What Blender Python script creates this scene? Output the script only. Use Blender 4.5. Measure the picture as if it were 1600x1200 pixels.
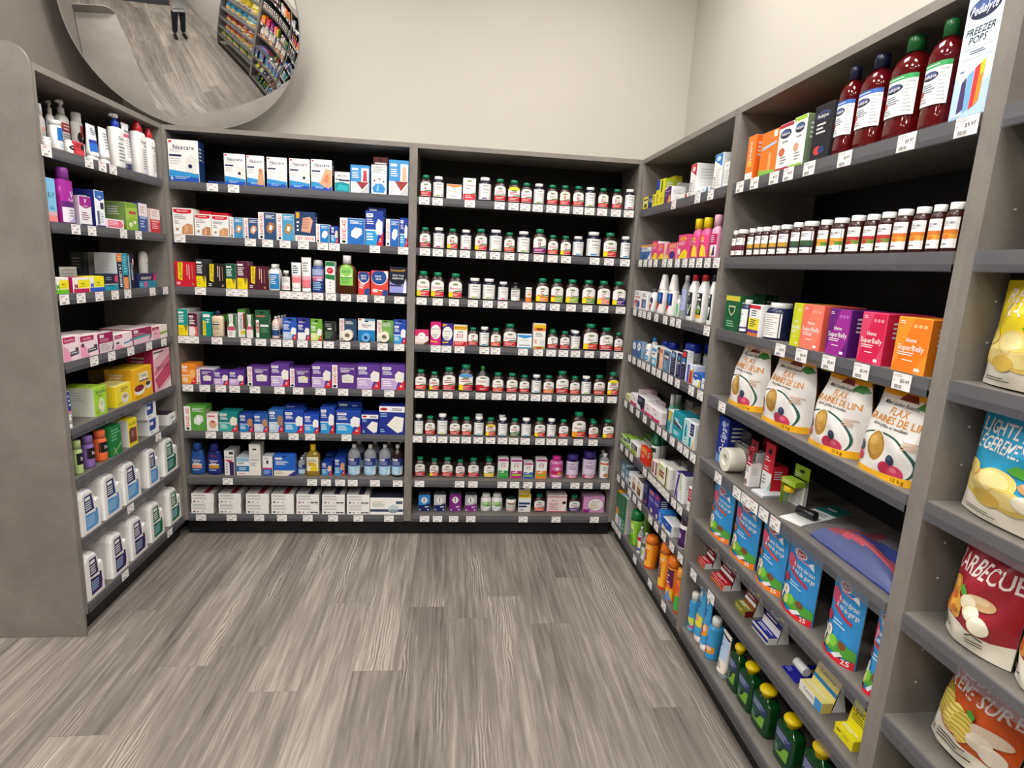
import bpy, math, random
from mathutils import Matrix, Vector
for o in list(bpy.data.objects): bpy.data.objects.remove(o, do_unlink=True)
SC = bpy.context.scene
COL = SC.collection
D = bpy.data

# ---------------------------------------------------------------- camera, world, lights, exposure
cam_d = D.cameras.new('camera'); cam = D.objects.new('camera', cam_d); COL.objects.link(cam)
cam_d.sensor_width = 36.0; cam_d.lens = 914.37 / 1600 * 36; cam_d.clip_start = 0.02; cam_d.clip_end = 60
_p, _y, _r = 0.1963, 0.1101, 0.0524                      # pitch down, yaw to the right, roll
_f = Vector((math.sin(_y)*math.cos(_p), math.cos(_y)*math.cos(_p), -math.sin(_p)))
_a = _f.cross(Vector((0, 0, 1))).normalized(); _u = _a.cross(_f)
_rt = math.cos(_r)*_a + math.sin(_r)*_u; _up = -math.sin(_r)*_a + math.cos(_r)*_u
CAMLOC = Vector((1.3926, -3.1178, 1.5193))
cam.matrix_world = Matrix(((_rt.x, _up.x, -_f.x, CAMLOC.x), (_rt.y, _up.y, -_f.y, CAMLOC.y), (_rt.z, _up.z, -_f.z, CAMLOC.z), (0, 0, 0, 1)))
SC.camera = cam
W = D.worlds.new('room_air'); SC.world = W; W.use_nodes = True
W.node_tree.nodes['Background'].inputs[0].default_value = (1, .98, .95, 1)
W.node_tree.nodes['Background'].inputs[1].default_value = 0.35
SC.view_settings.view_transform = 'Standard'; SC.view_settings.look = 'None'
SC.view_settings.exposure = 0.27; SC.view_settings.gamma = 1.0; SC.view_settings.use_curve_mapping = False
CEIL = 3.3
LIGHTS = [(0.55, -0.75), (1.95, -0.75), (0.55, -2.35), (1.95, -2.35), (0.55, -4.2), (1.95, -4.2), (-1.6, -2.35), (-1.6, -4.2)]
LIGHT_W = [12, 12, 30, 30, 28, 28, 22, 22]

# ---------------------------------------------------------------- materials
PAL = dict(w='f3f1ee', k='141416', g='8d8d90', lg='c9c9ca', dg='3b3b3e', n='1a2454', b='1d50b4', sb='2f93cf', lb='a6cfe9', t='0d8f8c', gr='1f8f3c',
           dgr='0c4a30', lgr='a3cc3e', y='f6dc12', gd='dba51a', o='f27d1c', r='d71f2d', m='711233', p='58307f', mg='b31d7c', pk='f1a3c4', lp='f7dde3',
           be='e9d2b2', br='46220f', pe='f0a578', v='8f93da', cr='f3ecd8', dn='10142c', am='2b130b', cg='0d7a55', lv='b79ad6', sl='6f8296')
def lin(h):
    h = PAL.get(h, h); r = []
    for i in (0, 2, 4):
        c = int(h[i:i+2], 16) / 255
        r.append(c/12.92 if c <= .04045 else ((c+.055)/1.055)**2.4)
    return (r[0], r[1], r[2], 1.0)
def new_mat(name):
    m = D.materials.new(name); m.use_nodes = True
    nt = m.node_tree; b = nt.nodes['Principled BSDF']
    return m, nt, b
def attr_mat(name, rough, spec, trans=0.0, bump=0.0):
    m, nt, b = new_mat(name)
    a = nt.nodes.new('ShaderNodeAttribute'); a.attribute_name = 'Col'
    nt.links.new(a.outputs['Color'], b.inputs['Base Color'])
    n = nt.nodes.new('ShaderNodeTexNoise'); n.inputs['Scale'].default_value = 40
    mr = nt.nodes.new('ShaderNodeMapRange'); mr.inputs[3].default_value = rough*.85; mr.inputs[4].default_value = rough*1.15
    nt.links.new(n.outputs['Fac'], mr.inputs[0]); nt.links.new(mr.outputs[0], b.inputs['Roughness'])
    b.inputs['Specular IOR Level'].default_value = spec
    b.inputs['Transmission Weight'].default_value = trans
    return m
CARD = attr_mat('printed_card', .5, .35)
PLAST = attr_mat('moulded_plastic', .28, .5)
FOIL = attr_mat('printed_film', .33, .5)
LIQ = attr_mat('tinted_clear_plastic', .08, .6, .55)
def clear_mat(name, fac, col, rough, tint=(1, 1, 1, 1)):
    m, nt, b = new_mat(name)
    b.inputs['Base Color'].default_value = col; b.inputs['Roughness'].default_value = rough
    t = nt.nodes.new('ShaderNodeBsdfTransparent'); t.inputs[0].default_value = tint
    mx = nt.nodes.new('ShaderNodeMixShader'); mx.inputs[0].default_value = fac
    nt.links.new(t.outputs[0], mx.inputs[1]); nt.links.new(b.outputs[0], mx.inputs[2])
    nt.links.new(mx.outputs[0], nt.nodes['Material Output'].inputs[0])
    return m
CLEAR = clear_mat('clear_plastic', .15, (.42, .43, .48, 1), .12)
RAIL = clear_mat('clear_price_strip', .16, (.34, .34, .37, 1), .2, (.86, .86, .88, 1))
CLEARB = clear_mat('clear_bottle_plastic', .42, (.62, .65, .68, 1), .08, (.9, .93, .95, 1))
def laminate(name, c1, c2, scale, rough=.55, bump=.02):
    m, nt, b = new_mat(name)
    tc = nt.nodes.new('ShaderNodeTexCoord')
    n1 = nt.nodes.new('ShaderNodeTexNoise'); n1.inputs['Scale'].default_value = scale; n1.inputs['Detail'].default_value = 8; n1.inputs['Roughness'].default_value = .65
    n2 = nt.nodes.new('ShaderNodeTexNoise'); n2.inputs['Scale'].default_value = scale*22; n2.inputs['Detail'].default_value = 3
    ad = nt.nodes.new('ShaderNodeMix'); ad.inputs[0].default_value = .16
    nt.links.new(tc.outputs['Object'], n1.inputs['Vector']); nt.links.new(tc.outputs['Object'], n2.inputs['Vector'])
    nt.links.new(n1.outputs['Fac'], ad.inputs[2]); nt.links.new(n2.outputs['Fac'], ad.inputs[3])
    r = nt.nodes.new('ShaderNodeValToRGB'); r.color_ramp.elements[0].position = .32; r.color_ramp.elements[1].position = .7
    r.color_ramp.elements[0].color = lin(c1); r.color_ramp.elements[1].color = lin(c2)
    nt.links.new(ad.outputs[0], r.inputs[0]); nt.links.new(r.outputs[0], b.inputs['Base Color'])
    b.inputs['Roughness'].default_value = rough; b.inputs['Specular IOR Level'].default_value = .35
    return m
LAM = laminate('grey_stone_laminate', '746e68', '8d8780', 4.0)
LAMD = laminate('dark_grey_laminate', '5f5b57', '757069', 5.0)
BLACK = laminate('black_laminate', '0f0f10', '18181a', 6.0, .6)
KICK = laminate('black_kick_laminate', '0c0c0d', '151516', 6.0, .45)
CLAD = laminate('wall_cladding_laminate', '6d6661', '7d766f', 2.2)

# ---------------------------------------------------------------- mesh builder
MATS = [CARD, PLAST, FOIL, LIQ, CLEARB, CLEAR]
class MB:
    def __init__(s): s.v = []; s.f = []; s.c = []; s.m = []; s.s = []
    def face(s, pts, c, m=0, sm=False):
        i = len(s.v); s.v.extend(pts); s.f.append(tuple(range(i, i+len(pts)))); s.c.append(c); s.m.append(m); s.s.append(sm)
    def add(s, verts, faces, c, m=0, sm=False):
        i = len(s.v); s.v.extend(verts)
        for f in faces:
            s.f.append(tuple(i+k for k in f)); s.c.append(c); s.m.append(m); s.s.append(sm)
    def box(s, x0, x1, y0, y1, z0, z1, c, m=0, side=None, top=None):
        side = side or c; top = top or side
        p = lambda x, y, z: (x, y, z)
        s.face([p(x0,y0,z0), p(x1,y0,z0), p(x1,y0,z1), p(x0,y0,z1)], c, m)
        s.face([p(x1,y1,z0), p(x0,y1,z0), p(x0,y1,z1), p(x1,y1,z1)], c, m)
        s.face([p(x0,y1,z0), p(x0,y0,z0), p(x0,y0,z1), p(x0,y1,z1)], side, m)
        s.face([p(x1,y0,z0), p(x1,y1,z0), p(x1,y1,z1), p(x1,y0,z1)], side, m)
        s.face([p(x0,y0,z1), p(x1,y0,z1), p(x1,y1,z1), p(x0,y1,z1)], top, m)
        s.face([p(x0,y1,z0), p(x1,y1,z0), p(x1,y0,z0), p(x0,y0,z0)], c, m)
    def prism(s, x0, x1, y0, y1, z0, z1, c, m=0, side=None, top=None, b=.0012):
        """carton with its four upright edges and its lid edges slightly broken"""
        side = side or c; top = top or side
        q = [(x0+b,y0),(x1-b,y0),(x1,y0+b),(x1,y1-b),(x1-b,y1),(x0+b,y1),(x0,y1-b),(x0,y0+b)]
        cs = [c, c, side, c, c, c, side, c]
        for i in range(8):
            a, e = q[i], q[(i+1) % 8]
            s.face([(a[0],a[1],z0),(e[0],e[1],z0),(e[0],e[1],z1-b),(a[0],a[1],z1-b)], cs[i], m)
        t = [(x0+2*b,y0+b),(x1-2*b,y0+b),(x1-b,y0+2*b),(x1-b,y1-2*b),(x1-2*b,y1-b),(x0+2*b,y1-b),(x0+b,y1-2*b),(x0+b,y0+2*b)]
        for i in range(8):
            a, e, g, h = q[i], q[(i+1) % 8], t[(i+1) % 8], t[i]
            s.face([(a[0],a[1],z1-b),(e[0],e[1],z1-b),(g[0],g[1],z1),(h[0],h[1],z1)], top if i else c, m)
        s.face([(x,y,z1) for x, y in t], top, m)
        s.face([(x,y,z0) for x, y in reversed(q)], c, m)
    def loft(s, rings, c, m=1, sm=True, capb=True, capt=True):
        n = len(rings[0]); i0 = len(s.v)
        for r in rings: s.v.extend(r)
        for k in range(len(rings)-1):
            for j in range(n):
                a = i0+k*n+j; b = i0+k*n+(j+1) % n
                s.f.append((a, b, b+n, a+n)); s.c.append(c); s.m.append(m); s.s.append(sm)
        if capb: s.f.append(tuple(i0+j for j in reversed(range(n)))); s.c.append(c); s.m.append(m); s.s.append(False)
        if capt: s.f.append(tuple(i0+(len(rings)-1)*n+j for j in range(n))); s.c.append(c); s.m.append(m); s.s.append(False)
    def lathe(s, prof, c, m=1, seg=22, sx=1, sy=1, n=2, cx=0, cy=0, knurl=0, sm=True):
        R = []
        for r, z in prof:
            ring = []
            for j in range(seg):
                t = 2*math.pi*j/seg; k = 1-(knurl if j % 2 else 0)
                a, b = math.sin(t), -math.cos(t)
                if n != 2: a = math.copysign(abs(a)**(2/n), a); b = math.copysign(abs(b)**(2/n), b)
                ring.append((cx+a*r*sx*k, cy+b*r*sy*k, z))
            R.append(ring)
        s.loft(R, c, m, sm)
    def tube(s, pts, r, c, m=1, seg=8):
        R = []; P = [Vector(p) for p in pts]
        for i, p in enumerate(P):
            t = (P[min(i+1, len(P)-1)]-P[max(i-1, 0)]).normalized()
            a = t.cross(Vector((0, 0, 1)))
            if a.length < .05: a = t.cross(Vector((0, 1, 0)))
            a.normalize(); b = t.cross(a)
            R.append([tuple(p+r*(math.cos(2*math.pi*j/seg)*a-math.sin(2*math.pi*j/seg)*b)) for j in range(seg)])
        s.loft(R, c, m)
    def build(s, name, parent=None, mats=None, loc=None):
        me = D.meshes.new(name); me.from_pydata(s.v, [], s.f)
        used = sorted(set(s.m)); pool = mats or MATS
        for k in used: me.materials.append(mats[0] if mats else pool[k])
        ix = {k: i for i, k in enumerate(used)}
        me.polygons.foreach_set('material_index', [ix[k] for k in s.m])
        me.polygons.foreach_set('use_smooth', s.s)
        at = me.attributes.new('Col', 'FLOAT_COLOR', 'CORNER'); L = []; cache = {}
        for f, c in zip(s.f, s.c):
            if c not in cache: cache[c] = lin(c)
            L.extend(cache[c]*len(f))
        at.data.foreach_set('color', L); me.update()
        o = D.objects.new(name, me); COL.objects.link(o)
        if parent: o.parent = parent
        if loc: o.location = loc
        return o
def empty(name, loc=(0, 0, 0), rz=0.0):
    o = D.objects.new(name, None); COL.objects.link(o); o.location = loc; o.rotation_euler = (0, 0, rz); o.empty_display_size = .05
    return o
def tag(o, label, cat, group=None):
    o['label'] = label; o['category'] = cat
    if group: o['group'] = group
    return o
def struct(o): o['kind'] = 'structure'; return o

# ---------------------------------------------------------------- lettering (outlines of the built-in font)
CHARS = "ABCDEFGHIJKLMNOPQRSTUVWXYZabcdefghijklmnopqrstuvwxyz0123456789-&.$'+/%éèÈÉ"
GL = {}
def load_glyphs():
    tmp = []
    for ch in CHARS:
        cu = D.curves.new('g', 'FONT'); cu.body = ch; cu.size = 1; cu.resolution_u = 2; cu.offset = .012
        o = D.objects.new('g', cu); COL.objects.link(o); tmp.append((ch, o, cu))
    dg = bpy.context.evaluated_depsgraph_get(); dg.update()
    cap = 1
    for ch, o, cu in tmp:
        ev = o.evaluated_get(dg); me = ev.to_mesh()
        vs = [(v.co.x, v.co.y) for v in me.vertices]; fs = [tuple(p.vertices) for p in me.polygons]
        if ch == 'H': cap = max(y for x, y in vs)
        x0 = min(x for x, y in vs); x1 = max(x for x, y in vs)
        GL[ch] = ([(x-x0, y) for x, y in vs], fs, x1-x0+.085); ev.to_mesh_clear()
    for ch in GL: v, f, a = GL[ch]; GL[ch] = ([(x/cap, y/cap) for x, y in v], f, a/cap)
    for ch, o, cu in tmp: D.objects.remove(o); D.curves.remove(cu)
load_glyphs()

class Face:
    """a printable surface: fn(u, v, lift) gives the point; prints are laid on it one thin layer above the other"""
    def __init__(s, mb, fn, w, h, nx=1, m=0): s.mb = mb; s.fn = fn; s.w = w; s.h = h; s.nx = nx; s.m = m; s.k = .0003; s.inc = .00004 if nx < 20 else .0002
    def slab(s, xs, lo, hi, c):
        s.k += s.inc; cl = lambda q: min(1, max(0, q)); xs, lo, hi = [list(map(cl, q)) for q in (xs, lo, hi)]
        for i in range(len(xs)-1):
            a, b = xs[i], xs[i+1]
            if b-a < 1e-7 or hi[i]-lo[i]+hi[i+1]-lo[i+1] < 1e-7: continue
            q = [s.fn(a, lo[i], s.k), s.fn(b, lo[i+1], s.k), s.fn(b, hi[i+1], s.k), s.fn(a, hi[i], s.k)]
            s.mb.face(q, c, s.m, s.nx > 1)
    def R(s, x0, y0, x1, y1, c):
        if x1-x0 < 1e-6 or y1-y0 < 1e-6: return
        n = max(1, math.ceil((x1-x0)*s.nx)); xs = [x0+(x1-x0)*i/n for i in range(n+1)]
        ny = 1 if s.nx <= 14 else max(1, math.ceil((y1-y0)*s.nx))
        for j in range(ny):
            a = y0+(y1-y0)*j/ny; b = y0+(y1-y0)*(j+1)/ny; kk = s.k
            s.slab(xs, [a]*(n+1), [b]*(n+1), c)
            if j < ny-1: s.k = kk
    def E(s, cx, cy, rx, ry, c):
        n = max(12, math.ceil(2*rx*s.nx)) if s.nx > 14 else 12
        xs = [cx-rx*math.cos(math.pi*i/n) for i in range(n+1)]; d = [ry*math.sin(math.pi*i/n) for i in range(n+1)]
        m = max(2, math.ceil(2*ry*s.nx)) if s.nx > 14 else 1; k0 = s.k
        for j in range(m): s.k = k0; s.slab(xs, [cy-e+2*e*j/m for e in d], [cy-e+2*e*(j+1)/m for e in d], c)
    def P(s, pts, c):
        xs = sorted(set(p[0] for p in pts)); ex = []
        for i in range(len(xs)-1):
            n = max(1, math.ceil((xs[i+1]-xs[i])*s.nx)); ex += [xs[i]+(xs[i+1]-xs[i])*k/n for k in range(n)]
        ex.append(xs[-1]); lo = []; hi = []
        for x in ex:
            ys = []
            for i in range(len(pts)):
                (ax, ay), (bx, by) = pts[i], pts[(i+1) % len(pts)]
                if abs(ax-bx) < 1e-9:
                    if abs(x-ax) < 1e-9: ys += [ay, by]
                elif min(ax, bx)-1e-9 <= x <= max(ax, bx)+1e-9: ys.append(ay+(by-ay)*(x-ax)/(bx-ax))
            lo.append(min(ys)); hi.append(max(ys))
        if s.nx > 14:
            m = max(2, math.ceil((max(hi)-min(lo))*s.nx)); k0 = s.k
            for j in range(m):
                s.k = k0; s.slab(ex, [a+(b-a)*j/m for a, b in zip(lo, hi)], [a+(b-a)*(j+1)/m for a, b in zip(lo, hi)], c)
        else: s.slab(ex, lo, hi, c)
    def T(s, cx, cy, h, c, text, w=None, rot=0, shear=0):
        """h: cap height over the face's height (over its width when turned), w: most it may take along the line"""
        s.k += s.inc
        along, across = (s.w, s.h) if rot in (0, 180) else (s.h, s.w)
        hm = h*across; tw = sum(GL[ch][2] if ch in GL else .45 for ch in text)
        sx = hm
        if w and tw*hm > w*along: sx = w*along/tw
        x = -tw*sx/2
        for ch in text:
            if ch not in GL: x += .45*sx; continue
            v, f, a = GL[ch]; pts = []
            for px, py in v:
                lx = x+px*sx+shear*(py-.5)*hm; ly = (py-.5)*hm
                if rot == 90: lx, ly = -ly, lx
                elif rot == 180: lx, ly = -lx, -ly
                elif rot == -90: lx, ly = ly, -lx
                elif rot: 
                    ca, sa = math.cos(math.radians(rot)), math.sin(math.radians(rot)); lx, ly = lx*ca-ly*sa, lx*sa+ly*ca
                pts.append(s.fn(cx+lx/s.w, cy+ly/s.h, s.k))
            s.mb.add(pts, f, c, s.m); x += a*sx
    def L(s, x0, y0, x1, y1, n, c):
        rnd = random.Random(int((x0*7+y0*13+x1*3+n)*1000)); d = (y1-y0)/n; k0 = s.k
        for i in range(n):
            e = x0+(x1-x0)*rnd.uniform(.6, 1); s.k = k0
            s.R(x0, y1-d*(i+.62), e, y1-d*(i+.18), c)
    def bar(s, x0, y0, x1, y1):
        s.R(x0, y0, x1, y1, 'w'); x = x0+.08*(x1-x0); rnd = random.Random(5); k0 = s.k
        while x < x1-.1*(x1-x0):
            b = (x1-x0)*rnd.choice((.02, .035, .05)); s.k = k0; s.R(x, y0+.1*(y1-y0), x+b, y1-.08*(y1-y0), 'k'); x += b+(x1-x0)*rnd.choice((.025, .04))
    def draw(s, ds):
        for t in ds.split(';'):
            t = t.strip()
            if not t: continue
            op, a = t[0], t[1:].split(',')
            if op == '@': a = t[1:].split('|'); s.draw(TPL[a[0]](*a[1:])); continue
            if op == 'R': s.R(*map(float, a[:4]), a[4])
            elif op == 'E': s.E(*map(float, a[:4]), a[4])
            elif op == 'P': q = list(map(float, a[1:])); s.P(list(zip(q[0::2], q[1::2])), a[0])
            elif op in 'TVUS':
                s.T(float(a[0]), float(a[1]), float(a[2]), a[3], a[4], float(a[5]) if len(a) > 5 else .92, {'T': 0, 'V': 90, 'U': 180, 'S': 0}[op], .25 if op == 'S' else 0)
            elif op == 'L': s.L(*map(float, a[:4]), int(a[4]), a[5])
            elif op == 'B': s.bar(*map(float, a[:4]))

# ---------------------------------------------------------------- printed designs
TPL = {}
def tpl(f): TPL[f.__name__] = f; return f
@tpl
def nex(pic='pad', big=''):
    s = "R.03,.93,.13,.98,r;T.53,.83,.105,n,Nexcare,.72;L.05,.7,.55,.78,2,lg;R.03,.6,.44,.65,n;L.05,.4,.42,.57,3,lg;Psb,0,0,1,0,1,.2,.5,.24,0,.28;Pb,0,0,1,0,1,.1,.5,.14,0,.1;L.2,.05,.75,.13,2,lb;"
    return s + {'pad': "Pe4e2dc,.55,.25,.88,.2,.98,.55,.8,.66,.6,.58;E.72,.38,.07,.05,n;", 'foot': "Pd9a06e,.6,.05,.98,.05,.95,.42,.8,.5,.66,.4;E.8,.5,.13,.1,c98a5c;",
                'tan': "Pf0a884,.4,.22,.85,.06,1,.2,.98,.68,.7,.72;Pe2855c,.58,.3,.82,.22,.88,.5,.72,.55;", 'flat': "Pe8e6e2,.5,.28,.95,.28,.95,.6,.6,.66;", 'sea': "P0f8f9c,0,0,1,0,1,.42,.5,.5,0,.45;P2fb3c0,.1,.1,.9,.05,.9,.3,.3,.38;R.3,.55,1,.63,n;"}[pic] + ("T.1,.08,.09,w,6;" if big else "")
@tpl
def ba(main='203a66', pic='be', up='', acc='w'):
    if up: return f"R0,0,1,.2,w;U.5,.1,.11,r,BAND-AID,.85;R0,.2,1,1,{main};R.05,.78,.22,.98,gd;Pd8a58a,.3,.34,.75,.3,.9,.72,.75,.85,.4,.8;L.35,.42,.75,.78,4,b77c62;L.08,.3,.2,.7,3,w"
    return f"R0,0,1,1,{main};R0,0,.3,1,w;V.155,.56,.17,r,BAND-AID,.78;E.15,.08,.08,.05,k;L.4,.78,.92,.93,3,{acc};P{pic},.45,.3,.68,.22,.9,.42,.88,.62,.62,.66,.46,.5;Pw,.57,.38,.72,.34,.8,.5,.64,.56"
@tpl
def bag(main='5a3285', pic='e6e4dc'):
    return f"R0,0,1,1,{main};R0,0,.22,1,w;V.115,.58,.13,r,BAND-AID,.75;E.11,.08,.07,.06,k;T.62,.86,.07,w,CUSHION-CARE,.6;L.35,.68,.8,.8,2,w;P{pic},.42,.25,.88,.25,.9,.55,.66,.62,.4,.56;L.45,.3,.85,.5,2,cfcabb"
@tpl
def life(c1='1b3f9c', c2='1f97d4', pic='w', pale=''):
    s = f"R0,0,1,1,{c1};R.05,.82,.42,.93,w;L.09,.85,.36,.9,1,{c1};L.07,.6,.52,.78,3,w;Pw,0,.46,.55,.46,.72,.3,.55,.1,0,.1;P{c2},0,0,.62,0,.7,.28,.55,.42,0,.42;L.07,.12,.48,.36,3,w;P{pic},.6,.34,.95,.3,.97,.7,.72,.78,.58,.62;Pr,.62,0,1,0,1,.42;L.8,.08,.95,.2,2,w"
    return s
@tpl
def lifeb(pic='w'):
    return f"R0,0,1,1,3f93d2;R.07,.82,.4,.9,w;L.08,.52,.5,.76,4,w;R.58,.4,.98,.9,w;P{pic},.66,.42,.9,.42,.86,.82,.7,.82;R0,0,1,.4,w;P9c3438,.3,.4,1,.4,.62,.12;Pc9c9cc,.5,0,1,0,1,.34;L.08,.08,.45,.28,3,lg"
@tpl
def ela(pic='c98f5e'):
    return f"R0,0,1,1,w;Pr,.04,.84,.96,.86,.96,.97,.04,.97;E.5,.86,.45,.06,r;T.5,.905,.06,w,Elastoplast,.82;L.08,.58,.7,.76,3,g;P{pic},.42,.03,.98,.03,.98,.4,.7,.44,.45,.3;Pddab7c,.55,.08,.72,.08,.74,.36,.58,.38;E.2,.2,.08,.06,b08a70;L.08,.38,.4,.54,2,g"
@tpl
def pol(c='r', sd=''):
    return f"R0,0,1,1,{c};Py,.14,.3,.34,.24,.4,.98,.16,.98;V.27,.64,.12,k,POLYSPORIN,.62;R.58,.45,.62,.92,e8b8b0;R.68,.3,.72,.9,e8b8b0;R.84,.3,.87,.88,a8825a;L.06,.05,.3,.18,2,w;E.86,.1,.06,.05,a8825a"
@tpl
def pol2(c='k', c2='y'):
    return f"R0,0,1,1,{c};R.06,.85,.6,.92,w;L.08,.48,.75,.8,5,w;R0,0,1,.4,{c2};P8a7d2e,.6,.4,.98,.4,.8,.14;L.1,.08,.5,.3,3,c9b00c"
@tpl
def jam(txt='', band='r', extra='', top=''):
    s = f"R0,.01,1,.32,{band};R.07,.0,.93,.02,w;Pw,0,.32,1,.32,1,.36,0,.36;L.1,.08,.88,.24,2,f0c8c0;P3f7d3a,.3,.31,.98,.36,.98,.44,.5,.4;E.5,.8,.22,.05,7a8a4a;L.3,.71,.76,.75,1,8a8a78;"
    if top: s += f"E.5,.88,.46,.1,{top};R.04,.78,.96,.86,{top};E.5,.72,.3,.05,7a8a4a;"
    if txt: s += f"T.5,.55,{.24 if len(txt) < 4 else .13},b5182c,{txt},.8;"
    else: s += "L.14,.44,.9,.66,2,c04a58;"
    return s + extra.replace('/', ';')
@tpl
def lif(acc='8fbf4a', hd='2a2f3a'):
    return f"L.28,.8,.78,.9,1,{hd};L.3,.58,.92,.7,2,6a6e78;L.3,.42,.75,.5,1,9a9ea8;L.03,.1,.18,.92,8,b8bcc4;R.26,.03,.68,.12,{acc};Pd8dadd,.7,.05,.98,.05,.98,.32"
@tpl
def wht(c='6a6e78', c2='r', t=''):
    return f"L.15,.6,.9,.9,4,{c};R.1,.5,.9,.55,{c2};L.15,.1,.85,.45,5,{c};" + (f"T.5,.82,.1,n,{t},.8;" if t else '')
@tpl
def fx(c='gr', c2='lgr'):
    return f"R0,0,1,1,w;R0,.88,1,1,{'w' if c=='gr' else 'd6489c'};L.1,.9,.9,.98,1,k;T.5,.77,.07,k,COLD,.7;T.36,.64,.14,k,F;T.64,.64,.14,r,X;R0,0,1,.4,{c};Pw,.36,.42,.64,.42,.5,.32;R.12,.13,.92,.22,{c2};L.15,.26,.85,.34,1,w"
@tpl
def one(c1, c2):
    return f"R0,0,1,1,{c1};P{c2},0,0,1,0,1,.52,.6,.4,0,.38;E.5,.68,.26,.2,w;Pw,.12,.68,.5,.6,.88,.68,.5,.76;T.5,.69,.26,n,1;L.55,.2,.92,.32,2,w;E.14,.1,.08,.05,c8c8d8;E.84,.1,.08,.05,c8c8d8"
@tpl
def pep(big=''):
    return "R0,0,1,1,e0407f;E.5,.84,.36,.09,efa23a;T.5,.84,.07,7a1038,Pepto,.55;L.1,.55,.8,.72,3,f6c4d4;Py,.1,0,1,0,1,.28,.75,.4,.5,.3;T.58,.14,.1,8a3a10,G"
@tpl
def chips(kind='plain'):
    if kind == 'wave':
        s = ''
        for cx, cy, rx, ry, c in ((.14, .5, .13, .1, 'b9a03c'), (.22, .4, .17, .13, 'd8c45e'), (.42, .36, .13, .14, 'e2cc6c'), (.55, .34, .14, .13, 'd6be58')):
            s += f"E{cx},{cy},{rx},{ry},{c};"
            for i in range(6):
                y = cy-ry+.02+i*2*(ry-.02)/5.5; q = rx*.9*math.sqrt(max(0, 1-((y-cy)/ry)**2)); s += f"R{cx-q:.3f},{y:.3f},{cx+q:.3f},{y+.01:.3f},a38a34;"
        return s+"P3f9f2f,.52,.5,.58,.53,.66,.5,.64,.46,.56,.46;E.8,.42,.17,.06,cdb9a2;E.76,.32,.12,.08,d9ccb8;E.86,.27,.11,.08,e2d8c6;L.26,.08,.76,.18,3,4a4a44;T.1,.13,.05,4a4a44,200 g,.2"
    if kind == 'bbq':
        return ("E.1,.42,.12,.09,d98a34;E.22,.5,.15,.08,e2a63c;E.2,.36,.18,.11,dd9238;E.34,.34,.1,.12,e6ac44;E.15,.33,.07,.05,c4622a;E.26,.42,.08,.04,cc6a2c;E.32,.3,.05,.04,d07a30;E.1,.46,.05,.04,f0c864;E.24,.52,.08,.03,eec05a;"
                "P4f9a34,.36,.52,.42,.56,.48,.52,.5,.46,.42,.47;E.64,.46,.17,.06,cba678;E.62,.48,.12,.03,dcc096;E.52,.42,.09,.07,efe4c6;E.58,.35,.1,.075,e4d4ae;E.6,.345,.09,.07,f3ead2;E.7,.27,.12,.085,e2d2ac;E.705,.27,.11,.078,f5eed8;L.04,.1,.3,.16,2,5a5a50;P4a4a44,.56,.15,.66,.185,.76,.15,.74,.14,.66,.17,.58,.14;L.56,.07,.8,.12,2,5a5a50")
    return ("E.2,.3,.19,.13,e4c667;E.18,.31,.15,.1,efd88a;E.38,.36,.16,.12,e9cf78;E.36,.37,.12,.09,f3e09c;E.5,.24,.17,.1,e2c260;E.48,.25,.13,.075,f0da8c;E.3,.2,.14,.07,dcb850;E.12,.42,.1,.07,e8cc70;"
            "P4f9f34,.44,.5,.5,.55,.58,.53,.62,.46,.54,.46,.48,.47;E.76,.4,.22,.06,bf9162;E.72,.42,.16,.035,d3ad82;E.66,.27,.13,.075,e6d6ae;E.665,.275,.12,.068,f4ecd2;E.86,.25,.1,.06,efe6cc;L.1,.04,.42,.08,2,5a5a50;P4a4a44,.66,.08,.76,.115,.86,.08,.84,.07,.76,.1,.68,.07;L.68,.03,.86,.06,1,5a5a50")
@tpl
def flax():
    return ("R0,0,1,1,f2efea;R0,.93,1,1,f2b21c;P7a1f2a,.4,.9,.72,.9,.66,.975,.46,.975;P3f8f3c,.72,.86,.8,.93,.94,.93,1,.86,.9,.83;S.5,.85,.042,3a3a3a,Milled Golden Roasted,.74;"
            "T.55,.765,.08,e8942a,FLAX,.5;T.52,.665,.08,e8942a,GRAINES DE LIN,.86;S.5,.59,.036,4a4a4a,doré grillées et moulues,.75;"
            "E.46,.22,.47,.3,2f5d50;E.455,.21,.45,.288,efece8;E.46,.2,.42,.25,e2dfdb;E.4,.33,.15,.2,e9e5dc;E.4,.34,.125,.175,a97f36;E.4,.36,.1,.13,c2964a;E.37,.4,.05,.06,cfa75c;E.44,.31,.04,.05,b88a3e;"
            "E.17,.29,.06,.065,2b3550;E.16,.31,.03,.025,4a5676;E.66,.24,.065,.06,2b3550;E.65,.26,.03,.022,4a5676;E.05,.19,.07,.055,b02a4a;E.17,.17,.07,.06,c23a58;E.6,.13,.09,.075,b02a4a;E.75,.12,.1,.08,c83c5c;E.73,.145,.05,.03,dc6a84;"
            "Pf2b21c,0,0,1,0,1,.035,.5,.06,0,.07;Pf2b21c,.5,0,1,0,1,.1,.5,.06;T.8,.045,.042,4a3410,1.2 kg,.32;E.12,.035,.05,.022,c98a14;L.78,.4,.98,.5,4,c9a080")
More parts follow.
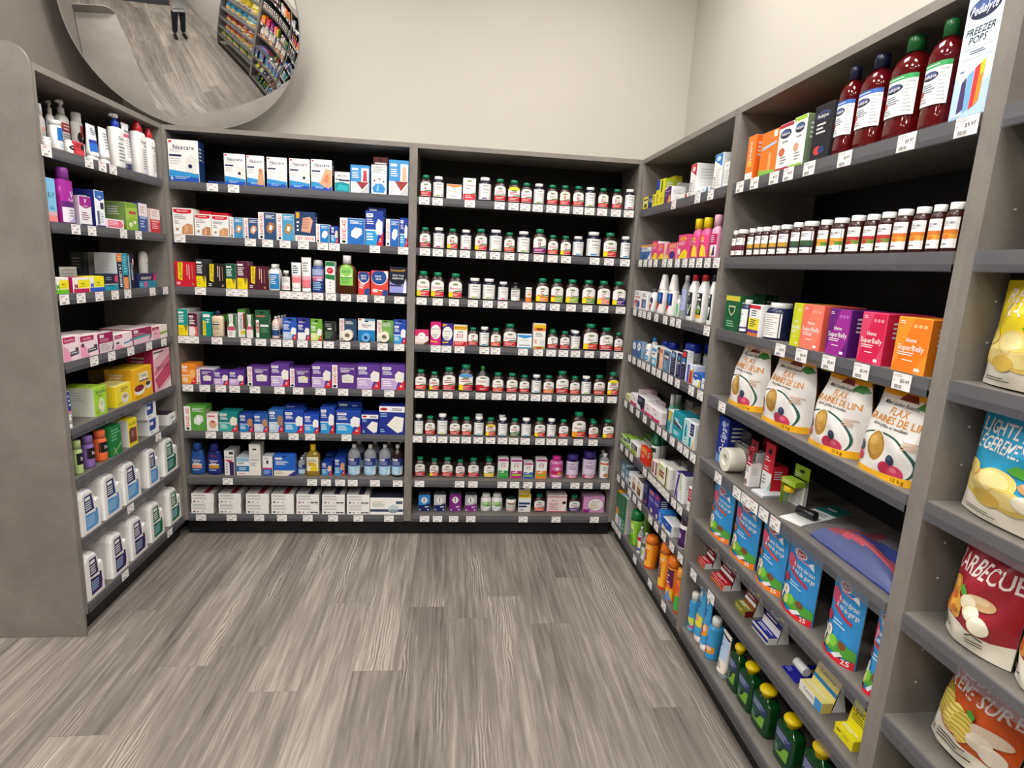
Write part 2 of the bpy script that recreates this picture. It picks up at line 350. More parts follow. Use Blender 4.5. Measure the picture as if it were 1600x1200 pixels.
@tpl
def kerr(c='o'):
    return ("R0,0,1,1,2f8fd0;E.4,.86,.2,.055,w;E.4,.86,.17,.042,a82040;T.4,.86,.05,w,Kerr's,.3;Pe8f4fb,.66,.8,.86,.76,.8,.86;"
            "E.2,.68,.17,.08,d04a6a;E.14,.74,.1,.05,d8506e;L.3,.77,.75,.81,1,e88aa0;T.6,.7,.06,w,& sore throat,.62;T.6,.62,.06,w,& mal de gorge,.68;P" + ("e0502c" if c == 'o' else 'd02a48') + ",.2,.56,.8,.48,.8,.52,.2,.6;L.3,.38,.75,.46,2,bfe0f4;"
            "E.14,.44,.11,.06," + ("c8642a" if c == 'o' else 'c82040') + ";E.26,.28,.11,.07,f0ead6;L.2,.25,.32,.31,2,b8542a;Pw,0,.12,.14,.1,.2,.3,0,.32;E.06,.24,.06,.06,2a3a6a;P4f9f34,.14,.08,1,.1,1,.22,.7,.26,.4,.24;E.45,.2,.12,.07,7cc23a;E.32,.16,.08,.06,cfd87a;E.72,.22,.1,.05,7a4a2a;"
            "P" + c + ",0,0,1,0,1,.1,.4,.03,0,.1;Pdfe3e6,.5,.06,.72,.14,.8,.11,.62,.04;T.86,.055,.06,w,25,.2")
@tpl
def pedl(c='2d5ba8'):
    return f"R0,.88,1,1,{c};L.15,.91,.85,.96,1,w;E.42,.7,.33,.11,1c2340;E.42,.73,.25,.06,4a5a8c;S.42,.7,.085,w,Pedialyte,.56;L.2,.3,.75,.52,4,5a6a86;E.16,.3,.14,.09,b05048;L.1,.06,.5,.2,2,9a9aa0;L.8,.06,.98,.85,9,b8bcc0"

# ---------------------------------------------------------------- goods
def carton(name, w, d, h, ds='', base='w', side=None, top=None, tab=0, tabc=None, sl=1):
    mb = MB(); side = side or base; top = top or side
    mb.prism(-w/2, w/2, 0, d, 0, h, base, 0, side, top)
    F = Face(mb, lambda u, v, k: (-w/2+.0013+u*(w-.0026), -k, v*(h-.0013)), w, h); F.draw(ds)
    if sl:
        for sg in (-1, 1):
            G = Face(mb, lambda u, v, k: (sg*(w/2+k), (u if sg > 0 else 1-u)*d, v*h), d, h)
            G.L(.15, .5, .8, .85, 4, 'g' if side in ('w', 'cr', 'lg', 'lp') else 'lg')
    G = Face(mb, lambda u, v, k: (-w/2+u*w, v*d, h+k), w, d); G.R(.03, .93, .97, .95, 'dg')
    if tab:
        c = tabc or base; th = .0012; y0 = .002
        mb.box(-w/2+.001, w/2-.001, y0, y0+th, h-.001, h+tab, c)
        T = Face(mb, lambda u, v, k: (-w/2+u*w, y0-k, h+v*tab), w, tab)
        T.E(.5, .62, .16, .14, 'k'); T.P([(.28, .52), (.72, .52), (.5, .8)], 'k'); T.L(.12, .1, .6, .36, 2, 'w')
    return mb.build(name)

ST = {  # profile (radius, height), cap rings, label (z0, z1, share of width), colours, roundness, depth over width
 'jam': dict(col='am', p=[(.93,0),(1,.02),(1,.66),(.96,.72),(.8,.79),(.53,.84),(.5,.87)], cap=[(.55,.855),(.57,.86),(.57,.985),(.52,1),(0,1)], cc='cg', lab=(.06,.7,.9,'w'), arch=1, n=3.2, dr=.72, kn=.04),
 'lif': dict(col='dn', p=[(.93,0),(1,.02),(1,.73),(.93,.79),(.7,.84),(.6,.86)], cap=[(.7,.86),(.72,.865),(.72,.985),(.67,1),(0,1)], cc='w', lab=(.06,.72,.93,'w'), n=2, dr=1, kn=.03),
 'lot': dict(col='w', p=[(.9,0),(1,.03),(1,.6),(.93,.68),(.5,.75),(.42,.76)], cap=[(.46,.745),(.4,.95),(.3,1),(0,1)], cc='r', lab=(.06,.6,.85,None), n=3, dr=.6),
 'rnd': dict(col='w', p=[(.92,0),(1,.03),(1,.66),(.9,.75),(.6,.82),(.5,.84)], cap=[(.5,.83),(.5,.985),(.45,1),(0,1)], cc='w', lab=(.06,.64,.92,None), n=2, dr=1, kn=.02),
 'rub': dict(col='c9cdd2', m=4, p=[(.94,0),(1,.03),(1,.62),(.95,.71),(.7,.81),(.36,.88),(.3,.9)], cap=[(.34,.885),(.34,.985),(.3,1),(0,1)], cc='w', lab=(.07,.6,.93,'w'), n=2, dr=1),
 'det': dict(col='4a2208', p=[(.97,0),(1,.02),(1,.5),(.96,.6),(.82,.7),(.45,.775),(.38,.79)], cap=[(.4,.785),(.4,.99),(.37,1),(0,1)], cc='w', lab=(.22,.78,.62,None), n=2.6, dr=.5),
 'sel': dict(col='24479e', p=[(.9,0),(1,.05),(1,.28),(.93,.5),(.76,.72),(.72,.76)], cap=[(.73,.755),(.68,.95),(.62,.985),(.5,1),(0,1)], cc='1d3f8c', lab=(.05,.72,.76,None), n=2.4, dr=.55),
 'oil': dict(col='c8a83a', m=3, p=[(.97,0),(1,.02),(1,.62),(.92,.7),(.6,.76),(.36,.79)], cap=[(.4,.78),(.4,.99),(.37,1),(0,1)], cc='f0c81a', lab=(.16,.62,.82,'cr'), n=3, dr=.6),
 'can': dict(col='o', p=[(.98,0),(1,.015),(1,.8)], cap=[(1.03,.78),(1.03,.9),(.9,.93),(.86,1),(0,1)], cc='ee7a1e', lab=(.02,.78,.97,None), n=2, dr=1, seg=20),
 'spr': dict(col='3f9fd8', p=[(.95,0),(1,.02),(1,.72),(.94,.77),(.76,.81)], cap=[(.78,.8),(.74,.96),(.66,1),(0,1)], cc='w', lab=(.03,.72,.95,None), n=2, dr=1),
 'mth': dict(col='86dcae', m=3, p=[(.88,0),(1,.05),(1,.42),(.86,.54),(.56,.62),(.5,.64)], cap=[(.56,.62),(.56,.985),(.52,1),(0,1)], cc='dfe6e4', lab=(.08,.42,.9,'w'), n=2.4, dr=.7),
 'grn': dict(col='0a5a26', m=3, p=[(.97,0),(1,.03),(1,.68),(.86,.755),(.42,.79),(.36,.82)], cap=[(.36,.8),(.36,.88),(.52,.9),(.55,.94),(.46,.985),(0,1)], cc='f0d010', lab=(.14,.66,.8,'123a2a'), n=4, dr=.52),
 'ped': dict(col='7a1018', m=3, p=[(.95,0),(1,.03),(1,.14),(.93,.2),(.95,.23),(.95,.6),(1,.63),(.97,.7),(.78,.78),(.4,.84),(.36,.85)], cap=[(.43,.845),(.43,.985),(.38,1),(0,1)], cc='1b2148', lab=(.22,.61,.97,'w'), n=2.8, dr=.8, kn=.02),
 'flt': dict(col='w', p=[(.96,0),(1,.02),(1,.56),(.96,.6)], cap=[(.9,.59),(.86,.66),(.46,.99),(.4,1),(0,1)], cc='w', lab=(.04,.54,.85,'w'), n=2.6, dr=.62),
 'ipa': dict(col='w', p=[(.95,0),(1,.02),(1,.66),(.9,.72),(.5,.86),(.42,.88)], cap=[(.5,.87),(.5,.985),(.46,1),(0,1)], cc='b3202c', lab=(.1,.62,.8,'w'), n=3, dr=.8),
 'jar': dict(col='w', p=[(.97,0),(1,.03),(1,.74),(.9,.78)], cap=[(.96,.76),(.98,.78),(.98,.98),(.92,1),(0,1)], cc='w', lab=(.06,.7,.95,None), n=2, dr=1, kn=.02),
 'tub': dict(col='c9cdd2', m=4, p=[(.93,0),(.96,.03),(.97,.76)], cap=[(1,.74),(1.02,.76),(1.02,.98),(.96,1),(0,1)], cc='1a2f9c', lab=(.1,.7,.9,None), n=2, dr=1),
 'pep': dict(col='e85a92', p=[(.96,0),(1,.03),(1,.55),(.9,.66),(.6,.74),(.55,.76)], cap=[(.62,.74),(.6,.98),(.55,1),(0,1)], cc='f3d216', lab=(.04,.56,.93,'e0407f'), n=2.6, dr=.7),
 'drk': dict(col='k', p=[(.95,0),(1,.03),(1,.7),(.9,.77),(.6,.83),(.56,.85)], cap=[(.6,.84),(.6,.985),(.55,1),(0,1)], cc='k', lab=(.05,.7,.92,'w'), n=2, dr=1, kn=.03),
 'dep': dict(col='w', p=[(.95,0),(1,.03),(1,.68),(.85,.76),(.8,.78)], cap=[(.86,.77),(.86,.97),(.78,1),(0,1)], cc='m', lab=(.05,.66,.96,'4a1f5a'), n=2, dr=1),
 'gum': dict(col='d982b4', p=[(.97,0),(1,.03),(1,.68),(.9,.76),(.68,.8)], cap=[(.66,.79),(.66,.985),(.6,1),(0,1)], cc='cf2f8c', lab=(.05,.68,.94,'d3569c'), n=2, dr=1, kn=.03),
 'ens': dict(col='6d5a9a', p=[(.9,0),(1,.06),(.94,.3),(.98,.62),(.9,.74)], cap=[(.92,.73),(.9,.97),(.84,1),(0,1)], cc='3c2a78', lab=(.03,.73,.94,'e3d3e8'), n=2, dr=1, kn=.02),
 'dov': dict(col='o', p=[(.9,0),(1,.06),(1,.66),(.86,.74),(.8,.76)], cap=[(.84,.75),(.84,.97),(.78,1),(0,1)], cc='o', lab=(.3,.64,.95,'k'), n=2, dr=1),
 'lys': dict(col='7cbf3c', p=[(.9,0),(1,.04),(.92,.4),(1,.74)], cap=[(1.02,.73),(1.02,.9),(.9,1),(0,1)], cc='0f7a3a', lab=(.05,.7,.9,None), n=2, dr=.9),
 'wht': dict(col='w', p=[(.93,0),(1,.04),(1,.7),(.9,.77),(.74,.8)], cap=[(.76,.79),(.76,.97),(.68,1),(0,1)], cc='w', lab=(.08,.66,.92,'w'), n=2, dr=1, kn=.03),
 'gdl': dict(col='w', p=[(.93,0),(1,.03),(1,.6),(.88,.66)], cap=[(.93,.65),(.93,.74),(.82,.76),(.82,.86),(.7,.88),(.7,.98),(.62,1),(0,1)], cc='0d6a4a', lab=(.05,.58,.94,'w'), n=2, dr=1),
}
def bottle(name, w, d, h, style, ds='', **kw):
    st = dict(ST[style]); st.update(kw)
    d = d or w*st['dr']; sx, sy = w/2, d/2; n = st['n']; seg = st.get('seg', 24); root = empty(name)
    b = MB(); b.lathe([(r, z*h) for r, z in st['p']], st['col'], st.get('m', 1), seg, sx, sy, n, 0, sy)
    b.build('body', root)
    c = MB(); rm = max(r for r, z in st['cap']); sc = min(sx, 1.05*sy/rm)
    if st.get('pump'):
        z0 = st['cap'][0][1]*h; r = sc*.42
        c.lathe([(r, z0), (r, z0+.12*h), (r*.5, z0+.13*h), (r*.45, z0+.19*h)], st['cc'], 1, 16, 1, 1, 2, 0, sy)
        c.lathe([(r*.6, z0+.18*h), (r*.95, z0+.2*h), (r*.8, z0+.26*h), (0, z0+.262*h)], st.get('pc', 'lg'), 1, 14, 1, 1, 2, 0, sy)
        c.tube([(0, sy, z0+.225*h), (-r*1.6, sy, z0+.23*h), (-r*2.2, sy, z0+.2*h)] if st['pump'] > 0 else [(0, sy, z0+.225*h), (r*1.6, sy, z0+.23*h), (r*2.2, sy, z0+.2*h)], r*.34, st.get('pc', 'lg'))
        c.build('pump', root)
    else:
        c.lathe([(r, z*h) for r, z in st['cap']], st['cc'], st.get('cm', 1), 28 if st.get('kn') else seg, sc, sc, 2, 0, sy, st.get('kn', 0)); c.build('cap', root)
    if ds or st['lab'][3]:
        z0, z1, f, bg = st['lab']; bg = st.get('bg', bg); l = MB()
        def fn(u, v, k):
            x = (u-.5)*2*sx*f; return (x, sy-sy*(1-min(1, abs(x/sx))**n)**(1/n)-k*(1.0 if abs(u-.5) < .4 else 1.3), (z0+v*(z1-z0))*h)
        F = Face(l, fn, 2*sx*f, (z1-z0)*h, 14)
        if bg:
            if st.get('arch'):
                xs = [i/14 for i in range(15)]; F.slab(xs, [0]*15, [.8+.2*math.sqrt(max(0, 1-(2*x-1)**2)) for x in xs], bg)
            else: F.R(0, 0, 1, 1, bg)
        F.draw(ds); l.build('label', root)
    return root

def tube(name, w, d, h, ds, base='w', cc='w', crimp=None, up=True):
    """squeeze tube standing on its cap, flat crimp on top"""
    root = empty(name); ch = .13*h; c = MB()
    c.lathe([(.86, 0), (.9, ch*.1), (.86, ch)], cc, 1, 20, w/2, d/2, 2.3, 0, d/2); c.build('cap', root)
    b = MB(); R = []; sy = lambda v: (d/2)*(1-v**1.3)+.0012
    for i in range(9):
        v = i/8; z = ch+(h-ch)*v; sx = w/2*(.9+.1*v)
        R.append([(sx*math.sin(2*math.pi*j/20), d/2-sy(v)*math.cos(2*math.pi*j/20), z) for j in range(20)])
    b.loft(R, base, 1)
    if crimp: b.box(-w/2-.0003, w/2+.0003, d/2-.0018, d/2+.0018, h*.93, h+.0005, crimp)
    def fn(u, v, k):
        sx = w/2*(.9+.1*v); x = (u-.5)*2*sx*.94
        return (x, d/2-sy(v)*math.sqrt(1-min(.97, abs(x/sx))**2)-k*2, ch+(h-ch)*v)
    Face(b, fn, w*.9, h-ch, 10).draw(ds); b.build('body', root)
    return root

def jug(name, w, d, h, c1, c2):
    root = empty(name); b = MB()
    S = [(-.5,.0),(.5,.0),(.5,.56),(.47,.6),(.4,.615),(.33,.6),(.3,.57),(.26,.58),(.2,.66),(.15,.8),(.1,.86),(-.3,.9),(-.42,.87),(-.49,.78)]
    pts = [(x*w, z*h) for x, z in S]; cx = sum(p[0] for p in pts)/len(pts); cz = h*.4
    def ring(y, k): return [(cx+(x-cx)*k, y, cz+(z-cz)*k if z > .001 else .0) for x, z in pts]
    e = .02; b.loft([ring(0, .88), ring(e*.35, .96), ring(e, 1), ring(d-e, 1), ring(d-e*.35, .96), ring(d, .88)], 'w', 1, False)
    F = Face(b, lambda u, v, k: (-.3*w+u*.66*w, -k, (.06+v*.72)*h), .66*w, .72*h)
    b2 = MB(); F.mb = b2
    F.draw(f"P{c1},.04,.5,.72,.5,.6,.98,.04,.98;R.1,.84,.48,.93,w;L.1,.54,.55,.8,4,w;P{c2},.04,.0,.9,.0,.98,.2,.9,.4,.04,.46;L.1,.08,.7,.36,4,lb;P{c2},.75,.1,.98,.2,.95,.46,.8,.5")
    b.build('body', root); b2.build('label', root)
    c = MB(); cx = -.1*w
    c.lathe([(.29*w, h*.86), (.3*w, h*.88), (.3*w, h*.905), (.25*w, h*.91), (.25*w, h*.985), (.235*w, h), (0, h)], 'efece6', 1, 30, 1, 1, 2, cx, d*.42, .03)
    c.build('cap', root)
    return root

def soft(root, pn, w, h, dy, ds, base, back=None, wr=.002, seed=1, mat=2, nx=40, tp=0):
    """film bag: front and back skins bulging by dy(u, v), with creases"""
    rnd = random.Random(seed); ph = [rnd.uniform(0, 6.28) for _ in range(8)]; dr = [(rnd.uniform(-9, 9), rnd.uniform(3, 16)) for _ in range(8)]
    def cr(u, v):
        e = min(1, 8*min(u, 1-u), 6*v+.25, 6*(1-v)+.25)
        return wr*e*sum(math.sin(a*u*2+b*v+p+1.5*math.sin(3*u+p)) for (a, b), p in zip(dr, ph))/3
    tw = lambda v: 1-.02*math.sin(math.pi*v)-tp*max(0, (v-.55)/.45)**1.6
    D0 = max(dy(i/10, j/10) for i in range(11) for j in range(11))
    def fn(u, v, k): return ((u-.5)*w*tw(v), D0-dy(u, v)-k+cr(u, v)+.0015, v*h)
    b = MB(); F = Face(b, fn, w, h, nx, mat); F.R(0, 0, 1, 1, base); F.draw(ds)
    N = 16; vs = []
    for j in range(N+1):
        for i in range(N+1):
            u, v = i/N, j/N; vs.append(((u-.5)*w*tw(v), D0+.0015+dy(u, v)*.8, v*h))
    b.add(vs, [(j*(N+1)+i+1, j*(N+1)+i, (j+1)*(N+1)+i, (j+1)*(N+1)+i+1) for j in range(N) for i in range(N)], back or base, mat, True)
    return b.build(pn, root) if root else b.build(pn)
def flax_bag(name, w, d, h, seed=1, fold=.0):
    root = empty(name)
    dy = lambda u, v: (d/2)*(1-max(0, v-.35)**1.6*1.9)*(1-abs(2*u-1)**5)*.98+.001
    soft(root, 'bag', w, h, lambda u, v: max(.0015, dy(u, v)), '@flax', 'f2efea', 'f2b21c', .0026, seed, tp=.2)
    b = MB(); y = d/2; w0 = w; w = w*.9
    b.loft([[(-w/2, y-.004, h*.985), (w/2, y-.004, h*.985), (w/2, y+.004, h*.985), (-w/2, y+.004, h*.985)],
            [(-w/2, y-.018, h*1.0), (w/2, y-.018, h*1.0), (w/2, y+.008, h*1.012), (-w/2, y+.008, h*1.012)],
            [(-w/2*.98, y-.03-fold, h*1.01), (w/2*.98, y-.03-fold, h*1.01), (w/2*.98, y-.026-fold, h*1.02), (-w/2*.98, y-.026-fold, h*1.02)]], 'f5c21c', 2, False)
    b.build('folded_top', root)
    return root
def pouch(name, w, d, h, c='o', seed=1):
    return soft(None, name, w, h, lambda u, v: (d/2)*((1-v)**.9*.9+.03)*(1-abs(2*u-1)**2.6)+.0008, '@kerr|'+c, '2f8fd0', 'e9edf0', .0012, seed)
def chip_bag(name, w, d, h, ds, base, seed=1, lean=.1):
    o = soft(None, name, w, h, lambda u, v: (d/2)*min(1, .5+1.6*v)*min(1, max(.02, (1-v)*2.6))**.7*(1-abs(2*u-1)**2.4)*(1.12-.3*v)+.001, ds, base, 'ece4d2', .004, seed)
    o.data.transform(Matrix.Rotation(-lean, 4, 'X')); zm = min(v.co.z for v in o.data.vertices); ym = min(v.co.y for v in o.data.vertices)
    o.data.transform(Matrix.Translation((0, -ym, -zm)))
    return o
def roll_card(name, w, d, h, ds, base, roll='cr', rr=.36, rz=.3, rx=.55):
    root = empty(name); c = MB(); c.prism(-w/2, w/2, d-.003, d, 0, h, base, 0)
    Face(c, lambda u, v, k: (-w/2+u*w, d-.003-k, v*h), w, h).draw(ds); c.build('backing_card', root)
    r = MB(); R = rr*w; cx = (rx-.5)*w; cz = max(R+.001, rz*h); R_ = []
    for rad, y in ((R, d-.0035), (R, .001), (R*.97, 0), (R*.46, 0), (R*.44, .002), (R*.42, d-.006)):
        R_.append([(cx+rad*math.sin(2*math.pi*j/28), y, cz-rad*math.cos(2*math.pi*j/28)) for j in range(28)])
    r.loft(list(reversed(R_)), roll, 1, False, capb=True, capt=False)
    r.build('tape_roll', root)
    return root
def display_carton(name, w, d, h, fds, bds, base='w', top=None, back='m', bh=None):
    """low carton lying on its side with its printed back flap standing up behind it"""
    root = empty(name); bh = bh or h*2.2; a = MB()
    a.prism(-w/2, w/2, 0, d, 0, h, base, 0, base, top or base)
    Face(a, lambda u, v, k: (-w/2+u*w, -k, v*h), w, h).draw(fds)
    Face(a, lambda u, v, k: (-w/2+u*w, v*d, h+k), w, d).draw(f"R.02,.1,.98,.9,{top or base};L.1,.3,.9,.75,2,w")
    a.build('carton', root); b = MB(); t = .0015; H = bh; sl = .018
    P = [(-w/2, d-.002), (w/2, d-.002)]
    b.loft([[(-w/2, d-.002, h*.5), (w/2, d-.002, h*.5), (w/2, d-.002+t, h*.5), (-w/2, d-.002+t, h*.5)],
            [(-w/2, d-.002+sl, H), (w/2, d-.002+sl, H), (w/2, d-.002+sl+t, H), (-w/2, d-.002+sl+t, H)]], back, 0, False)
    Face(b, lambda u, v, k: (-w/2+u*w, d-.002+sl*(h*.5+(H-h*.5)*(.3+.7*v)-h*.5)/(H-h*.5)-k, h*.5+(H-h*.5)*(.3+.7*v)), w, (H-h)).draw(bds)
    for sg in (-1, 1):
        x = sg*w/2*.995; q = [(x, d, .001), (x, d+.04, .001), (x, d+sl+.001, H*.98)]
        b.face(q if sg > 0 else q[::-1], 'f0eeec', 0)
    b.face([(w/2*.995, d+.04, .001), (-w/2*.995, d+.04, .001), (-w/2*.995, d+sl+.002, H*.98), (w/2*.995, d+sl+.002, H*.98)], 'f0eeec', 0)
    b.build('display_flap', root)
    return root
def blister(name, w, d, h, ds, base, pods):
    """card lying flat with clear blister over the goods"""
    root = empty(name); a = MB(); a.prism(-w/2, w/2, 0, d, 0, .002, base, 0)
    Face(a, lambda u, v, k: (-w/2+u*w, v*d, .002+k), w, d).draw(ds); a.build('backing_card', root)
    for px, py, pl, pr, c, horiz in pods:
        b = MB(); R = []
        for q, rad in ((-.5, pr*.9), (-.48, pr), (.48, pr), (.5, pr*.9)):
            ring = []
            for j in range(16):
                t = 2*math.pi*j/16
                if horiz: ring.append((px+q*pl, py-rad*math.sin(t), .002+pr-rad*math.cos(t)))
                else: ring.append((px+rad*math.sin(t), py+q*pl, .002+pr-rad*math.cos(t)))
            R.append(ring)
        b.loft(R, c, 1, True); b.build('blister', root)
    return root

# ---------------------------------------------------------------- shelving
TAGM = {}
def tag_mesh(txt):
    if txt not in TAGM:
        mb = MB(); w, h = .052, .036; mb.box(-w/2, w/2, -.0008, 0, 0, h, 'w')
        F = Face(mb, lambda u, v, k: (-w/2+u*w, -.0008-k, v*h), w, h)
        if txt.startswith('$'): F.draw(f"T.68,.56,.2,3a3a3a,{txt},.5;L.05,.76,.62,.95,2,lg;B.12,.06,.62,.32;R.06,.52,.14,.56,g")
        else:
            rnd = random.Random(txt); F.draw(f"L.08,.72,.6,.92,2,{rnd.choice(['g','d0808a','g'])};R.08,.44,.16,.58,g;L{rnd.choice(['.56','.62','.6'])},.42,.92,.6,1,4a4a4a;B.18,.08,.68,.3")
        o = mb.build('price_tag'); TAGM[txt] = o.data; D.objects.remove(o)
    return TAGM[txt]
def fbox(parent, name, x0, x1, y0, y1, z0, z1, mat):
    mb = MB(); b = .001
    mb.box(x0, x1, y0, y1, z0, z1, 'g', 0); o = mb.build(name, parent, [mat])
    m = o.modifiers.new('edge', 'BEVEL'); m.width = b; m.segments = 1; m.limit_method = 'ANGLE'
    return o
BAYS = {}
ZT = 2.1; DEPTH = .32
def bay(key, name, label, loc, rz, L, tops, pl=.022, pr=.022, tags=None, topx=(0, 0)):
    root = empty(name, loc, rz); tag(root, label, 'shelving', 'grey shelving bays along the walls'); BAYS[key] = (loc, rz, L, tops)
    fbox(root, 'side_panel', 0, pl, 0, DEPTH, .09 if pr else 0, ZT-.0225, LAM); fbox(root, 'side_panel', L-pr, L, 0, DEPTH, .09, ZT-.0225, LAM)
    fbox(root, 'top_panel', -topx[0], L+topx[1], 0, DEPTH, ZT-.022, ZT, LAM)
    fbox(root, 'back_panel', pl, L-pr, DEPTH-.008, DEPTH, .09, ZT-.0225, BLACK)
    fbox(root, 'kick_board', 0, L, .033, .045, 0, .0895, KICK)
    pins = MB()
    for x, sg in ((pl, 1), (L-pr, -1)):
        for k in range(len(tops)-1):
            for q in (.3, .62):
                z = tops[k+1]+(tops[k]-tops[k+1])*q
                pins.box(min(x, x+sg*.0015), max(x, x+sg*.0015), .06, .064, z, z+.004, 'c0bdb8')
    pins.build('shelf_pin_sockets', root)['kind'] = 'stuff'
    for k, z in enumerate(tops):
        s = fbox(root, 'shelf', pl+.0005, L-pr-.0005, .002, DEPTH-.009, z-.024, z, LAMD)
        r = MB(); x0, x1 = pl+.002, L-pr-.002
        prof = [(.0015, z+.0005), (-.004, z+.0005), (-.0045, z-.038), (-.0015, z-.0395), (-.0015, z-.037), (-.003, z-.0365), (-.0028, z-.001), (.0015, z-.001)]
        r.loft([[(x0, y, zz) for y, zz in prof], [(x1, y, zz) for y, zz in prof]], 'w', 0, False); r.build('price_rail', s, [RAIL])
        for x, txt in (tags or {}).get(k, []):
            t = D.objects.new('price_tag', tag_mesh(txt)); COL.objects.link(t); t.parent = s; t.location = (x, -.0047, z-.0375)
    return root
CAT = {}
def place(o, key, s, off, z, label, cat, group, yaw=0.0):
    loc, rz, L, tops = BAYS[key]; c, n = math.cos(rz), math.sin(rz)
    o.location = (loc[0]+c*s-n*off, loc[1]+n*s+c*off, z); o.rotation_euler = (0, 0, rz+yaw)
    tag(o, label, cat, group)

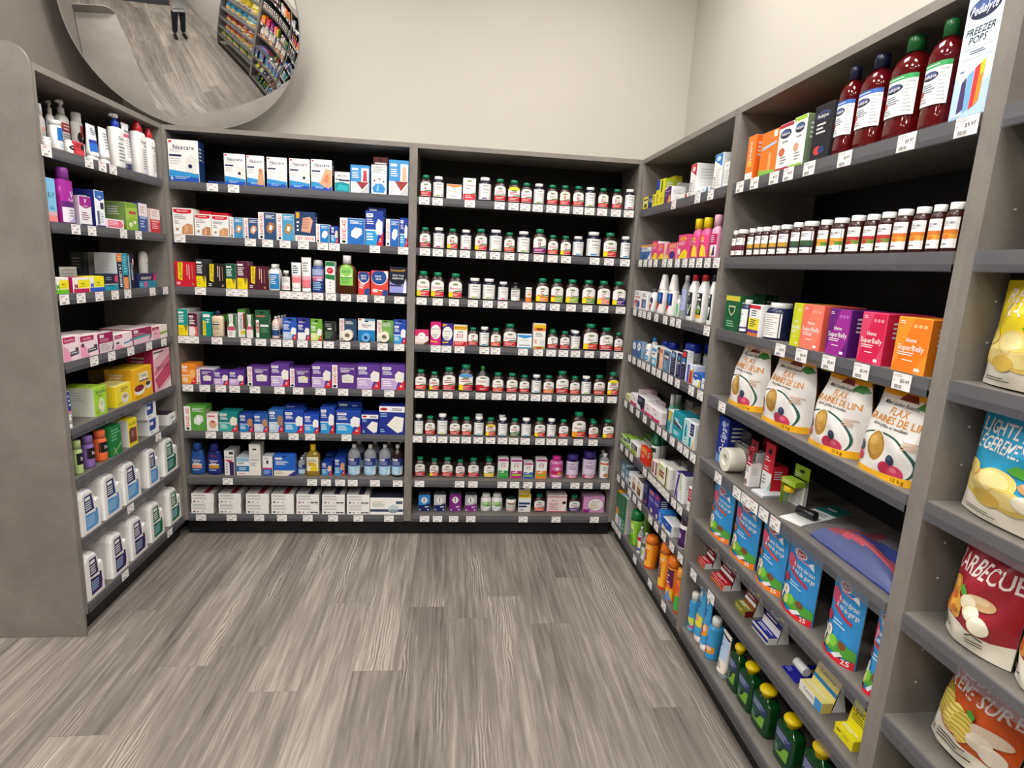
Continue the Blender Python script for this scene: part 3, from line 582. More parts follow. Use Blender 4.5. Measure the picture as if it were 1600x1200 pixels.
# ---------------------------------------------------------------- stock list: bay, shelf, group, then every thing with its place along the shelf, set-back, width, depth, height (metres)
TAGS = {
 'L': {0:[(.0236,'a'),(.2642,'b'),(.3522,'c'),(.4262,'d')], 1:[(.1461,'d'),(.2458,'e'),(.4691,'f'),(.5898,'a')], 2:[(.042,'a'),(.1397,'b'),(.2574,'c'),(.3681,'d'),(.4663,'e'),(.68,'f'),(.8065,'a')], 3:[(.1865,'d'),(.3076,'e'),(.4546,'f'),(.6139,'a'),(.7563,'b')], 5:[(.6415,'d')], 6:[(.3556,'a')], 7:[(.2723,'d'),(.6895,'e')]},
 'A': {0:[(.2214,'a'),(.3198,'b')], 1:[(.0573,'d'),(.3899,'e'),(.4728,'f'),(.557,'a'),(.6463,'b'),(.741,'c'),(.7977,'d'),(.9986,'e'),(1.1409,'f')], 2:[(.1407,'a'),(.2897,'b'),(.3424,'c'),(.5518,'d'),(.6055,'e'),(.657,'f'),(.7142,'a'),(.7781,'b'),(.8536,'c'),(.9351,'d'),(1.0228,'e'),(1.125,'f')], 3:[(.047,'d'),(.0949,'e'),(.2085,'f'),(.3514,'a'),(.4249,'b'),(.4997,'c'),(.5596,'d'),(.6319,'e'),(.7037,'f'),(.7654,'a'),(.8485,'b'),(.9502,'c'),(1.0411,'d'),(1.1275,'e')], 4:[(.0543,'a'),(.1371,'b'),(.2163,'c'),(.2856,'d'),(.3873,'e'),(.5109,'f'),(.6062,'a'),(.7209,'b'),(.8375,'c'),(.9617,'d'),(1.0785,'e')], 5:[(.1554,'d'),(.2433,'e'),(.3318,'f'),(.4052,'a'),(.4774,'b'),(.5773,'c'),(.6637,'d'),(.854,'e')], 6:[(.2302,'a'),(.6698,'b'),(.7437,'c'),(.8188,'d'),(.8865,'e'),(1.0064,'f'),(1.1299,'a')], 7:[(.0832,'d'),(.2415,'e'),(.3856,'f'),(.5064,'a'),(.6436,'b'),(.7795,'c'),(.9166,'d'),(1.0841,'e')]},
 'V': {0:[(.058,'a'),(.1243,'b'),(.2874,'c'),(.4399,'d'),(.5121,'e'),(.5727,'f'),(.6376,'a'),(.7092,'b'),(.778,'c'),(.8503,'d'),(.9108,'e'),(.9782,'f'),(1.0515,'a'),(1.1211,'b')], 1:[(.0666,'d'),(.1325,'e'),(.2035,'f'),(.2716,'a'),(.3543,'b'),(.428,'c'),(.5028,'d'),(.5773,'e'),(.6578,'f'),(.7322,'a'),(.8038,'b'),(.9579,'c'),(1.0364,'d'),(1.1236,'e')], 2:[(.0549,'a'),(.1384,'b'),(.2232,'c'),(.3222,'d'),(.4017,'e'),(.48,'f'),(.6133,'a'),(.6838,'b'),(.7611,'c'),(.8489,'d'),(.9389,'e'),(1.0277,'f'),(1.1221,'a')], 3:[(.1345,'d'),(.1908,'e'),(.261,'f'),(.3936,'a'),(.4534,'b'),(.6026,'c'),(.6865,'d'),(.7567,'e'),(.8247,'f'),(.8913,'a'),(.9684,'b'),(1.0562,'c'),(1.1324,'d')], 4:[(.0548,'a'),(.1263,'b'),(.2055,'c'),(.2934,'d'),(.3835,'e'),(.4707,'f'),(.551,'a'),(.6199,'b'),(.6866,'c'),(.7493,'d'),(.831,'e'),(.9081,'f'),(.9718,'a'),(1.0444,'b'),(1.1182,'c')], 5:[(.0484,'d'),(.1242,'e'),(.1847,'f'),(.2513,'a'),(.314,'b'),(.3811,'c'),(.4485,'d'),(.5163,'e'),(.5775,'f'),(.6424,'a'),(.7265,'b'),(.7895,'c'),(.857,'d'),(.9449,'e'),(1.0298,'f')], 6:[(.0643,'a'),(.2867,'b'),(.3616,'c'),(.5262,'d'),(.597,'e'),(.6726,'f'),(.7441,'a'),(.8379,'b'),(.9447,'c'),(1.0211,'d'),(1.122,'e')], 7:[(.0965,'d'),(.1696,'e'),(.2602,'f'),(.3574,'a'),(.6571,'b'),(.8492,'c'),(1.0753,'d')]},
 'N': {0:[(.5158,'a'),(.7734,'b'),(.8942,'c')], 1:[(.1209,'d'),(.2026,'e'),(.2756,'f'),(.3537,'a'),(.471,'b'),(.5428,'c'),(.6304,'d'),(.7131,'e'),(.7869,'f'),(.8595,'a'),(.9353,'b'),(1.0129,'c')], 2:[(.1059,'a'),(.1947,'b'),(.2604,'c'),(.3347,'d'),(.4375,'e'),(.5566,'f'),(.6446,'a'),(.7146,'b'),(.9979,'c')], 3:[(.0878,'d'),(.1673,'e'),(.255,'f'),(.3236,'a'),(.3939,'b'),(.473,'c'),(.5431,'d'),(.623,'e'),(.6926,'f'),(.7718,'a'),(.9199,'b'),(1.0058,'c')], 4:[(.0934,'a'),(.2009,'b'),(.3072,'c'),(.4173,'d'),(.5326,'e'),(.6199,'f'),(.6933,'a'),(.7843,'b'),(.873,'c'),(.9373,'d'),(1.0051,'e')], 5:[(.0928,'d'),(.1894,'e'),(.2688,'f'),(.4896,'a'),(.5648,'b'),(.6217,'c'),(.6824,'d'),(.7358,'e'),(.7917,'f'),(.8713,'a'),(.9381,'b')], 6:[(.0854,'a'),(.1747,'b'),(.2953,'c'),(.3817,'d'),(.4634,'e'),(.6274,'f'),(.7089,'a'),(.8031,'b'),(.9015,'c'),(.9977,'d')], 7:[(.0644,'d'),(.128,'e'),(.1915,'f'),(.4724,'a'),(.7046,'b'),(.8873,'c')]},
 'F': {0:[(.0868,'$4.97'),(.1839,'$6.97'),(.3021,'$9.97'),(.3802,'$9.97'),(.4816,'$9.97'),(.6303,'$9.97'),(.8337,'$9.97'),(.9846,'$9.97')], 2:[(.4669,'$29.97'),(.5727,'$13.49'),(.6923,'$13.49'),(.8151,'$13.49'),(.9417,'$13.49')], 3:[(.1544,'d')], 4:[(.1915,'a'),(.3318,'b'),(.3896,'c'),(.4414,'d'),(.5024,'e'),(.5675,'f')], 6:[(.0936,'a'),(.2496,'b')]},
 'H': {},
}
GOODS = [
('A', 0, 'dressing cartons', [
('C','dressing_box',.082,.085,0,.127,.03,.195,'blue sided dressing box behind the numeral 6 box',('','203f78')),
('C','dressing_box',.089,.006,0,.139,.06,.191,'large white dressing box with blue wave, numeral 6',('@nex|pad|1','w','203f78')),
('C','dressing_box',.23,.025,0,.081,.2,.013,'flat dark blue box lying on its back',('','1b3a86',None,'1f4596')),
('C','dressing_box',.325,.006,0,.099,.06,.144,'white dressing box with clear pad, beside flat box',('@nex|pad','w','dn')),
('C','dressing_box',.422,.006,0,.083,.06,.142,'white dressing box picturing a foot',('@nex|foot','w','dn')),
('C','dressing_box',.523,.006,0,.095,.06,.141,'white dressing box with wide clear film',('@nex|flat','w','dn')),
('C','dressing_box',.631,.006,0,.098,.06,.142,'white dressing box with clear pad, before the tan pad box',('@nex|pad','w','dn')),
('C','dressing_box',.736,.006,0,.101,.06,.145,'white dressing box with tan foam pad',('@nex|tan','w','dn')),
('C','dressing_box',.836,.006,0,.073,.05,.094,'small half height teal dressing box',('@nex|sea','w')),
('C','brace_box',.922,.006,0,.092,.06,.132,'blue and white brace box picturing a strapped knee',('@lifeb|c03a4a','3f93d2')),
('C','ice_pack_box',1.014,.085,0,.074,.03,.19,'maroon topped carton behind the ice bag carton',('R0,.8,1,1,6a1f26;E.5,.93,.14,.03,k;R.1,.82,.9,.86,w','5c1a22')),
('C','ice_pack_box',1.015,.006,0,.075,.06,.139,'white carton picturing a blue ice bag',('R0,0,1,1,w;L.1,.72,.9,.95,4,g;R.45,.5,.62,.54,m;E.2,.46,.06,.03,k;E.82,.44,.06,.03,k;P2f8fd0,.15,.05,.85,.05,.95,.2,.7,.36,.3,.36,.05,.2;P7fc0ea,.3,.1,.5,.1,.5,.32,.42,.34','w')),
('C','brace_box',1.113,.006,0,.098,.06,.168,'tall blue and white brace box picturing a back support',('@lifeb|e0b090','3f93d2')),
]),
('A', 1, 'bandage cartons', [
('C','bandage_box',.071,.006,0,.095,.08,.127,'tallest white bandage box with red oval banner',('@ela','w','f4ede4')),
('C','bandage_box',.137,.09,0,.075,.05,.125,'red topped bandage box behind the brown square box',('R0,.8,1,1,r','r')),
('C','bandage_box',.164,.006,0,.077,.06,.104,'white red banner bandage box with brown square',('@ela|b9855a','w')),
('C','bandage_box',.219,.085,0,.083,.05,.12,'red topped bandage box behind the brown strips box',('R0,.8,1,1,r','r')),
('C','bandage_box',.245,.006,0,.08,.06,.102,'white red banner bandage box with three brown strips',('@ela|d29a68','w')),
('C','bandage_box',.322,.006,0,.065,.06,.097,'small sky blue bandage box with tan strip',('@ba|3c8fc0|c79a5a','w')),
('C','bandage_box',.392,.006,0,.068,.06,.098,'small slate blue bandage box with peach strip',('@ba|2d4f7c|e0a58a','w')),
('C','bandage_box',.471,.006,0,.087,.06,.13,'tall slate blue bandage box with brown strip',('@ba|2b4c78|b0713c','w')),
('C','bandage_box',.558,.006,0,.083,.06,.129,'tall sky blue bandage box with olive strip',('@ba|4a9ccc|b08a3c','w')),
('C','bandage_box',.653,.006,0,.099,.06,.144,'navy bandage box standing upside down, skin toned strips',('@ba|1f3a66|be|1','1f3a66')),
('C','bandage_box',.738,.006,0,.065,.06,.089,'short blue bandage box with clear strip',('@ba|1d7fc8|w','w')),
('C','bandage_box',.796,.006,0,.038,.06,.083,'short narrow blue bandage carton, red corner',('@life|1b3f9c|1f97d4|be','1b3f9c')),
('C','bandage_box',.885,.006,0,.123,.06,.127,'wide bright blue bandage box with white pads',('@ba|1f6fc4|w','w')),
('C','bandage_box',.994,.006,0,.09,.05,.169,'tall navy bandage carton with long white strip',('@life|1d3f9e|2a9ad8|w','1d3f9e')),
('C','bandage_box',.996,.08,0,.093,.05,.192,'tall navy bandage carton behind the long strip one',('R.1,.9,.5,.96,w','1b3690')),
('C','bandage_box',1.085,.006,0,.066,.06,.134,'narrow bright blue bandage box with one white strip',('@ba|1f62b8|w','w')),
('C','bandage_box',1.142,.006,0,.041,.06,.143,'narrow navy bandage carton against the right post',('@life|1b3f9c|2a9ad8|w','1b3f9c')),
]),
('A', 2, 'ointment and antiseptic goods', [
('C','ointment_box',.068,.006,0,.098,.05,.121,'red ointment carton with yellow upright banner',('@pol|d01830','d01830')),
('C','ointment_box',.143,.006,0,.049,.09,.138,'tall black ointment carton with yellow base',('@pol2|2a2a2e','2a2a2e','55555a')),
('C','ointment_box',.215,.006,0,.089,.05,.12,'black ointment carton with yellow upright banner',('@pol|1c1a1c','1c1a1c')),
('C','ointment_box',.285,.006,0,.048,.07,.122,'dark green ointment carton with yellow base',('@pol2|0f5a40','0f5a40','b8c4bc')),
('C','ointment_box',.341,.006,0,.052,.09,.137,'maroon ointment carton with yellow base',('@pol2|5e1734','5e1734','9a7a86')),
('C','ointment_box',.416,.006,0,.095,.05,.118,'maroon ointment carton with yellow upright banner',('@pol|521028','521028')),
('B','antiseptic_bottle',.486,.075,0,.054,.032,.131,'white antiseptic bottle behind the blue labelled one',('rnd','',dict(n=2.6,dr=.6))),
('B','antiseptic_bottle',.493,.006,0,.054,.033,.131,'white antiseptic bottle with blue label',('rnd','R0,0,1,1,1f7fc0;R0,0,.12,1,e0dcb0;L.2,.3,.8,.9,5,w',dict(n=2.6,dr=.6))),
('B','medicine_bottle',.55,.006,0,.044,.044,.102,'short black medicine bottle with white cap',('drk','E.5,.2,.4,.15,e0a0a8;L.1,.55,.9,.9,3,g',dict(cc='w'))),
('T','ointment_tube',.602,.006,0,.048,.031,.145,'shorter white and pink ointment tube',('R0,0,1,.2,w;R0,.2,1,.42,f0808c;R0,.42,1,.5,f6b4b8;L.15,.55,.85,.9,4,n','w','w')),
('T','ointment_tube',.652,.006,0,.048,.032,.173,'taller white and pink ointment tube',('R0,0,1,.25,f27a88;R0,.25,1,.38,f6a8b0;L.15,.5,.85,.85,4,g','w','w')),
('B','antiseptic_spray',.708,.006,0,.06,.061,.164,'blue antiseptic spray can with clear cap',('spr','R0,0,1,1,2a3f86;R0,.72,1,1,a9b4d8;R0,.6,1,.68,f2a0b4;R.1,.48,.5,.58,f0708c;R.5,.48,.92,.58,d8c8e8;L.1,.05,.9,.44,5,lb',dict(col='3a5096',cc='lg',cap=[(.78,.79),(.74,.92),(.6,.99),(0,1)]))),
('C','ointment_box',.773,.006,0,.048,.05,.159,'tall white carton with green band, red disc',('R0,0,1,1,w;R0,.86,1,1,2a7a44;E.5,.72,.36,.1,d02838;L.3,.7,.7,.75,1,w;P2a7a44,0,.46,1,.42,1,.58,0,.6;E.5,.34,.06,.02,k;E.5,.24,.06,.02,k;E.5,.14,.06,.02,k','w')),
('B','antiseptic_bottle',.854,.006,0,.105,.052,.193,'large brown antiseptic bottle with green arched label',('det','P8fd05a,0,0,1,0,1,.75,.85,.93,.5,1,.15,.93,0,.75;Pe8f4d0,.06,.4,.94,.4,.94,.72,.5,.92,.06,.72;E.5,.64,.38,.22,8fd05a;T.5,.66,.11,1f5a6a,Dettol,.62;R.1,.34,.9,.39,3a8a4a;L.15,.08,.85,.3,3,4a9a4a')),
('C','bandage_box',.942,.006,0,.058,.05,.116,'narrow red carton with blue circle',('R0,0,1,1,e0423c;E.5,.78,.5,.3,w;E.5,.82,.48,.29,1f4a94;T.5,.85,.1,w,new,.6;T.5,.73,.1,w,skin,.7;L.1,.25,.6,.5,3,w;E.85,.1,.3,.2,1f4a94','e0423c')),
('C','bandage_box',1.022,.006,0,.087,.05,.125,'wider red carton with blue circle',('R0,0,1,1,e0483c;R.75,.7,1,1,w;E.48,.72,.47,.3,w;E.47,.74,.45,.29,1f4a94;T.42,.8,.1,w,new,.5;T.45,.68,.1,w,skin,.55;R.08,.12,.4,.26,f6d8d0;L.45,.14,.75,.24,1,w;E.85,.1,.2,.14,1f4a94','e0483c')),
('C','wart_remover_box',1.117,.006,0,.09,.05,.148,'navy and lilac carton with yellow title',('R0,0,1,1,9a9ee0;R0,.55,1,1,dn;E.5,.56,.5,.16,dn;T.48,.9,.075,e8b020,CompoundW,.85;T.5,.72,.06,w,SKIN TAG,.7;T.5,.62,.06,w,REMOVER,.72;R0,.34,.7,.4,3a3a5a;Pf4f4fa,.78,.12,.98,.12,.94,.62,.86,.5;R0,0,1,.12,dn','dn')),
]),
('A', 3, 'first aid goods', [
('C','ointment_box',.043,.006,0,.048,.16,.133,'teal and yellow ointment carton',('@pol2|109a8c','109a8c','c4c8c6')),
('C','ointment_box',.091,.006,0,.043,.14,.115,'maroon ointment carton with white and pink base',('R0,0,1,1,5e1638;R.06,.82,.6,.9,w;L.1,.5,.8,.78,4,w;R0,0,1,.42,e8635e;Pf2e4e0,0,0,.6,0,.8,.2,.6,.42,0,.42','5e1638','bdb8ba')),
('C','ointment_box',.157,.006,0,.042,.05,.121,'teal ointment carton with slanted yellow banner',('R0,0,1,1,109088;R.15,.82,.95,.94,w;Py,.02,.04,.4,.04,.4,.62,.1,.7;V.23,.34,.16,k,POLYSPORIN,.55;L.5,.55,.95,.75,2,w','109088')),
('B','lotion_bottle',.208,.006,0,.058,.037,.131,'beige lotion bottle with navy cap',('lot','R.05,.78,.7,.82,6a7a92;R.02,.6,.75,.68,3a4a66;L.08,.3,.8,.54,3,8a7a66;L.3,.06,.7,.12,1,8a7a66',dict(col='e4cfae',cc='1a2a50',p=[(.92,0),(1,.03),(1,.68),(.9,.78),(.4,.82)],cap=[(.44,.81),(.42,.97),(.36,1),(0,1)],lab=(.08,.7,.86,None)))),
('C','ointment_box',.218,.08,0,.029,.05,.108,'green and maroon carton behind the white tube picture box',('R0,0,1,1,7a1a34;R0,.7,1,1,3f7a2a','7a1a34')),
('C','ointment_box',.278,.006,0,.043,.06,.118,'white tube picture carton with green sides, pink base',('R0,0,1,1,3a6a34;Pf2f0ee,.2,1,.75,1,.7,.62,.3,.62;V.47,.8,.16,3a4a8a,OZONOL,.3;Pw,.3,.62,.7,.62,1,.3,.95,0,.05,0,0,.3;Pc84a6a,.02,.3,.98,.3,.8,.48,.2,.48;L.2,.06,.8,.26,3,g','3a6a34','8fa08a')),
('C','ointment_box',.321,.03,0,.037,.08,.143,'tall carton with upright black lettering, yellow flash',('R0,0,1,1,w;R0,.9,1,1,4f9a34;V.4,.55,.36,k,OZONOL,.55;Pe0d020,.3,.12,1,.1,1,.24,.3,.22;R.72,.3,1,.88,9a1a34','3a7a34','6a8a5a')),
('C','ointment_box',.368,.006,0,.036,.05,.12,'short white carton with pink oval, right of yellow flash carton',('R0,0,1,1,3a6a34;Pf4f2f0,.2,1,.75,1,.65,.55,.32,.55;V.46,.78,.18,3a3a4a,OZONOL,.3;Pf4e4e6,.3,.6,.7,.6,.98,.3,.95,0,.05,0,.02,.3;Pd05878,.04,.36,.96,.36,.8,.5,.2,.5','3a6a34')),
('C','nail_care_card',.431,.006,0,.07,.03,.144,'dark green hang pack with red and white stick',('R0,0,1,1,1f5a38;E.5,.93,.16,.03,k;L.05,.74,.8,.84,1,d86a5a;R.35,.42,.95,.5,e4ece6;L.4,.2,.9,.38,3,6a9a7a;R.04,.03,.26,.66,w;R.06,.2,.24,.56,c0283a;V.15,.38,.12,w,NAIL TEK,.3','1f5a38')),
('B','calamine_bottle',.489,.02,0,.04,.04,.113,'front pink calamine bottle with navy label',('rub','R0,.1,1,.6,2a4a86;L.1,.66,.9,.95,2,8a8aa0',dict(col='eccfc6',m=1,bg='f0dcd4'))),
('B','calamine_bottle',.49,.075,0,.04,.04,.112,'pink calamine bottle just behind the navy labelled one',('rub','R0,.1,1,.6,2a4a86;L.1,.66,.9,.95,2,8a8aa0',dict(col='eccfc6',m=1,bg='f0dcd4'))),
('B','calamine_bottle',.491,.185,0,.037,.037,.109,'rearmost pink calamine bottle in its file',('rub','R0,.1,1,.6,2a4a86;L.1,.66,.9,.95,2,8a8aa0',dict(col='eccfc6',m=1,bg='f0dcd4'))),
('B','calamine_bottle',.492,.13,0,.037,.037,.111,'third pink calamine bottle back in its file',('rub','R0,.1,1,.6,2a4a86;L.1,.66,.9,.95,2,8a8aa0',dict(col='eccfc6',m=1,bg='f0dcd4'))),
('C','liquid_bandage_box',.567,.006,0,.071,.05,.084,'blue small hang carton beside calamine bottles',('@life|2458b8|a9c4e6|w','2458b8',None,None,.03)),
('C','liquid_bandage_box',.637,.006,0,.063,.05,.085,'purple blue small hang carton with white blob',('@life|2d2f8e|w|w','2d2f8e',None,None,.03)),
('C','liquid_bandage_box',.701,.006,0,.06,.05,.082,'lime green small hang carton',('@life|6fae34|cfe27a|w','6fae34',None,None,.03)),
('C','charcoal_box',.768,.006,0,.055,.04,.1,'small black hang carton',('R0,0,1,1,26282a;L.1,.72,.9,.92,2,9a9a9a;R.3,.6,.7,.68,w;L.05,.1,.95,.5,5,6a8a6a','26282a')),
('K','tape_card',.855,.006,0,.089,.045,.116,'slate blue tape card with white roll',('R0,0,.28,1,w;V.15,.68,.17,r,BAND-AID,.5;L.35,.74,.9,.9,3,w;E.5,.93,.12,.025,k;E.16,.07,.06,.04,k','2f4a6a','f2ead8',.32,.27,.52)),
('K','tape_card',.952,.006,0,.087,.035,.121,'white and blue tape card with pale blue roll',('R0,0,1,.5,1f7fb8;R0,.5,1,1,w;R.4,.9,1,1,7fb4dc;R.04,.92,.18,.98,r;T.5,.72,.1,n,Nexcare,.55;E.5,.88,.12,.03,k;L.3,.6,.7,.64,1,r','w','6fb0e6',.25,.16,.5)),
('K','tape_card',1.049,.006,0,.087,.045,.116,'green tape card with white roll',('R0,0,.28,1,w;V.15,.66,.17,r,BAND-AID,.5;L.35,.7,.9,.9,3,w;E.5,.93,.12,.025,k','7cb05a','f2ead8',.31,.26,.48)),
('C','liquid_bandage_box',1.129,.006,0,.066,.05,.102,'blue hang carton against the right post',('@life|1b46ac|2f9ad8|w','1b46ac',None,None,.025)),
]),
('A', 4, 'gauze cartons', [
('C','gauze_box',.056,.006,0,.07,.1,.102,'orange gauze carton',('@life|ee8a24|f2a840|f6b468','ee8a24')),
('C','gauze_box',.135,.006,0,.082,.1,.078,'purple gauze box striped white, left of the twin lilac pair',('@bag','5a3285','d8d4da')),
('C','gauze_box',.216,.006,0,.074,.08,.07,'first small purple and lilac gauze carton of the twin pair',('@life|5a3490|c4a8dc|f0ece4','5a3490')),
('C','gauze_box',.28,.11,0,.061,.06,.068,'purple gauze box half hidden behind the second small pair',('R.8,0,1,1,w','4f2c7c')),
('C','gauze_box',.293,.006,0,.076,.08,.073,'second small purple and lilac gauze carton of the twin pair',('@life|5a3490|c4a8dc|f0ece4','5a3490')),
('C','gauze_box',.403,.006,0,.112,.09,.101,'large purple gauze box striped white, left of tall lilac carton',('@bag','5a3285')),
('C','gauze_box',.512,.006,0,.095,.1,.12,'tall purple and lilac gauze carton',('@life|5d3894|c4a8dc|efeae2','5d3894')),
('C','gauze_box',.592,.11,0,.107,.05,.095,'purple gauze box behind the yellow flash box',('R.1,.9,.9,.97,w','4f2c7c')),
('C','gauze_box',.614,.006,0,.104,.08,.098,'short purple gauze box with yellow flash',('@bag;R.62,.5,.9,.56,y','5a3285')),
('C','gauze_box',.724,.006,0,.102,.1,.123,'purple and lilac gauze carton, right of yellow flash box',('@life|5d3894|c4a8dc|efeae2','5d3894')),
('C','gauze_box',.841,.006,0,.127,.09,.125,'largest purple gauze box striped white',('@bag','5a3285')),
('C','gauze_box',.968,.006,0,.123,.1,.129,'large purple and lilac gauze carton, second from right post',('@life|5d3894|c4a8dc|efeae2','5d3894')),
('C','gauze_box',1.096,.006,0,.127,.1,.132,'large purple and lilac gauze carton against the right post',('@life|5d3894|c4a8dc|efeae2','5d3894')),
]),
('A', 5, 'dressing cartons', [
('C','gauze_box',.075,.006,0,.108,.09,.131,'green gauze box with white upright stripe',('@ba|5a9e40|dfe8d8','5a9e40')),
('C','hand_care_box',.161,.006,0,.057,.06,.091,'small white and pink carton beside green box',('R0,0,1,1,w;R0,.75,1,1,f0d8d8;L.1,.8,.9,.95,1,c04050;E.55,.4,.36,.25,e0a890;R.4,.5,.7,.62,b84a50','f0e4e2','e8c8c8')),
('C','gauze_box',.243,.006,0,.096,.09,.104,'teal gauze carton with cream pad',('@life|12807c|35aaa0|ece6d4','12807c')),
('C','wrap_box',.333,.006,0,.071,.08,.095,'small navy carton picturing a hand',('@life|1d3f94|1f86cc|b8865a','1d3f94')),
('C','wrap_box',.408,.006,0,.073,.08,.095,'small blue carton with pale base, tan wrist',('@life|2458a4|c8d4e4|b88468','2458a4')),
('C','wrap_box',.486,.006,0,.076,.08,.122,'taller blue carton with pale base, brown sleeve',('@life|2a62ac|b8cce0|a87860','2a62ac')),
('C','gauze_box',.556,.105,0,.104,.08,.126,'blue gauze carton behind the three rolls one',('R.1,.88,.5,.95,w','1b3a94')),
('C','gauze_box',.578,.006,0,.1,.08,.121,'blue gauze carton with three white rolls',('@life|1b42a4|2a98d8|w','1b42a4')),
('C','gauze_box',.655,.105,0,.082,.08,.094,'blue gauze carton behind the short bright one',('','1a3a94')),
('C','gauze_box',.669,.006,0,.079,.08,.1,'short bright blue gauze carton with white pad',('@life|1b48b4|2aa0e0|w','1b48b4')),
('C','gauze_box',.743,.105,0,.077,.08,.135,'blue gauze carton behind the upright roll one',('','1a3a94')),
('C','gauze_box',.752,.006,0,.075,.08,.142,'narrow blue gauze carton with one upright roll',('@life|1b42a4|2a98d8|w','1b42a4')),
('C','gauze_box',.852,.105,0,.13,.08,.155,'wide blue gauze carton behind the cluster one',('R.06,.84,.4,.92,w;L.6,.7,.9,.9,2,lb','1a3c9c')),
('C','gauze_box',.862,.006,0,.132,.08,.126,'wide blue gauze carton with cluster of white rolls',('@life|1b42a4|2aa4e4|w','1b42a4')),
('C','gauze_box',.976,.006,0,.09,.1,.11,'navy gauze box, white lid, smaller of two',('R0,0,1,1,1f2f8c;R0,.8,1,1,w;E.18,.9,.14,.05,c02030;L.5,.84,.9,.94,2,k;L.05,.62,.35,.76,3,lb;Pf2efe4,.3,.34,.62,.66,.97,.6,.92,.12,.72,.06;L.05,.06,.25,.2,2,lb','1f2f8c')),
('C','gauze_box',1.093,.006,0,.138,.1,.159,'big navy gauze box with white lid',('R0,0,1,1,1f2f8c;R0,.8,1,1,w;E.18,.9,.14,.05,c02030;L.5,.84,.9,.94,2,k;L.05,.62,.35,.76,3,lb;Pf2efe4,.3,.34,.62,.66,.97,.6,.92,.12,.72,.06;L.05,.06,.25,.2,2,lb','1f2f8c')),
]),
('A', 6, 'scalp and skin care goods', [
('B','shampoo_bottle',.057,.04,0,.076,.042,.175,'bright blue shampoo bottle with peach panel',('sel','T.5,.62,.1,w,Selsun,.8;T.5,.5,.1,w,blue,.6;R.08,.24,.92,.4,f0957a;R.08,.4,.92,.45,f0e4d4;L.1,.1,.9,.2,1,lb;L.3,.72,.7,.76,1,8a6ac0',dict(col='26549e',cc='1f4a90'))),
('B','shampoo_bottle',.144,.04,0,.081,.044,.172,'deep navy shampoo bottle with gold panel',('sel','T.5,.62,.1,w,Selsun,.8;T.5,.5,.1,w,blue,.6;R.08,.24,.92,.4,c8922a;R.08,.4,.92,.45,f0e4d4;L.1,.1,.9,.2,1,lb;L.3,.72,.7,.76,1,8a6ac0;L.25,.8,.75,.9,2,c04050',dict(col='1f2a7c',cc='1f2474'))),
('C','medicine_box',.225,.04,0,.05,.1,.138,'white and purple narrow carton with pink chevron',('R0,0,1,1,w;R.5,.86,.95,.97,3a3a48;T.5,.75,.09,k,Nizoral,.85;Pd84a78,0,.64,1,.64,.5,.5;R.52,0,1,.56,3a2460;L.1,.06,.42,.5,4,g','w','c8c8cc')),
('C','medicine_box',.295,.04,0,.067,.12,.101,'short white carton with blue middle panel',('R0,0,1,1,w;R0,.78,1,1,9cc4dc;L.1,.62,.9,.74,2,n;R0,.22,1,.54,2a78b0;L.2,.28,.8,.46,2,w;L.1,.05,.8,.14,1,r','w','d0d4d6')),
('C','medicine_box',.359,.04,0,.059,.07,.177,'tall cream carton with wavy lines',('R0,0,1,1,f2efe6;R.3,.82,.66,.87,3a3a4a;Pd8d4ca,.15,.6,.85,.7,.85,.72,.15,.63;Pd8d4ca,.15,.53,.85,.63,.85,.65,.15,.56;L.1,.48,.9,.52,1,k;L.1,.3,.7,.42,3,g;L.3,.1,.6,.13,1,g','f2efe6','e2dfd4')),
('C','medicine_box',.424,.04,0,.052,.07,.11,'small white carton with blue base, pink band',('R0,0,1,1,w;L.2,.84,.8,.94,1,g;R.4,.62,.6,.8,n;R0,.34,1,.42,d04a80;R0,0,1,.34,2a50b0;L.1,.06,.9,.28,3,lb','w','c8ccd4')),
('C','wart_remover_box',.515,.04,0,.116,.03,.123,'flat blue hang carton with cream base',('R0,0,1,1,2064c8;E.5,.93,.1,.025,k;R.06,.76,.38,.86,w;L.08,.5,.75,.7,4,w;R0,0,1,.25,f0e8d6;P3a2a8a,.62,0,1,0,1,.25;L.06,.05,.5,.2,2,b0a890','2064c8')),
('B','alcohol_bottle',.59,.17,0,.046,.046,.084,'rearmost small clear bottle in its file',('rub','R0,.52,1,1,2a3580;R.05,.84,.55,.97,w;L.08,.58,.8,.8,3,a8b0dc;R0,0,1,.52,a4d0ec;L.1,.1,.7,.45,3,e4f2fa;Pe8f4fa,.75,0,1,0,1,.5,.85,.4')),
('B','alcohol_bottle',.592,.115,0,.044,.044,.089,'small clear bottle behind the front small one',('rub','R0,.52,1,1,2a3580;R.05,.84,.55,.97,w;L.08,.58,.8,.8,3,a8b0dc;R0,0,1,.52,a4d0ec;L.1,.1,.7,.45,3,e4f2fa;Pe8f4fa,.75,0,1,0,1,.5,.85,.4')),
('B','alcohol_bottle',.596,.06,0,.042,.043,.094,'small clear alcohol bottle with blue label',('rub','R0,.52,1,1,2a3580;R.05,.84,.55,.97,w;L.08,.58,.8,.8,3,a8b0dc;R0,0,1,.52,a4d0ec;L.1,.1,.7,.45,3,e4f2fa;Pe8f4fa,.75,0,1,0,1,.5,.85,.4')),
('B','mouthwash_bottle',.662,.04,0,.075,.045,.177,'yellow mouthwash bottle with yellow cap',('oil','R0,.4,1,1,f2ecd4;T.5,.84,.08,6a5a2a,LISTERINE,.85;L.1,.5,.9,.76,2,9a7a2a;R.15,.36,.85,.58,e0b020;Pe8c81a,.3,0,.85,0,.95,.2,.8,.38,.35,.3')),
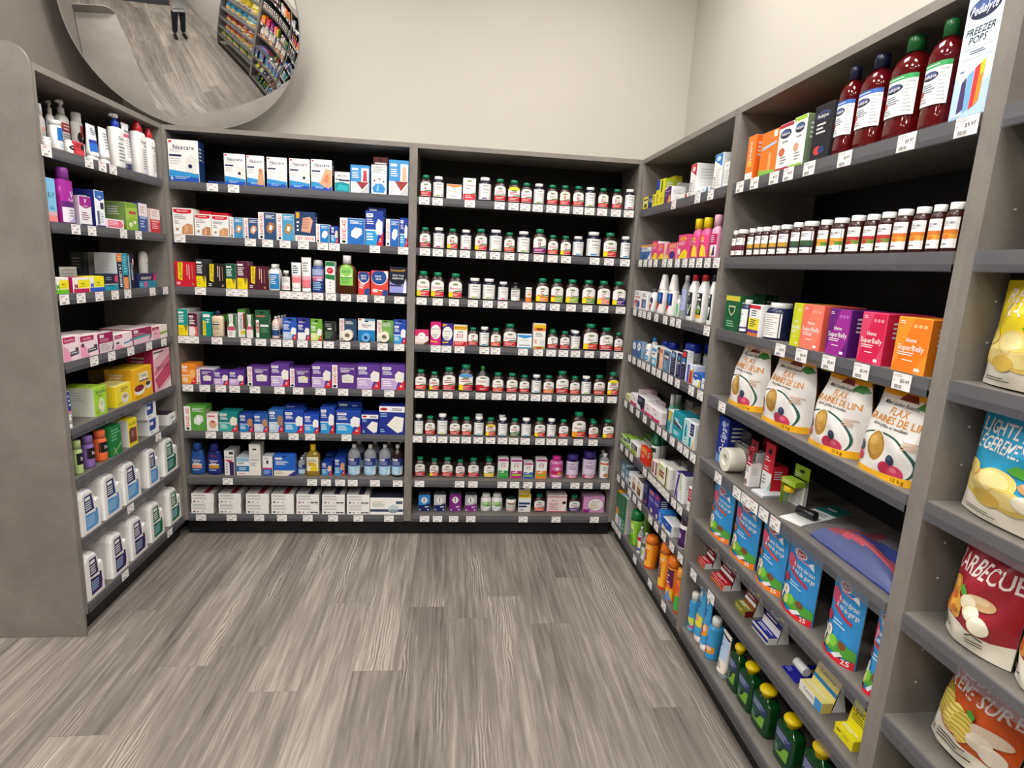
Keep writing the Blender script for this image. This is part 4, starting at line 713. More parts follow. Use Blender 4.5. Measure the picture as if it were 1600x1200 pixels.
('C','bandage_box',.728,.2,0,.053,.06,.077,'rearmost blue carton behind the tiny fingertip one',('@life|1b42a4|1f97d4|e8c8a0','1b42a4')),
('C','bandage_box',.733,.13,0,.056,.06,.073,'blue carton behind the tiny fingertip one',('@life|1b42a4|1f97d4|e8c8a0','1b42a4')),
('C','bandage_box',.735,.06,0,.057,.06,.074,'tiny blue fingertip bandage carton beside yellow bottle',('@life|1b42a4|1f97d4|e8c8a0','1b42a4')),
('C','bandage_box',.798,.2,0,.053,.06,.104,'rearmost blue carton behind the knuckle bandage one',('@life|1b42a4|1f97d4|e0a068','1b42a4')),
('C','bandage_box',.804,.13,0,.055,.06,.103,'blue carton behind the knuckle bandage one',('@life|1b42a4|1f97d4|e0a068','1b42a4')),
('C','bandage_box',.805,.06,0,.058,.06,.098,'small blue knuckle bandage carton, red corner',('@life|1b42a4|1f97d4|e0a068','1b42a4')),
('B','alcohol_bottle',.882,.04,0,.069,.069,.179,'big clear alcohol bottle nearest the small cartons',('rub','R0,.52,1,1,2a3580;R.05,.84,.55,.97,w;L.08,.58,.8,.8,3,a8b0dc;R0,0,1,.52,a4d0ec;L.1,.1,.7,.45,3,e4f2fa;Pe8f4fa,.75,0,1,0,1,.5,.85,.4')),
('B','alcohol_bottle',.892,.16,0,.065,.065,.165,'clear bottle behind the big one nearest small cartons',('rub','R0,.52,1,1,2a3580;R.05,.84,.55,.97,w;L.08,.58,.8,.8,3,a8b0dc;R0,0,1,.52,a4d0ec;L.1,.1,.7,.45,3,e4f2fa;Pe8f4fa,.75,0,1,0,1,.5,.85,.4')),
('B','alcohol_bottle',.97,.04,0,.069,.069,.179,'middle one of three big clear alcohol bottles',('rub','R0,.52,1,1,2a3580;R.05,.84,.55,.97,w;L.08,.58,.8,.8,3,a8b0dc;R0,0,1,.52,a4d0ec;L.1,.1,.7,.45,3,e4f2fa;Pe8f4fa,.75,0,1,0,1,.5,.85,.4')),
('B','alcohol_bottle',.982,.16,0,.064,.064,.167,'clear bottle behind the middle big one',('rub','R0,.52,1,1,2a3580;R.05,.84,.55,.97,w;L.08,.58,.8,.8,3,a8b0dc;R0,0,1,.52,a4d0ec;L.1,.1,.7,.45,3,e4f2fa;Pe8f4fa,.75,0,1,0,1,.5,.85,.4')),
('B','alcohol_bottle',1.05,.04,0,.068,.068,.181,'big clear alcohol bottle beside the brown one',('rub','R0,.52,1,1,2a3580;R.05,.84,.55,.97,w;L.08,.58,.8,.8,3,a8b0dc;R0,0,1,.52,a4d0ec;L.1,.1,.7,.45,3,e4f2fa;Pe8f4fa,.75,0,1,0,1,.5,.85,.4')),
('B','alcohol_bottle',1.062,.16,0,.061,.061,.169,'clear bottle behind the big one beside brown',('rub','R0,.52,1,1,2a3580;R.05,.84,.55,.97,w;L.08,.58,.8,.8,3,a8b0dc;R0,0,1,.52,a4d0ec;L.1,.1,.7,.45,3,e4f2fa;Pe8f4fa,.75,0,1,0,1,.5,.85,.4')),
('B','peroxide_bottle',1.12,.04,0,.067,.067,.182,'brown peroxide bottle with blue label',('rub','R0,.52,1,1,2a3580;R.05,.84,.55,.97,w;L.08,.58,.8,.8,3,a8b0dc;R0,0,1,.52,a4d0ec;L.1,.1,.7,.45,3,e4f2fa;Pe8f4fa,.75,0,1,0,1,.5,.85,.4',dict(col='2a160c',m=1))),
('B','peroxide_bottle',1.128,.16,0,.05,.05,.169,'clear capped brown bottle behind the peroxide bottle',('rub','',dict(col='2a160c',m=1,lab=(.07,.6,.9,None)))),
]),
('A', 7, 'stacked glove boxes', [
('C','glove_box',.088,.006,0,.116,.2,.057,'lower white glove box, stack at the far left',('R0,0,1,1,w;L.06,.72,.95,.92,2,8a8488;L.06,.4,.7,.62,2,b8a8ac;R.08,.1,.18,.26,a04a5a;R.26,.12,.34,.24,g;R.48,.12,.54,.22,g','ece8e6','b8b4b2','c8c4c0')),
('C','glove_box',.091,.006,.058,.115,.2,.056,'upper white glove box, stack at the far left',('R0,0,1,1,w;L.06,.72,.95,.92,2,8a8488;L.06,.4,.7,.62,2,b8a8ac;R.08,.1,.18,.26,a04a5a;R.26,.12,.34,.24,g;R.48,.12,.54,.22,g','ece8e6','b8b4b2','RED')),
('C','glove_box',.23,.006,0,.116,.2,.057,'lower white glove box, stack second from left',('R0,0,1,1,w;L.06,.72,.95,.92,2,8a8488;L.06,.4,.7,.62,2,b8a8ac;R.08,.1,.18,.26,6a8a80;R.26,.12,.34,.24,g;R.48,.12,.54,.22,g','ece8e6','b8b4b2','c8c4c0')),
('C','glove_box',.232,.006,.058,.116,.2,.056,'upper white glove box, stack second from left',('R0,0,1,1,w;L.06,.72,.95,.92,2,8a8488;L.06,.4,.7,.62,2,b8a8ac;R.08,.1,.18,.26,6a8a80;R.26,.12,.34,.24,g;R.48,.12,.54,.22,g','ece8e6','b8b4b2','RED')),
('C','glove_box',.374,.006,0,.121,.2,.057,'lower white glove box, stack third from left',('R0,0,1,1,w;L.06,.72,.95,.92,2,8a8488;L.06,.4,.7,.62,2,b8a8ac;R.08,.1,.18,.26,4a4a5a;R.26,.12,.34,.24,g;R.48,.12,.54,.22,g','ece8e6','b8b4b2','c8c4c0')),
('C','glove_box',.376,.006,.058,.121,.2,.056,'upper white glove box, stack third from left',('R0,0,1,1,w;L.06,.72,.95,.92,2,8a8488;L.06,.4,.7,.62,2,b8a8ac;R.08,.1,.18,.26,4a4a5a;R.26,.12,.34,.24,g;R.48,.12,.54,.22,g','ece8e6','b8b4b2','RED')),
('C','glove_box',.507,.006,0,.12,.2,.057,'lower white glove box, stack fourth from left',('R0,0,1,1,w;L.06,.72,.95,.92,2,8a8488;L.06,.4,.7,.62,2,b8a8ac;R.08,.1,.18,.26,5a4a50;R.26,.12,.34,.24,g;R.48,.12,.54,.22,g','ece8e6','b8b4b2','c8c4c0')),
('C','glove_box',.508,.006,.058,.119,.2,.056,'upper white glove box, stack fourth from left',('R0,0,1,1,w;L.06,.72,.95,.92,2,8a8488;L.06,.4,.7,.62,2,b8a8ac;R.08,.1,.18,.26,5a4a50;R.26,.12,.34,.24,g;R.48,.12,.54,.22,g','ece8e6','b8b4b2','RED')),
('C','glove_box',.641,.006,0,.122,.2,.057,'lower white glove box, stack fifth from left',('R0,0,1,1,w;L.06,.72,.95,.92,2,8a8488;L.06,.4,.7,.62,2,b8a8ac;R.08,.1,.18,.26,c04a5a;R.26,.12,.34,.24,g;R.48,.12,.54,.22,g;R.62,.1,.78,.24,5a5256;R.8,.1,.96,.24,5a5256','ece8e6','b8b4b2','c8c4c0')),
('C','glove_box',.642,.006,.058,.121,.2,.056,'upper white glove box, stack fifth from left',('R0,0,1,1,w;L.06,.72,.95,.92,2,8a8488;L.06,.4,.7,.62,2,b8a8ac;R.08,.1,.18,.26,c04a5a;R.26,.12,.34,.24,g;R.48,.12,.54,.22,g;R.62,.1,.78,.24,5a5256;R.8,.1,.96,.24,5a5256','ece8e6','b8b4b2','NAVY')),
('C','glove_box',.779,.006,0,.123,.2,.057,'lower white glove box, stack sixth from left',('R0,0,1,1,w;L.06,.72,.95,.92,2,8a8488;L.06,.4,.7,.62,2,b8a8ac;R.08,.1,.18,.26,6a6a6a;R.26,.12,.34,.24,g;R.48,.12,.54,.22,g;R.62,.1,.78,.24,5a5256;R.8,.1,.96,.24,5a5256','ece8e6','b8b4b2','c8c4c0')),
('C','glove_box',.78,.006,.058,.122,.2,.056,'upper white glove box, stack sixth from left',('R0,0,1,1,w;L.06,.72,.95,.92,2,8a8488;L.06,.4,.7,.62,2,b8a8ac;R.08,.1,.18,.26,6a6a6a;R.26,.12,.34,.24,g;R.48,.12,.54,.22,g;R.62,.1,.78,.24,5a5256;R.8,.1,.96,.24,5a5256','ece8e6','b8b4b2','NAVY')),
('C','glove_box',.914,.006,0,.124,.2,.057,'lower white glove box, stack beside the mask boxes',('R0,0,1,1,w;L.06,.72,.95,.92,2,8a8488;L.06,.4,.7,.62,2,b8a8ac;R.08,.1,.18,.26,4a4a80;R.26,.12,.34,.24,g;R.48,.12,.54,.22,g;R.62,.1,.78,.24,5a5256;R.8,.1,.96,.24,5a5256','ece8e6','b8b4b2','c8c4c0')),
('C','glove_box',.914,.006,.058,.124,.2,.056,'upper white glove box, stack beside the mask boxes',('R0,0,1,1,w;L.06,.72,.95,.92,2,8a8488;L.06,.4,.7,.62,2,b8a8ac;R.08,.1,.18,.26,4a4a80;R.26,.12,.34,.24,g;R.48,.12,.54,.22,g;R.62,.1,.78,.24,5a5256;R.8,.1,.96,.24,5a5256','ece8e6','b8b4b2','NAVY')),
('C','mask_box',1.07,.006,0,.183,.09,.099,'white face mask box picturing a grey mask',('R0,0,1,1,f4f3ee;R0,.16,1,.32,3a4a66;Pc4d0d8,.56,.2,.84,.2,.86,.5,.7,.62,.56,.5;P8a98a4,.6,.1,.78,.1,.86,.3,.6,.3;R.78,.64,.98,.82,4a5a70;L.06,.45,.5,.8,4,a8a898','f4f3ee','8a8a8a','2a3040')),
('C','mask_box',1.068,.115,0,.176,.09,.09,'dark topped mask box behind the grey mask one',('R0,0,1,1,8a8680','6a6864',None,'20242e')),
]),
('V', 0, 'vitamin bottles', [
('B','vitamin_bottle',.063,.006,0,.058,.042,.108,'green capped brown bottle with big red A',('jam','@jam|A|c8202e||')),
('B','vitamin_bottle',.126,.006,0,.057,.057,.106,'white capped dark bottle with lime base, second in row',('lif','@lif|8fbf4a|2a2f3a')),
('C','supplement_box',.206,.006,0,.076,.06,.071,'squat white supplement carton with orange top',('R0,0,1,1,w;R0,.88,1,1,f08a3c;Pf08a3c,.1,.88,.9,.88,.5,.78;E.5,.7,.12,.03,8a9a5a;L.1,.44,.9,.56,2,e0b090;L.25,.15,.8,.24,1,g','w')),
('C','supplement_box',.283,.006,0,.064,.06,.106,'tall white and red supplement carton',('R0,0,1,1,w;R0,0,1,.28,d8243a;L.15,.06,.9,.22,2,f4c0c4;P5a9a3a,.5,.28,1,.28,1,.36;E.5,.88,.24,.04,8a9a5a;T.5,.68,.075,c8202e,Acidophilus,.85;L.25,.5,.7,.56,1,k','w')),
('B','vitamin_bottle',.363,.006,0,.067,.067,.117,'white capped dark bottle with purple base',('lif','@lif|5a3a8a|2a2f3a')),
('B','vitamin_bottle',.441,.006,0,.063,.045,.114,'green capped brown bottle with leafy red base',('jam','@jam||c8202e|R.05,.33,.4,.4,4f8a3a|')),
('B','vitamin_bottle',.513,.006,0,.067,.049,.112,'green capped brown bottle with yellow label arch',('jam','@jam||c8202e||y')),
('B','vitamin_bottle',.578,.006,0,.06,.043,.103,'green capped brown bottle marked Biotin',('jam','@jam|Biotin|c8202e||')),
('B','vitamin_bottle',.644,.006,0,.058,.058,.104,'white capped dark bottle, lime base, right of Biotin',('lif','@lif|8fbf4a|2a2f3a')),
('B','vitamin_bottle',.714,.006,0,.06,.043,.102,'green capped brown bottle, Biotin, right of lime base bottle',('jam','@jam|Biotin|c8202e||')),
('B','vitamin_bottle',.78,.006,0,.059,.042,.103,'green capped brown bottle with bold red B',('jam','@jam|B|c8202e||',dict(bg='efe8d4'))),
('B','vitamin_bottle',.851,.006,0,.061,.044,.104,'green capped brown bottle marked B1',('jam','@jam|B1|c8202e||')),
('B','vitamin_bottle',.916,.006,0,.057,.057,.104,'white capped dark bottle, lime base, between B1 and B2',('lif','@lif|8fbf4a|2a2f3a')),
('B','vitamin_bottle',.984,.006,0,.059,.043,.102,'green capped brown bottle marked B2, nearer B1',('jam','@jam|B2|c8202e||')),
('B','vitamin_bottle',1.058,.006,0,.058,.042,.103,'green capped brown bottle marked B2, nearer post',('jam','@jam|B2|c8202e||')),
('B','vitamin_bottle',1.129,.006,0,.056,.056,.107,'white capped dark bottle with pink base',('lif','@lif|d02878|2a4a8a')),
]),
('V', 1, 'vitamin bottles', [
('B','vitamin_bottle',.065,.006,0,.059,.042,.104,'green capped bottle marked B6, maroon base',('jam','@jam|B6|9a1a30||')),
('B','vitamin_bottle',.135,.006,0,.059,.059,.107,'white capped dark bottle with pink base, second in row',('lif','@lif|d02878|2a2f3a')),
('B','vitamin_bottle',.205,.006,0,.059,.043,.105,'green capped bottle marked B6, yellow corner',('jam','@jam|B6|d8343a|R0,0,.3,.3,y|')),
('B','vitamin_bottle',.275,.006,0,.058,.058,.104,'white capped bottle with blue heading, pink base',('lif','@lif|d02878|2a4a8a')),
('B','vitamin_bottle',.353,.006,0,.068,.049,.112,'larger green capped bottle marked B12, yellow corner',('jam','@jam|B12|d8343a|R0,0,.3,.3,y|')),
('B','vitamin_bottle',.431,.006,0,.07,.07,.113,'white capped bottle with blue heading, lime base',('lif','@lif|8fbf4a|2a4a8a')),
('B','vitamin_bottle',.502,.006,0,.059,.042,.103,'small green capped bottle marked B12',('jam','@jam|B12|d04a2a||')),
('B','vitamin_bottle',.578,.006,0,.07,.07,.113,'white capped dark bottle with lime base, right of B12',('lif','@lif|8fbf4a|2a2f3a')),
('B','vitamin_bottle',.662,.006,0,.073,.053,.129,'tall green capped bottle marked B, purple base',('jam','@jam|B|8a1f7a||')),
('B','vitamin_bottle',.733,.006,0,.058,.042,.102,'short green capped bottle with orange red base',('jam','@jam||d8482a||')),
('B','vitamin_bottle',.801,.006,0,.059,.042,.102,'short green capped bottle marked C',('jam','@jam|C|d8342a|R0,0,.3,.3,y|')),
('B','vitamin_bottle',.87,.006,0,.061,.061,.104,'short white capped bottle with blue base',('lif','@lif|3f9fd0|2a2f3a')),
('B','vitamin_bottle',.955,.006,0,.081,.081,.132,'largest white capped bottle with blue base',('lif','@lif|2f8fd0|2a2f3a')),
('B','vitamin_bottle',1.042,.006,0,.079,.057,.132,'large green capped bottle marked Calcium',('jam','@jam|Calcium|d8342a|R0,0,.3,.3,y|')),
('B','vitamin_bottle',1.128,.006,0,.057,.057,.118,'white capped bottle, blue heading, blue base',('lif','@lif|2f9fd8|2a4a8a')),
]),
('V', 2, 'vitamin bottles', [
('B','vitamin_bottle',.06,.006,0,.073,.053,.135,'large green capped bottle marked Calcium, at left post',('jam','@jam|Calcium|d8343a|R0,0,.3,.3,y|')),
('B','vitamin_bottle',.135,.006,0,.073,.053,.132,'large green capped bottle marked Calcium, second in row',('jam','@jam|Calcium|d8343a|R0,0,.3,.3,y|')),
('B','vitamin_bottle',.228,.006,0,.076,.054,.131,'large green capped bottle marked Magnesium',('jam','@jam|Magnesium|d8343a|R0,0,.3,.3,y|')),
('B','vitamin_bottle',.33,.006,0,.069,.069,.112,'white capped bottle, lime base, left of its pair',('lif','@lif|8fbf4a|2a2f3a')),
('B','vitamin_bottle',.406,.006,0,.069,.069,.112,'white capped bottle, lime base, right of its pair',('lif','@lif|8fbf4a|2a2f3a')),
('B','vitamin_bottle',.482,.006,0,.057,.057,.1,'small white capped bottle with pink base',('lif','@lif|d02878|2a2f3a')),
('B','vitamin_bottle',.548,.006,0,.051,.051,.099,'small all black bottle with pale label',('drk','R0,.86,1,1,8a9080;L.1,.3,.9,.8,4,6a6e70')),
('B','vitamin_tube',.619,.006,0,.034,.034,.077,'slim white and orange tablet tube',('rnd','R0,0,1,.4,f08a34;E.5,.62,.3,.1,f0a060;L.2,.74,.8,.95,2,e0b090',dict(p=[(1,0),(1,.84)],cap=[(1.04,.83),(1.04,.99),(.96,1),(0,1)],lab=(.02,.83,.95,'w')))),
('B','vitamin_bottle',.692,.006,0,.074,.054,.128,'green capped bottle marked C, orange base',('jam','@jam|C|ee8a2a|R0,0,.3,.3,y/R.05,.33,.5,.42,e8a020|')),
('B','vitamin_bottle',.772,.006,0,.072,.052,.129,'green capped bottle marked C, green base with red cherry',('jam','@jam|C|8fbe3a|R0,0,.3,.3,y/R0,.32,.4,.42,d0342a|')),
('B','vitamin_bottle',.855,.006,0,.076,.055,.13,'green capped bottle marked C, lime base',('jam','@jam|C|8fc23a|R0,0,.3,.3,y/R.05,.33,.5,.4,e0a020|')),
('B','vitamin_bottle',.945,.006,0,.077,.056,.131,'green capped bottle marked C, darker leafy green base',('jam','@jam|C|6aa03a|R0,0,.3,.3,y/R.1,.33,.9,.42,e0a83a|')),
('B','vitamin_bottle',1.028,.006,0,.076,.055,.131,'green capped bottle marked C, peach base',('jam','@jam|C|f0907a|R0,0,.3,.3,y/R.1,.33,.6,.4,f0a04a|')),
('B','vitamin_bottle',1.114,.006,0,.079,.057,.131,'green capped bottle marked C, indigo base',('jam','@jam|C|3a2a7a|R0,0,.3,.3,y/R.4,.33,.8,.44,2a2a5a|')),
]),
('V', 3, 'vitamin bottles and cartons', [
('C','supplement_box',.059,.006,0,.073,.05,.075,'squat pink supplement carton with white oval',('R0,0,1,1,f0e0e0;R0,.6,1,1,d02a6a;E.5,.62,.28,.24,w;L.35,.6,.65,.68,1,k;P5a3a2a,.55,0,1,0,1,.3;R0,0,.6,.12,c8b8a8','d02a6a')),
('C','supplement_box',.132,.006,0,.055,.06,.12,'tall magenta calcium carton',('R0,0,1,1,d4207a;E.5,.58,.5,.32,w;T.5,.72,.07,3a2a3a,Caltrate,.82;Pd8b030,.2,.56,.9,.58,.9,.6,.2,.58;L.15,.3,.8,.5,3,g;Pf0c020,0,.14,.7,.1,.7,.15,0,.19','d4207a','a8185c')),
('C','supplement_box',.195,.006,0,.056,.06,.115,'tall navy calcium carton',('R0,0,1,1,3a2a86;Pf0b020,0,.86,.5,.98,0,1;E.48,.55,.5,.33,w;T.46,.66,.07,3a2a3a,Caltrate,.82;Pd8c030,.2,.5,.9,.54,.9,.56,.2,.52;L.12,.2,.7,.42,3,g;Pf0c020,0,.1,.6,.12,.6,.17,0,.15','3a2a86','2a1e66')),
('C','supplement_box',.263,.006,0,.073,.06,.108,'white D carton with gold top',('R0,0,1,1,w;R0,.8,1,1,e0b030;R0,.88,1,.94,c8921a;E.5,.7,.24,.03,8a9a5a;T.48,.5,.2,c8202e,D3,.5;R0,0,1,.22,d8202e;L.1,.04,.8,.18,2,f0c0c0','w')),
('B','vitamin_bottle',.331,.006,0,.057,.041,.099,'green capped bottle marked D beside gold top carton',('jam','@jam|D|c8202e||')),
('B','vitamin_bottle',.392,.006,0,.055,.055,.104,'white capped bottle with teal base',('lif','@lif|3aa0c8|2a5a9a')),
('B','vitamin_bottle',.454,.006,0,.058,.042,.1,'green capped bottle marked D, orange red base',('jam','@jam|D|d8482a||')),
('B','vitamin_bottle',.53,.006,0,.076,.054,.126,'large green capped bottle marked Echinacea',('jam','@jam|Echinacea|c8202e||')),
('C','supplement_box',.61,.006,0,.078,.06,.073,'squat white carton with blue top',('R0,0,1,1,f2f4f4;R0,.86,1,1,2f8fd8;P2f8fd8,.05,.86,.95,.86,.5,.74;L.2,.55,.8,.62,1,8a9a8a;R.1,.2,.9,.26,6a6e70;R0,0,1,.08,3a9ad8','w')),
('C','vitamin_oil_box',.689,.006,0,.066,.06,.134,'tall white E carton with yellow and orange top',('R0,0,1,1,f4f0e8;R0,.72,1,1,f08a2a;R0,.86,1,1,f2c020;E.5,.8,.3,.05,7a3a10;L.15,.48,.85,.66,3,8a8a70;T.24,.3,.16,d86a5a,E,.3;R.55,.12,.95,.36,dcdcd8;R0,0,1,.1,c8a040;R.3,0,.7,.07,c04030','w')),
('B','vitamin_bottle',.765,.006,0,.061,.044,.1,'green capped bottle marked E',('jam','@jam|E|c0202e||')),
('B','vitamin_bottle',.777,.085,0,.049,.035,.101,'green cap showing behind the E bottle',('jam','@jam||c0202e||')),
('B','vitamin_bottle',.832,.006,0,.057,.041,.099,'green capped bottle marked Folic Acid',('jam','@jam|Folic Acid|c8202e||')),
('B','vitamin_bottle',.892,.006,0,.055,.055,.103,'white capped bottle with lime base, right of Folic Acid',('lif','@lif|8fbf4a|2a2f3a')),
('B','vitamin_bottle',.897,.085,0,.047,.047,.1,'white cap showing behind the lime base bottle',('lif','@lif|8fbf4a|2a2f3a')),
('B','vitamin_bottle',.976,.006,0,.088,.063,.144,'largest green capped bottle marked Flax',('jam','@jam|Flax|d8342a|R0,0,.3,.3,y|')),
('B','vitamin_bottle',1.064,.006,0,.081,.059,.127,'large green capped bottle marked Garlic',('jam','@jam|Garlic|c8202e||')),
('B','vitamin_bottle',1.132,.006,0,.05,.036,.103,'small green capped bottle marked Garlic',('jam','@jam|Garlic|d8482a||')),
]),
('V', 4, 'vitamin bottles', [
('B','vitamin_bottle',.058,.006,0,.063,.045,.111,'green capped bottle marked Ginkgo',('jam','@jam|Ginkgo|d8342a||')),
('B','vitamin_bottle',.131,.006,0,.058,.041,.102,'short green capped bottle with yellow corner',('jam','@jam||d8342a|R0,0,.3,.3,y|')),
('B','vitamin_bottle',.21,.006,0,.074,.054,.128,'tall green capped bottle with red lines, third in row',('jam','@jam||c8202e||')),
('B','vitamin_bottle',.301,.006,0,.083,.059,.145,'largest green capped bottle with blue label arch',('jam','@jam||c0202e|R0,0,.3,.3,y|5a9ad8')),
('B','vitamin_bottle',.393,.006,0,.081,.058,.141,'tall black bottle with narrow green nozzle cap',('jam','R0,0,1,.3,c02030;E.3,.34,.3,.08,c02030;E.5,.86,.25,.05,7a8a4a;L.15,.55,.9,.7,2,c04a58;L.3,.06,.9,.2,2,f0c0c0',dict(col='k',cc='1f6a2c',cap=[(.3,.84),(.3,.87),(.26,.985),(.22,1),(0,1)],p=[(.93,0),(1,.02),(1,.6),(.9,.68),(.5,.78),(.3,.83),(.28,.86)],lab=(.05,.64,.9,'w'),n=2.2))),
('B','vitamin_bottle',.477,.006,0,.065,.047,.108,'green capped bottle marked 5-HTP',('jam','@jam|5-HTP|d8342a||')),
('B','vitamin_bottle',.555,.006,0,.066,.047,.107,'green capped bottle with maroon word, right of 5-HTP',('jam','@jam|Alpha|c0202e||')),
('B','vitamin_bottle',.623,.006,0,.058,.042,.099,'green capped bottle marked K2-D3',('jam','@jam|K2-D3|c8202e||')),
('B','vitamin_bottle',.691,.006,0,.056,.056,.102,'white capped bottle, blue heading and base',('lif','@lif|3a9fc8|2a4a8a')),
('B','vitamin_bottle',.759,.006,0,.063,.045,.101,'small green capped bottle with orange base',('jam','@jam||e8782a||')),
('B','vitamin_bottle',.835,.006,0,.076,.055,.128,'tall green capped bottle marked Lecithin',('jam','@jam|Lecithin|c0202e||')),
('B','vitamin_bottle',.906,.006,0,.059,.042,.102,'small green capped bottle marked Lutein',('jam','@jam|Lutein|d8342a||')),
('B','vitamin_bottle',.972,.006,0,.058,.058,.104,'white capped bottle, blue heading, pale base',('lif','@lif|8fbf4a|2a4a8a')),
('B','vitamin_bottle',1.045,.006,0,.068,.049,.112,'green capped bottle before the yellow arch one',('jam','@jam||c8342a|R.05,.33,.5,.4,5a8a3a|')),
('B','vitamin_bottle',1.123,.006,0,.067,.048,.131,'tall green capped bottle with yellow label arch',('jam','@jam||d8342a|R0,0,.3,.3,y|e8d820')),
]),
('V', 5, 'vitamin bottles', [
('B','vitamin_bottle',.052,.006,0,.051,.051,.11,'white capped bottle at the left post',('lif','@lif|a8c87a|2a4a8a')),
('B','vitamin_bottle',.114,.006,0,.058,.042,.104,'short green capped bottle, second in row',('jam','@jam||c8202e||')),
('B','vitamin_bottle',.181,.006,0,.059,.059,.117,'tall white capped bottle with olive base',('lif','@lif|c8c84a|2a4a8a')),
('B','vitamin_bottle',.25,.006,0,.059,.042,.103,'green capped bottle marked Melatonin, left of pair',('jam','@jam|Melatonin|c8342a||')),
('B','vitamin_bottle',.315,.006,0,.057,.041,.104,'green capped bottle marked Melatonin, right of pair',('jam','@jam|Melatonin|d8342a||')),
('B','vitamin_bottle',.383,.006,0,.057,.057,.107,'white capped bottle with teal base, front of file',('lif','@lif|3aa8c8|2a4a8a')),
('B','vitamin_bottle',.386,.085,0,.054,.054,.102,'white cap behind the first teal base bottle',('lif','@lif|3aa8c8|2a2f3a')),
('B','vitamin_bottle',.448,.006,0,.059,.042,.104,'green capped bottle with yellow label arch',('jam','@jam||d8342a|R0,0,.3,.3,y|e8c830')),
('B','vitamin_bottle',.516,.006,0,.056,.056,.104,'white capped bottle, teal base, right of yellow arch',('lif','@lif|3aa8c8|2a4a8a')),
('B','vitamin_bottle',.518,.085,0,.052,.052,.099,'white cap behind the second teal base bottle',('lif','@lif|3aa8c8|2a2f3a')),
('B','vitamin_bottle',.583,.006,0,.058,.041,.102,'green capped bottle with green base',('jam','@jam||3a7a4a||')),
('B','vitamin_bottle',.648,.006,0,.058,.058,.104,'white capped bottle with blue base, right of green base',('lif','@lif|3aa8d0|2a4a8a')),
('B','vitamin_bottle',.725,.006,0,.065,.047,.109,'green capped bottle marked Milk Thistle',('jam','@jam|Milk Thistle|d8342a|R0,0,.3,.3,y|')),
('B','vitamin_bottle',.791,.006,0,.054,.054,.105,'white capped bottle left of Niacin',('lif','@lif|8a5aa8|6a4a6a')),
('B','vitamin_bottle',.86,.006,0,.058,.042,.103,'green capped bottle marked Niacin',('jam','@jam|Niacin|d8342a||')),
('B','vitamin_bottle',.947,.006,0,.084,.061,.147,'largest green capped bottle marked Omega 3',('jam','@jam|Omega 3|d8342a|R0,0,.35,.3,f0a020|')),
('B','vitamin_bottle',1.032,.006,0,.059,.042,.099,'green capped bottle right of Omega 3',('jam','@jam||d8342a||')),
('B','vitamin_bottle',1.044,.085,0,.051,.037,.091,'green cap behind the bottle right of Omega 3',('jam','@jam||d8342a||')),
('B','vitamin_bottle',1.118,.006,0,.069,.05,.108,'green capped bottle marked Potassium',('jam','@jam|Potassium|d8482a|R0,0,.3,.3,y|')),
]),
('V', 6, 'supplement goods', [
('B','vitamin_bottle',.062,.05,0,.062,.045,.112,'green capped bottle marked Selenium',('jam','@jam|Selenium|c8202e||')),
('B','vitamin_bottle',.142,.05,0,.055,.04,.103,'green capped bottle with yellow corner',('jam','@jam||d8342a|R0,0,.3,.3,y|')),
('B','vitamin_bottle',.216,.05,0,.065,.047,.11,'green capped bottle third from the left post',('jam','@jam||c8202e||')),
('B','vitamin_bottle',.289,.05,0,.056,.041,.099,'shortest green capped bottle in the row',('jam','@jam||c8342a||')),
('B','vitamin_bottle',.364,.05,0,.066,.048,.11,'green capped bottle marked Zinc, pink red base',('jam','@jam|Zinc|d01a3a||')),
('B','vitamin_bottle',.453,.05,0,.065,.047,.108,'green capped bottle marked Zinc, yellow base',('jam','@jam|Zinc|e8c81a||')),
('B','vitamin_bottle',.451,.12,0,.047,.034,.102,'green cap behind the yellow Zinc bottle',('jam','@jam||c8202e||')),
('C','cold_remedy_box',.533,.05,0,.059,.06,.116,'white and green cold remedy carton',('@fx|2f9a44|5ab85a','w','d8d4d6')),
('C','cold_remedy_box',.609,.05,0,.064,.06,.113,'white and magenta cold remedy carton',('@fx|c02a7a|a3cc3e','w','d8d4d6')),
('C','cold_remedy_box',.679,.05,0,.054,.06,.094,'short white and blue cold remedy carton',('@fx|2a5ea8|a3cc3e','w','d8d4d6')),
('C','cold_remedy_box',.754,.05,0,.063,.06,.118,'white and orange cold remedy carton',('@fx|f0862a|8fbe3a','w','d8d4d6')),
('B','supplement_jar',.847,.05,0,.078,.078,.127,'pink gummy jar with magenta cap',('gum','E.5,.66,.16,.12,w;T.5,.66,.14,c02a7a,1,.3;Pe8d0e4,.1,.62,.9,.62,.9,.66,.1,.66;R.1,.24,.9,.48,c01a5a;E.7,.3,.2,.1,e0a03a;R.08,.06,.92,.18,f0c4dc')),
('B','supplement_bottle',.94,.05,0,.073,.073,.141,'shorter pink drink bottle with purple lid',('ens','L.2,.78,.8,.92,2,3a2a6a;L.15,.5,.85,.72,3,6a5a8a;E.5,.08,.5,.16,b8404a;R0,0,1,.06,f0a0a0')),
('B','supplement_bottle',1.041,.05,0,.083,.083,.16,'taller pink drink bottle with purple lid',('ens','L.2,.78,.8,.92,2,3a2a6a;L.15,.5,.85,.72,3,6a5a8a;E.5,.08,.5,.16,b8404a;R0,0,1,.06,f0a0a0')),
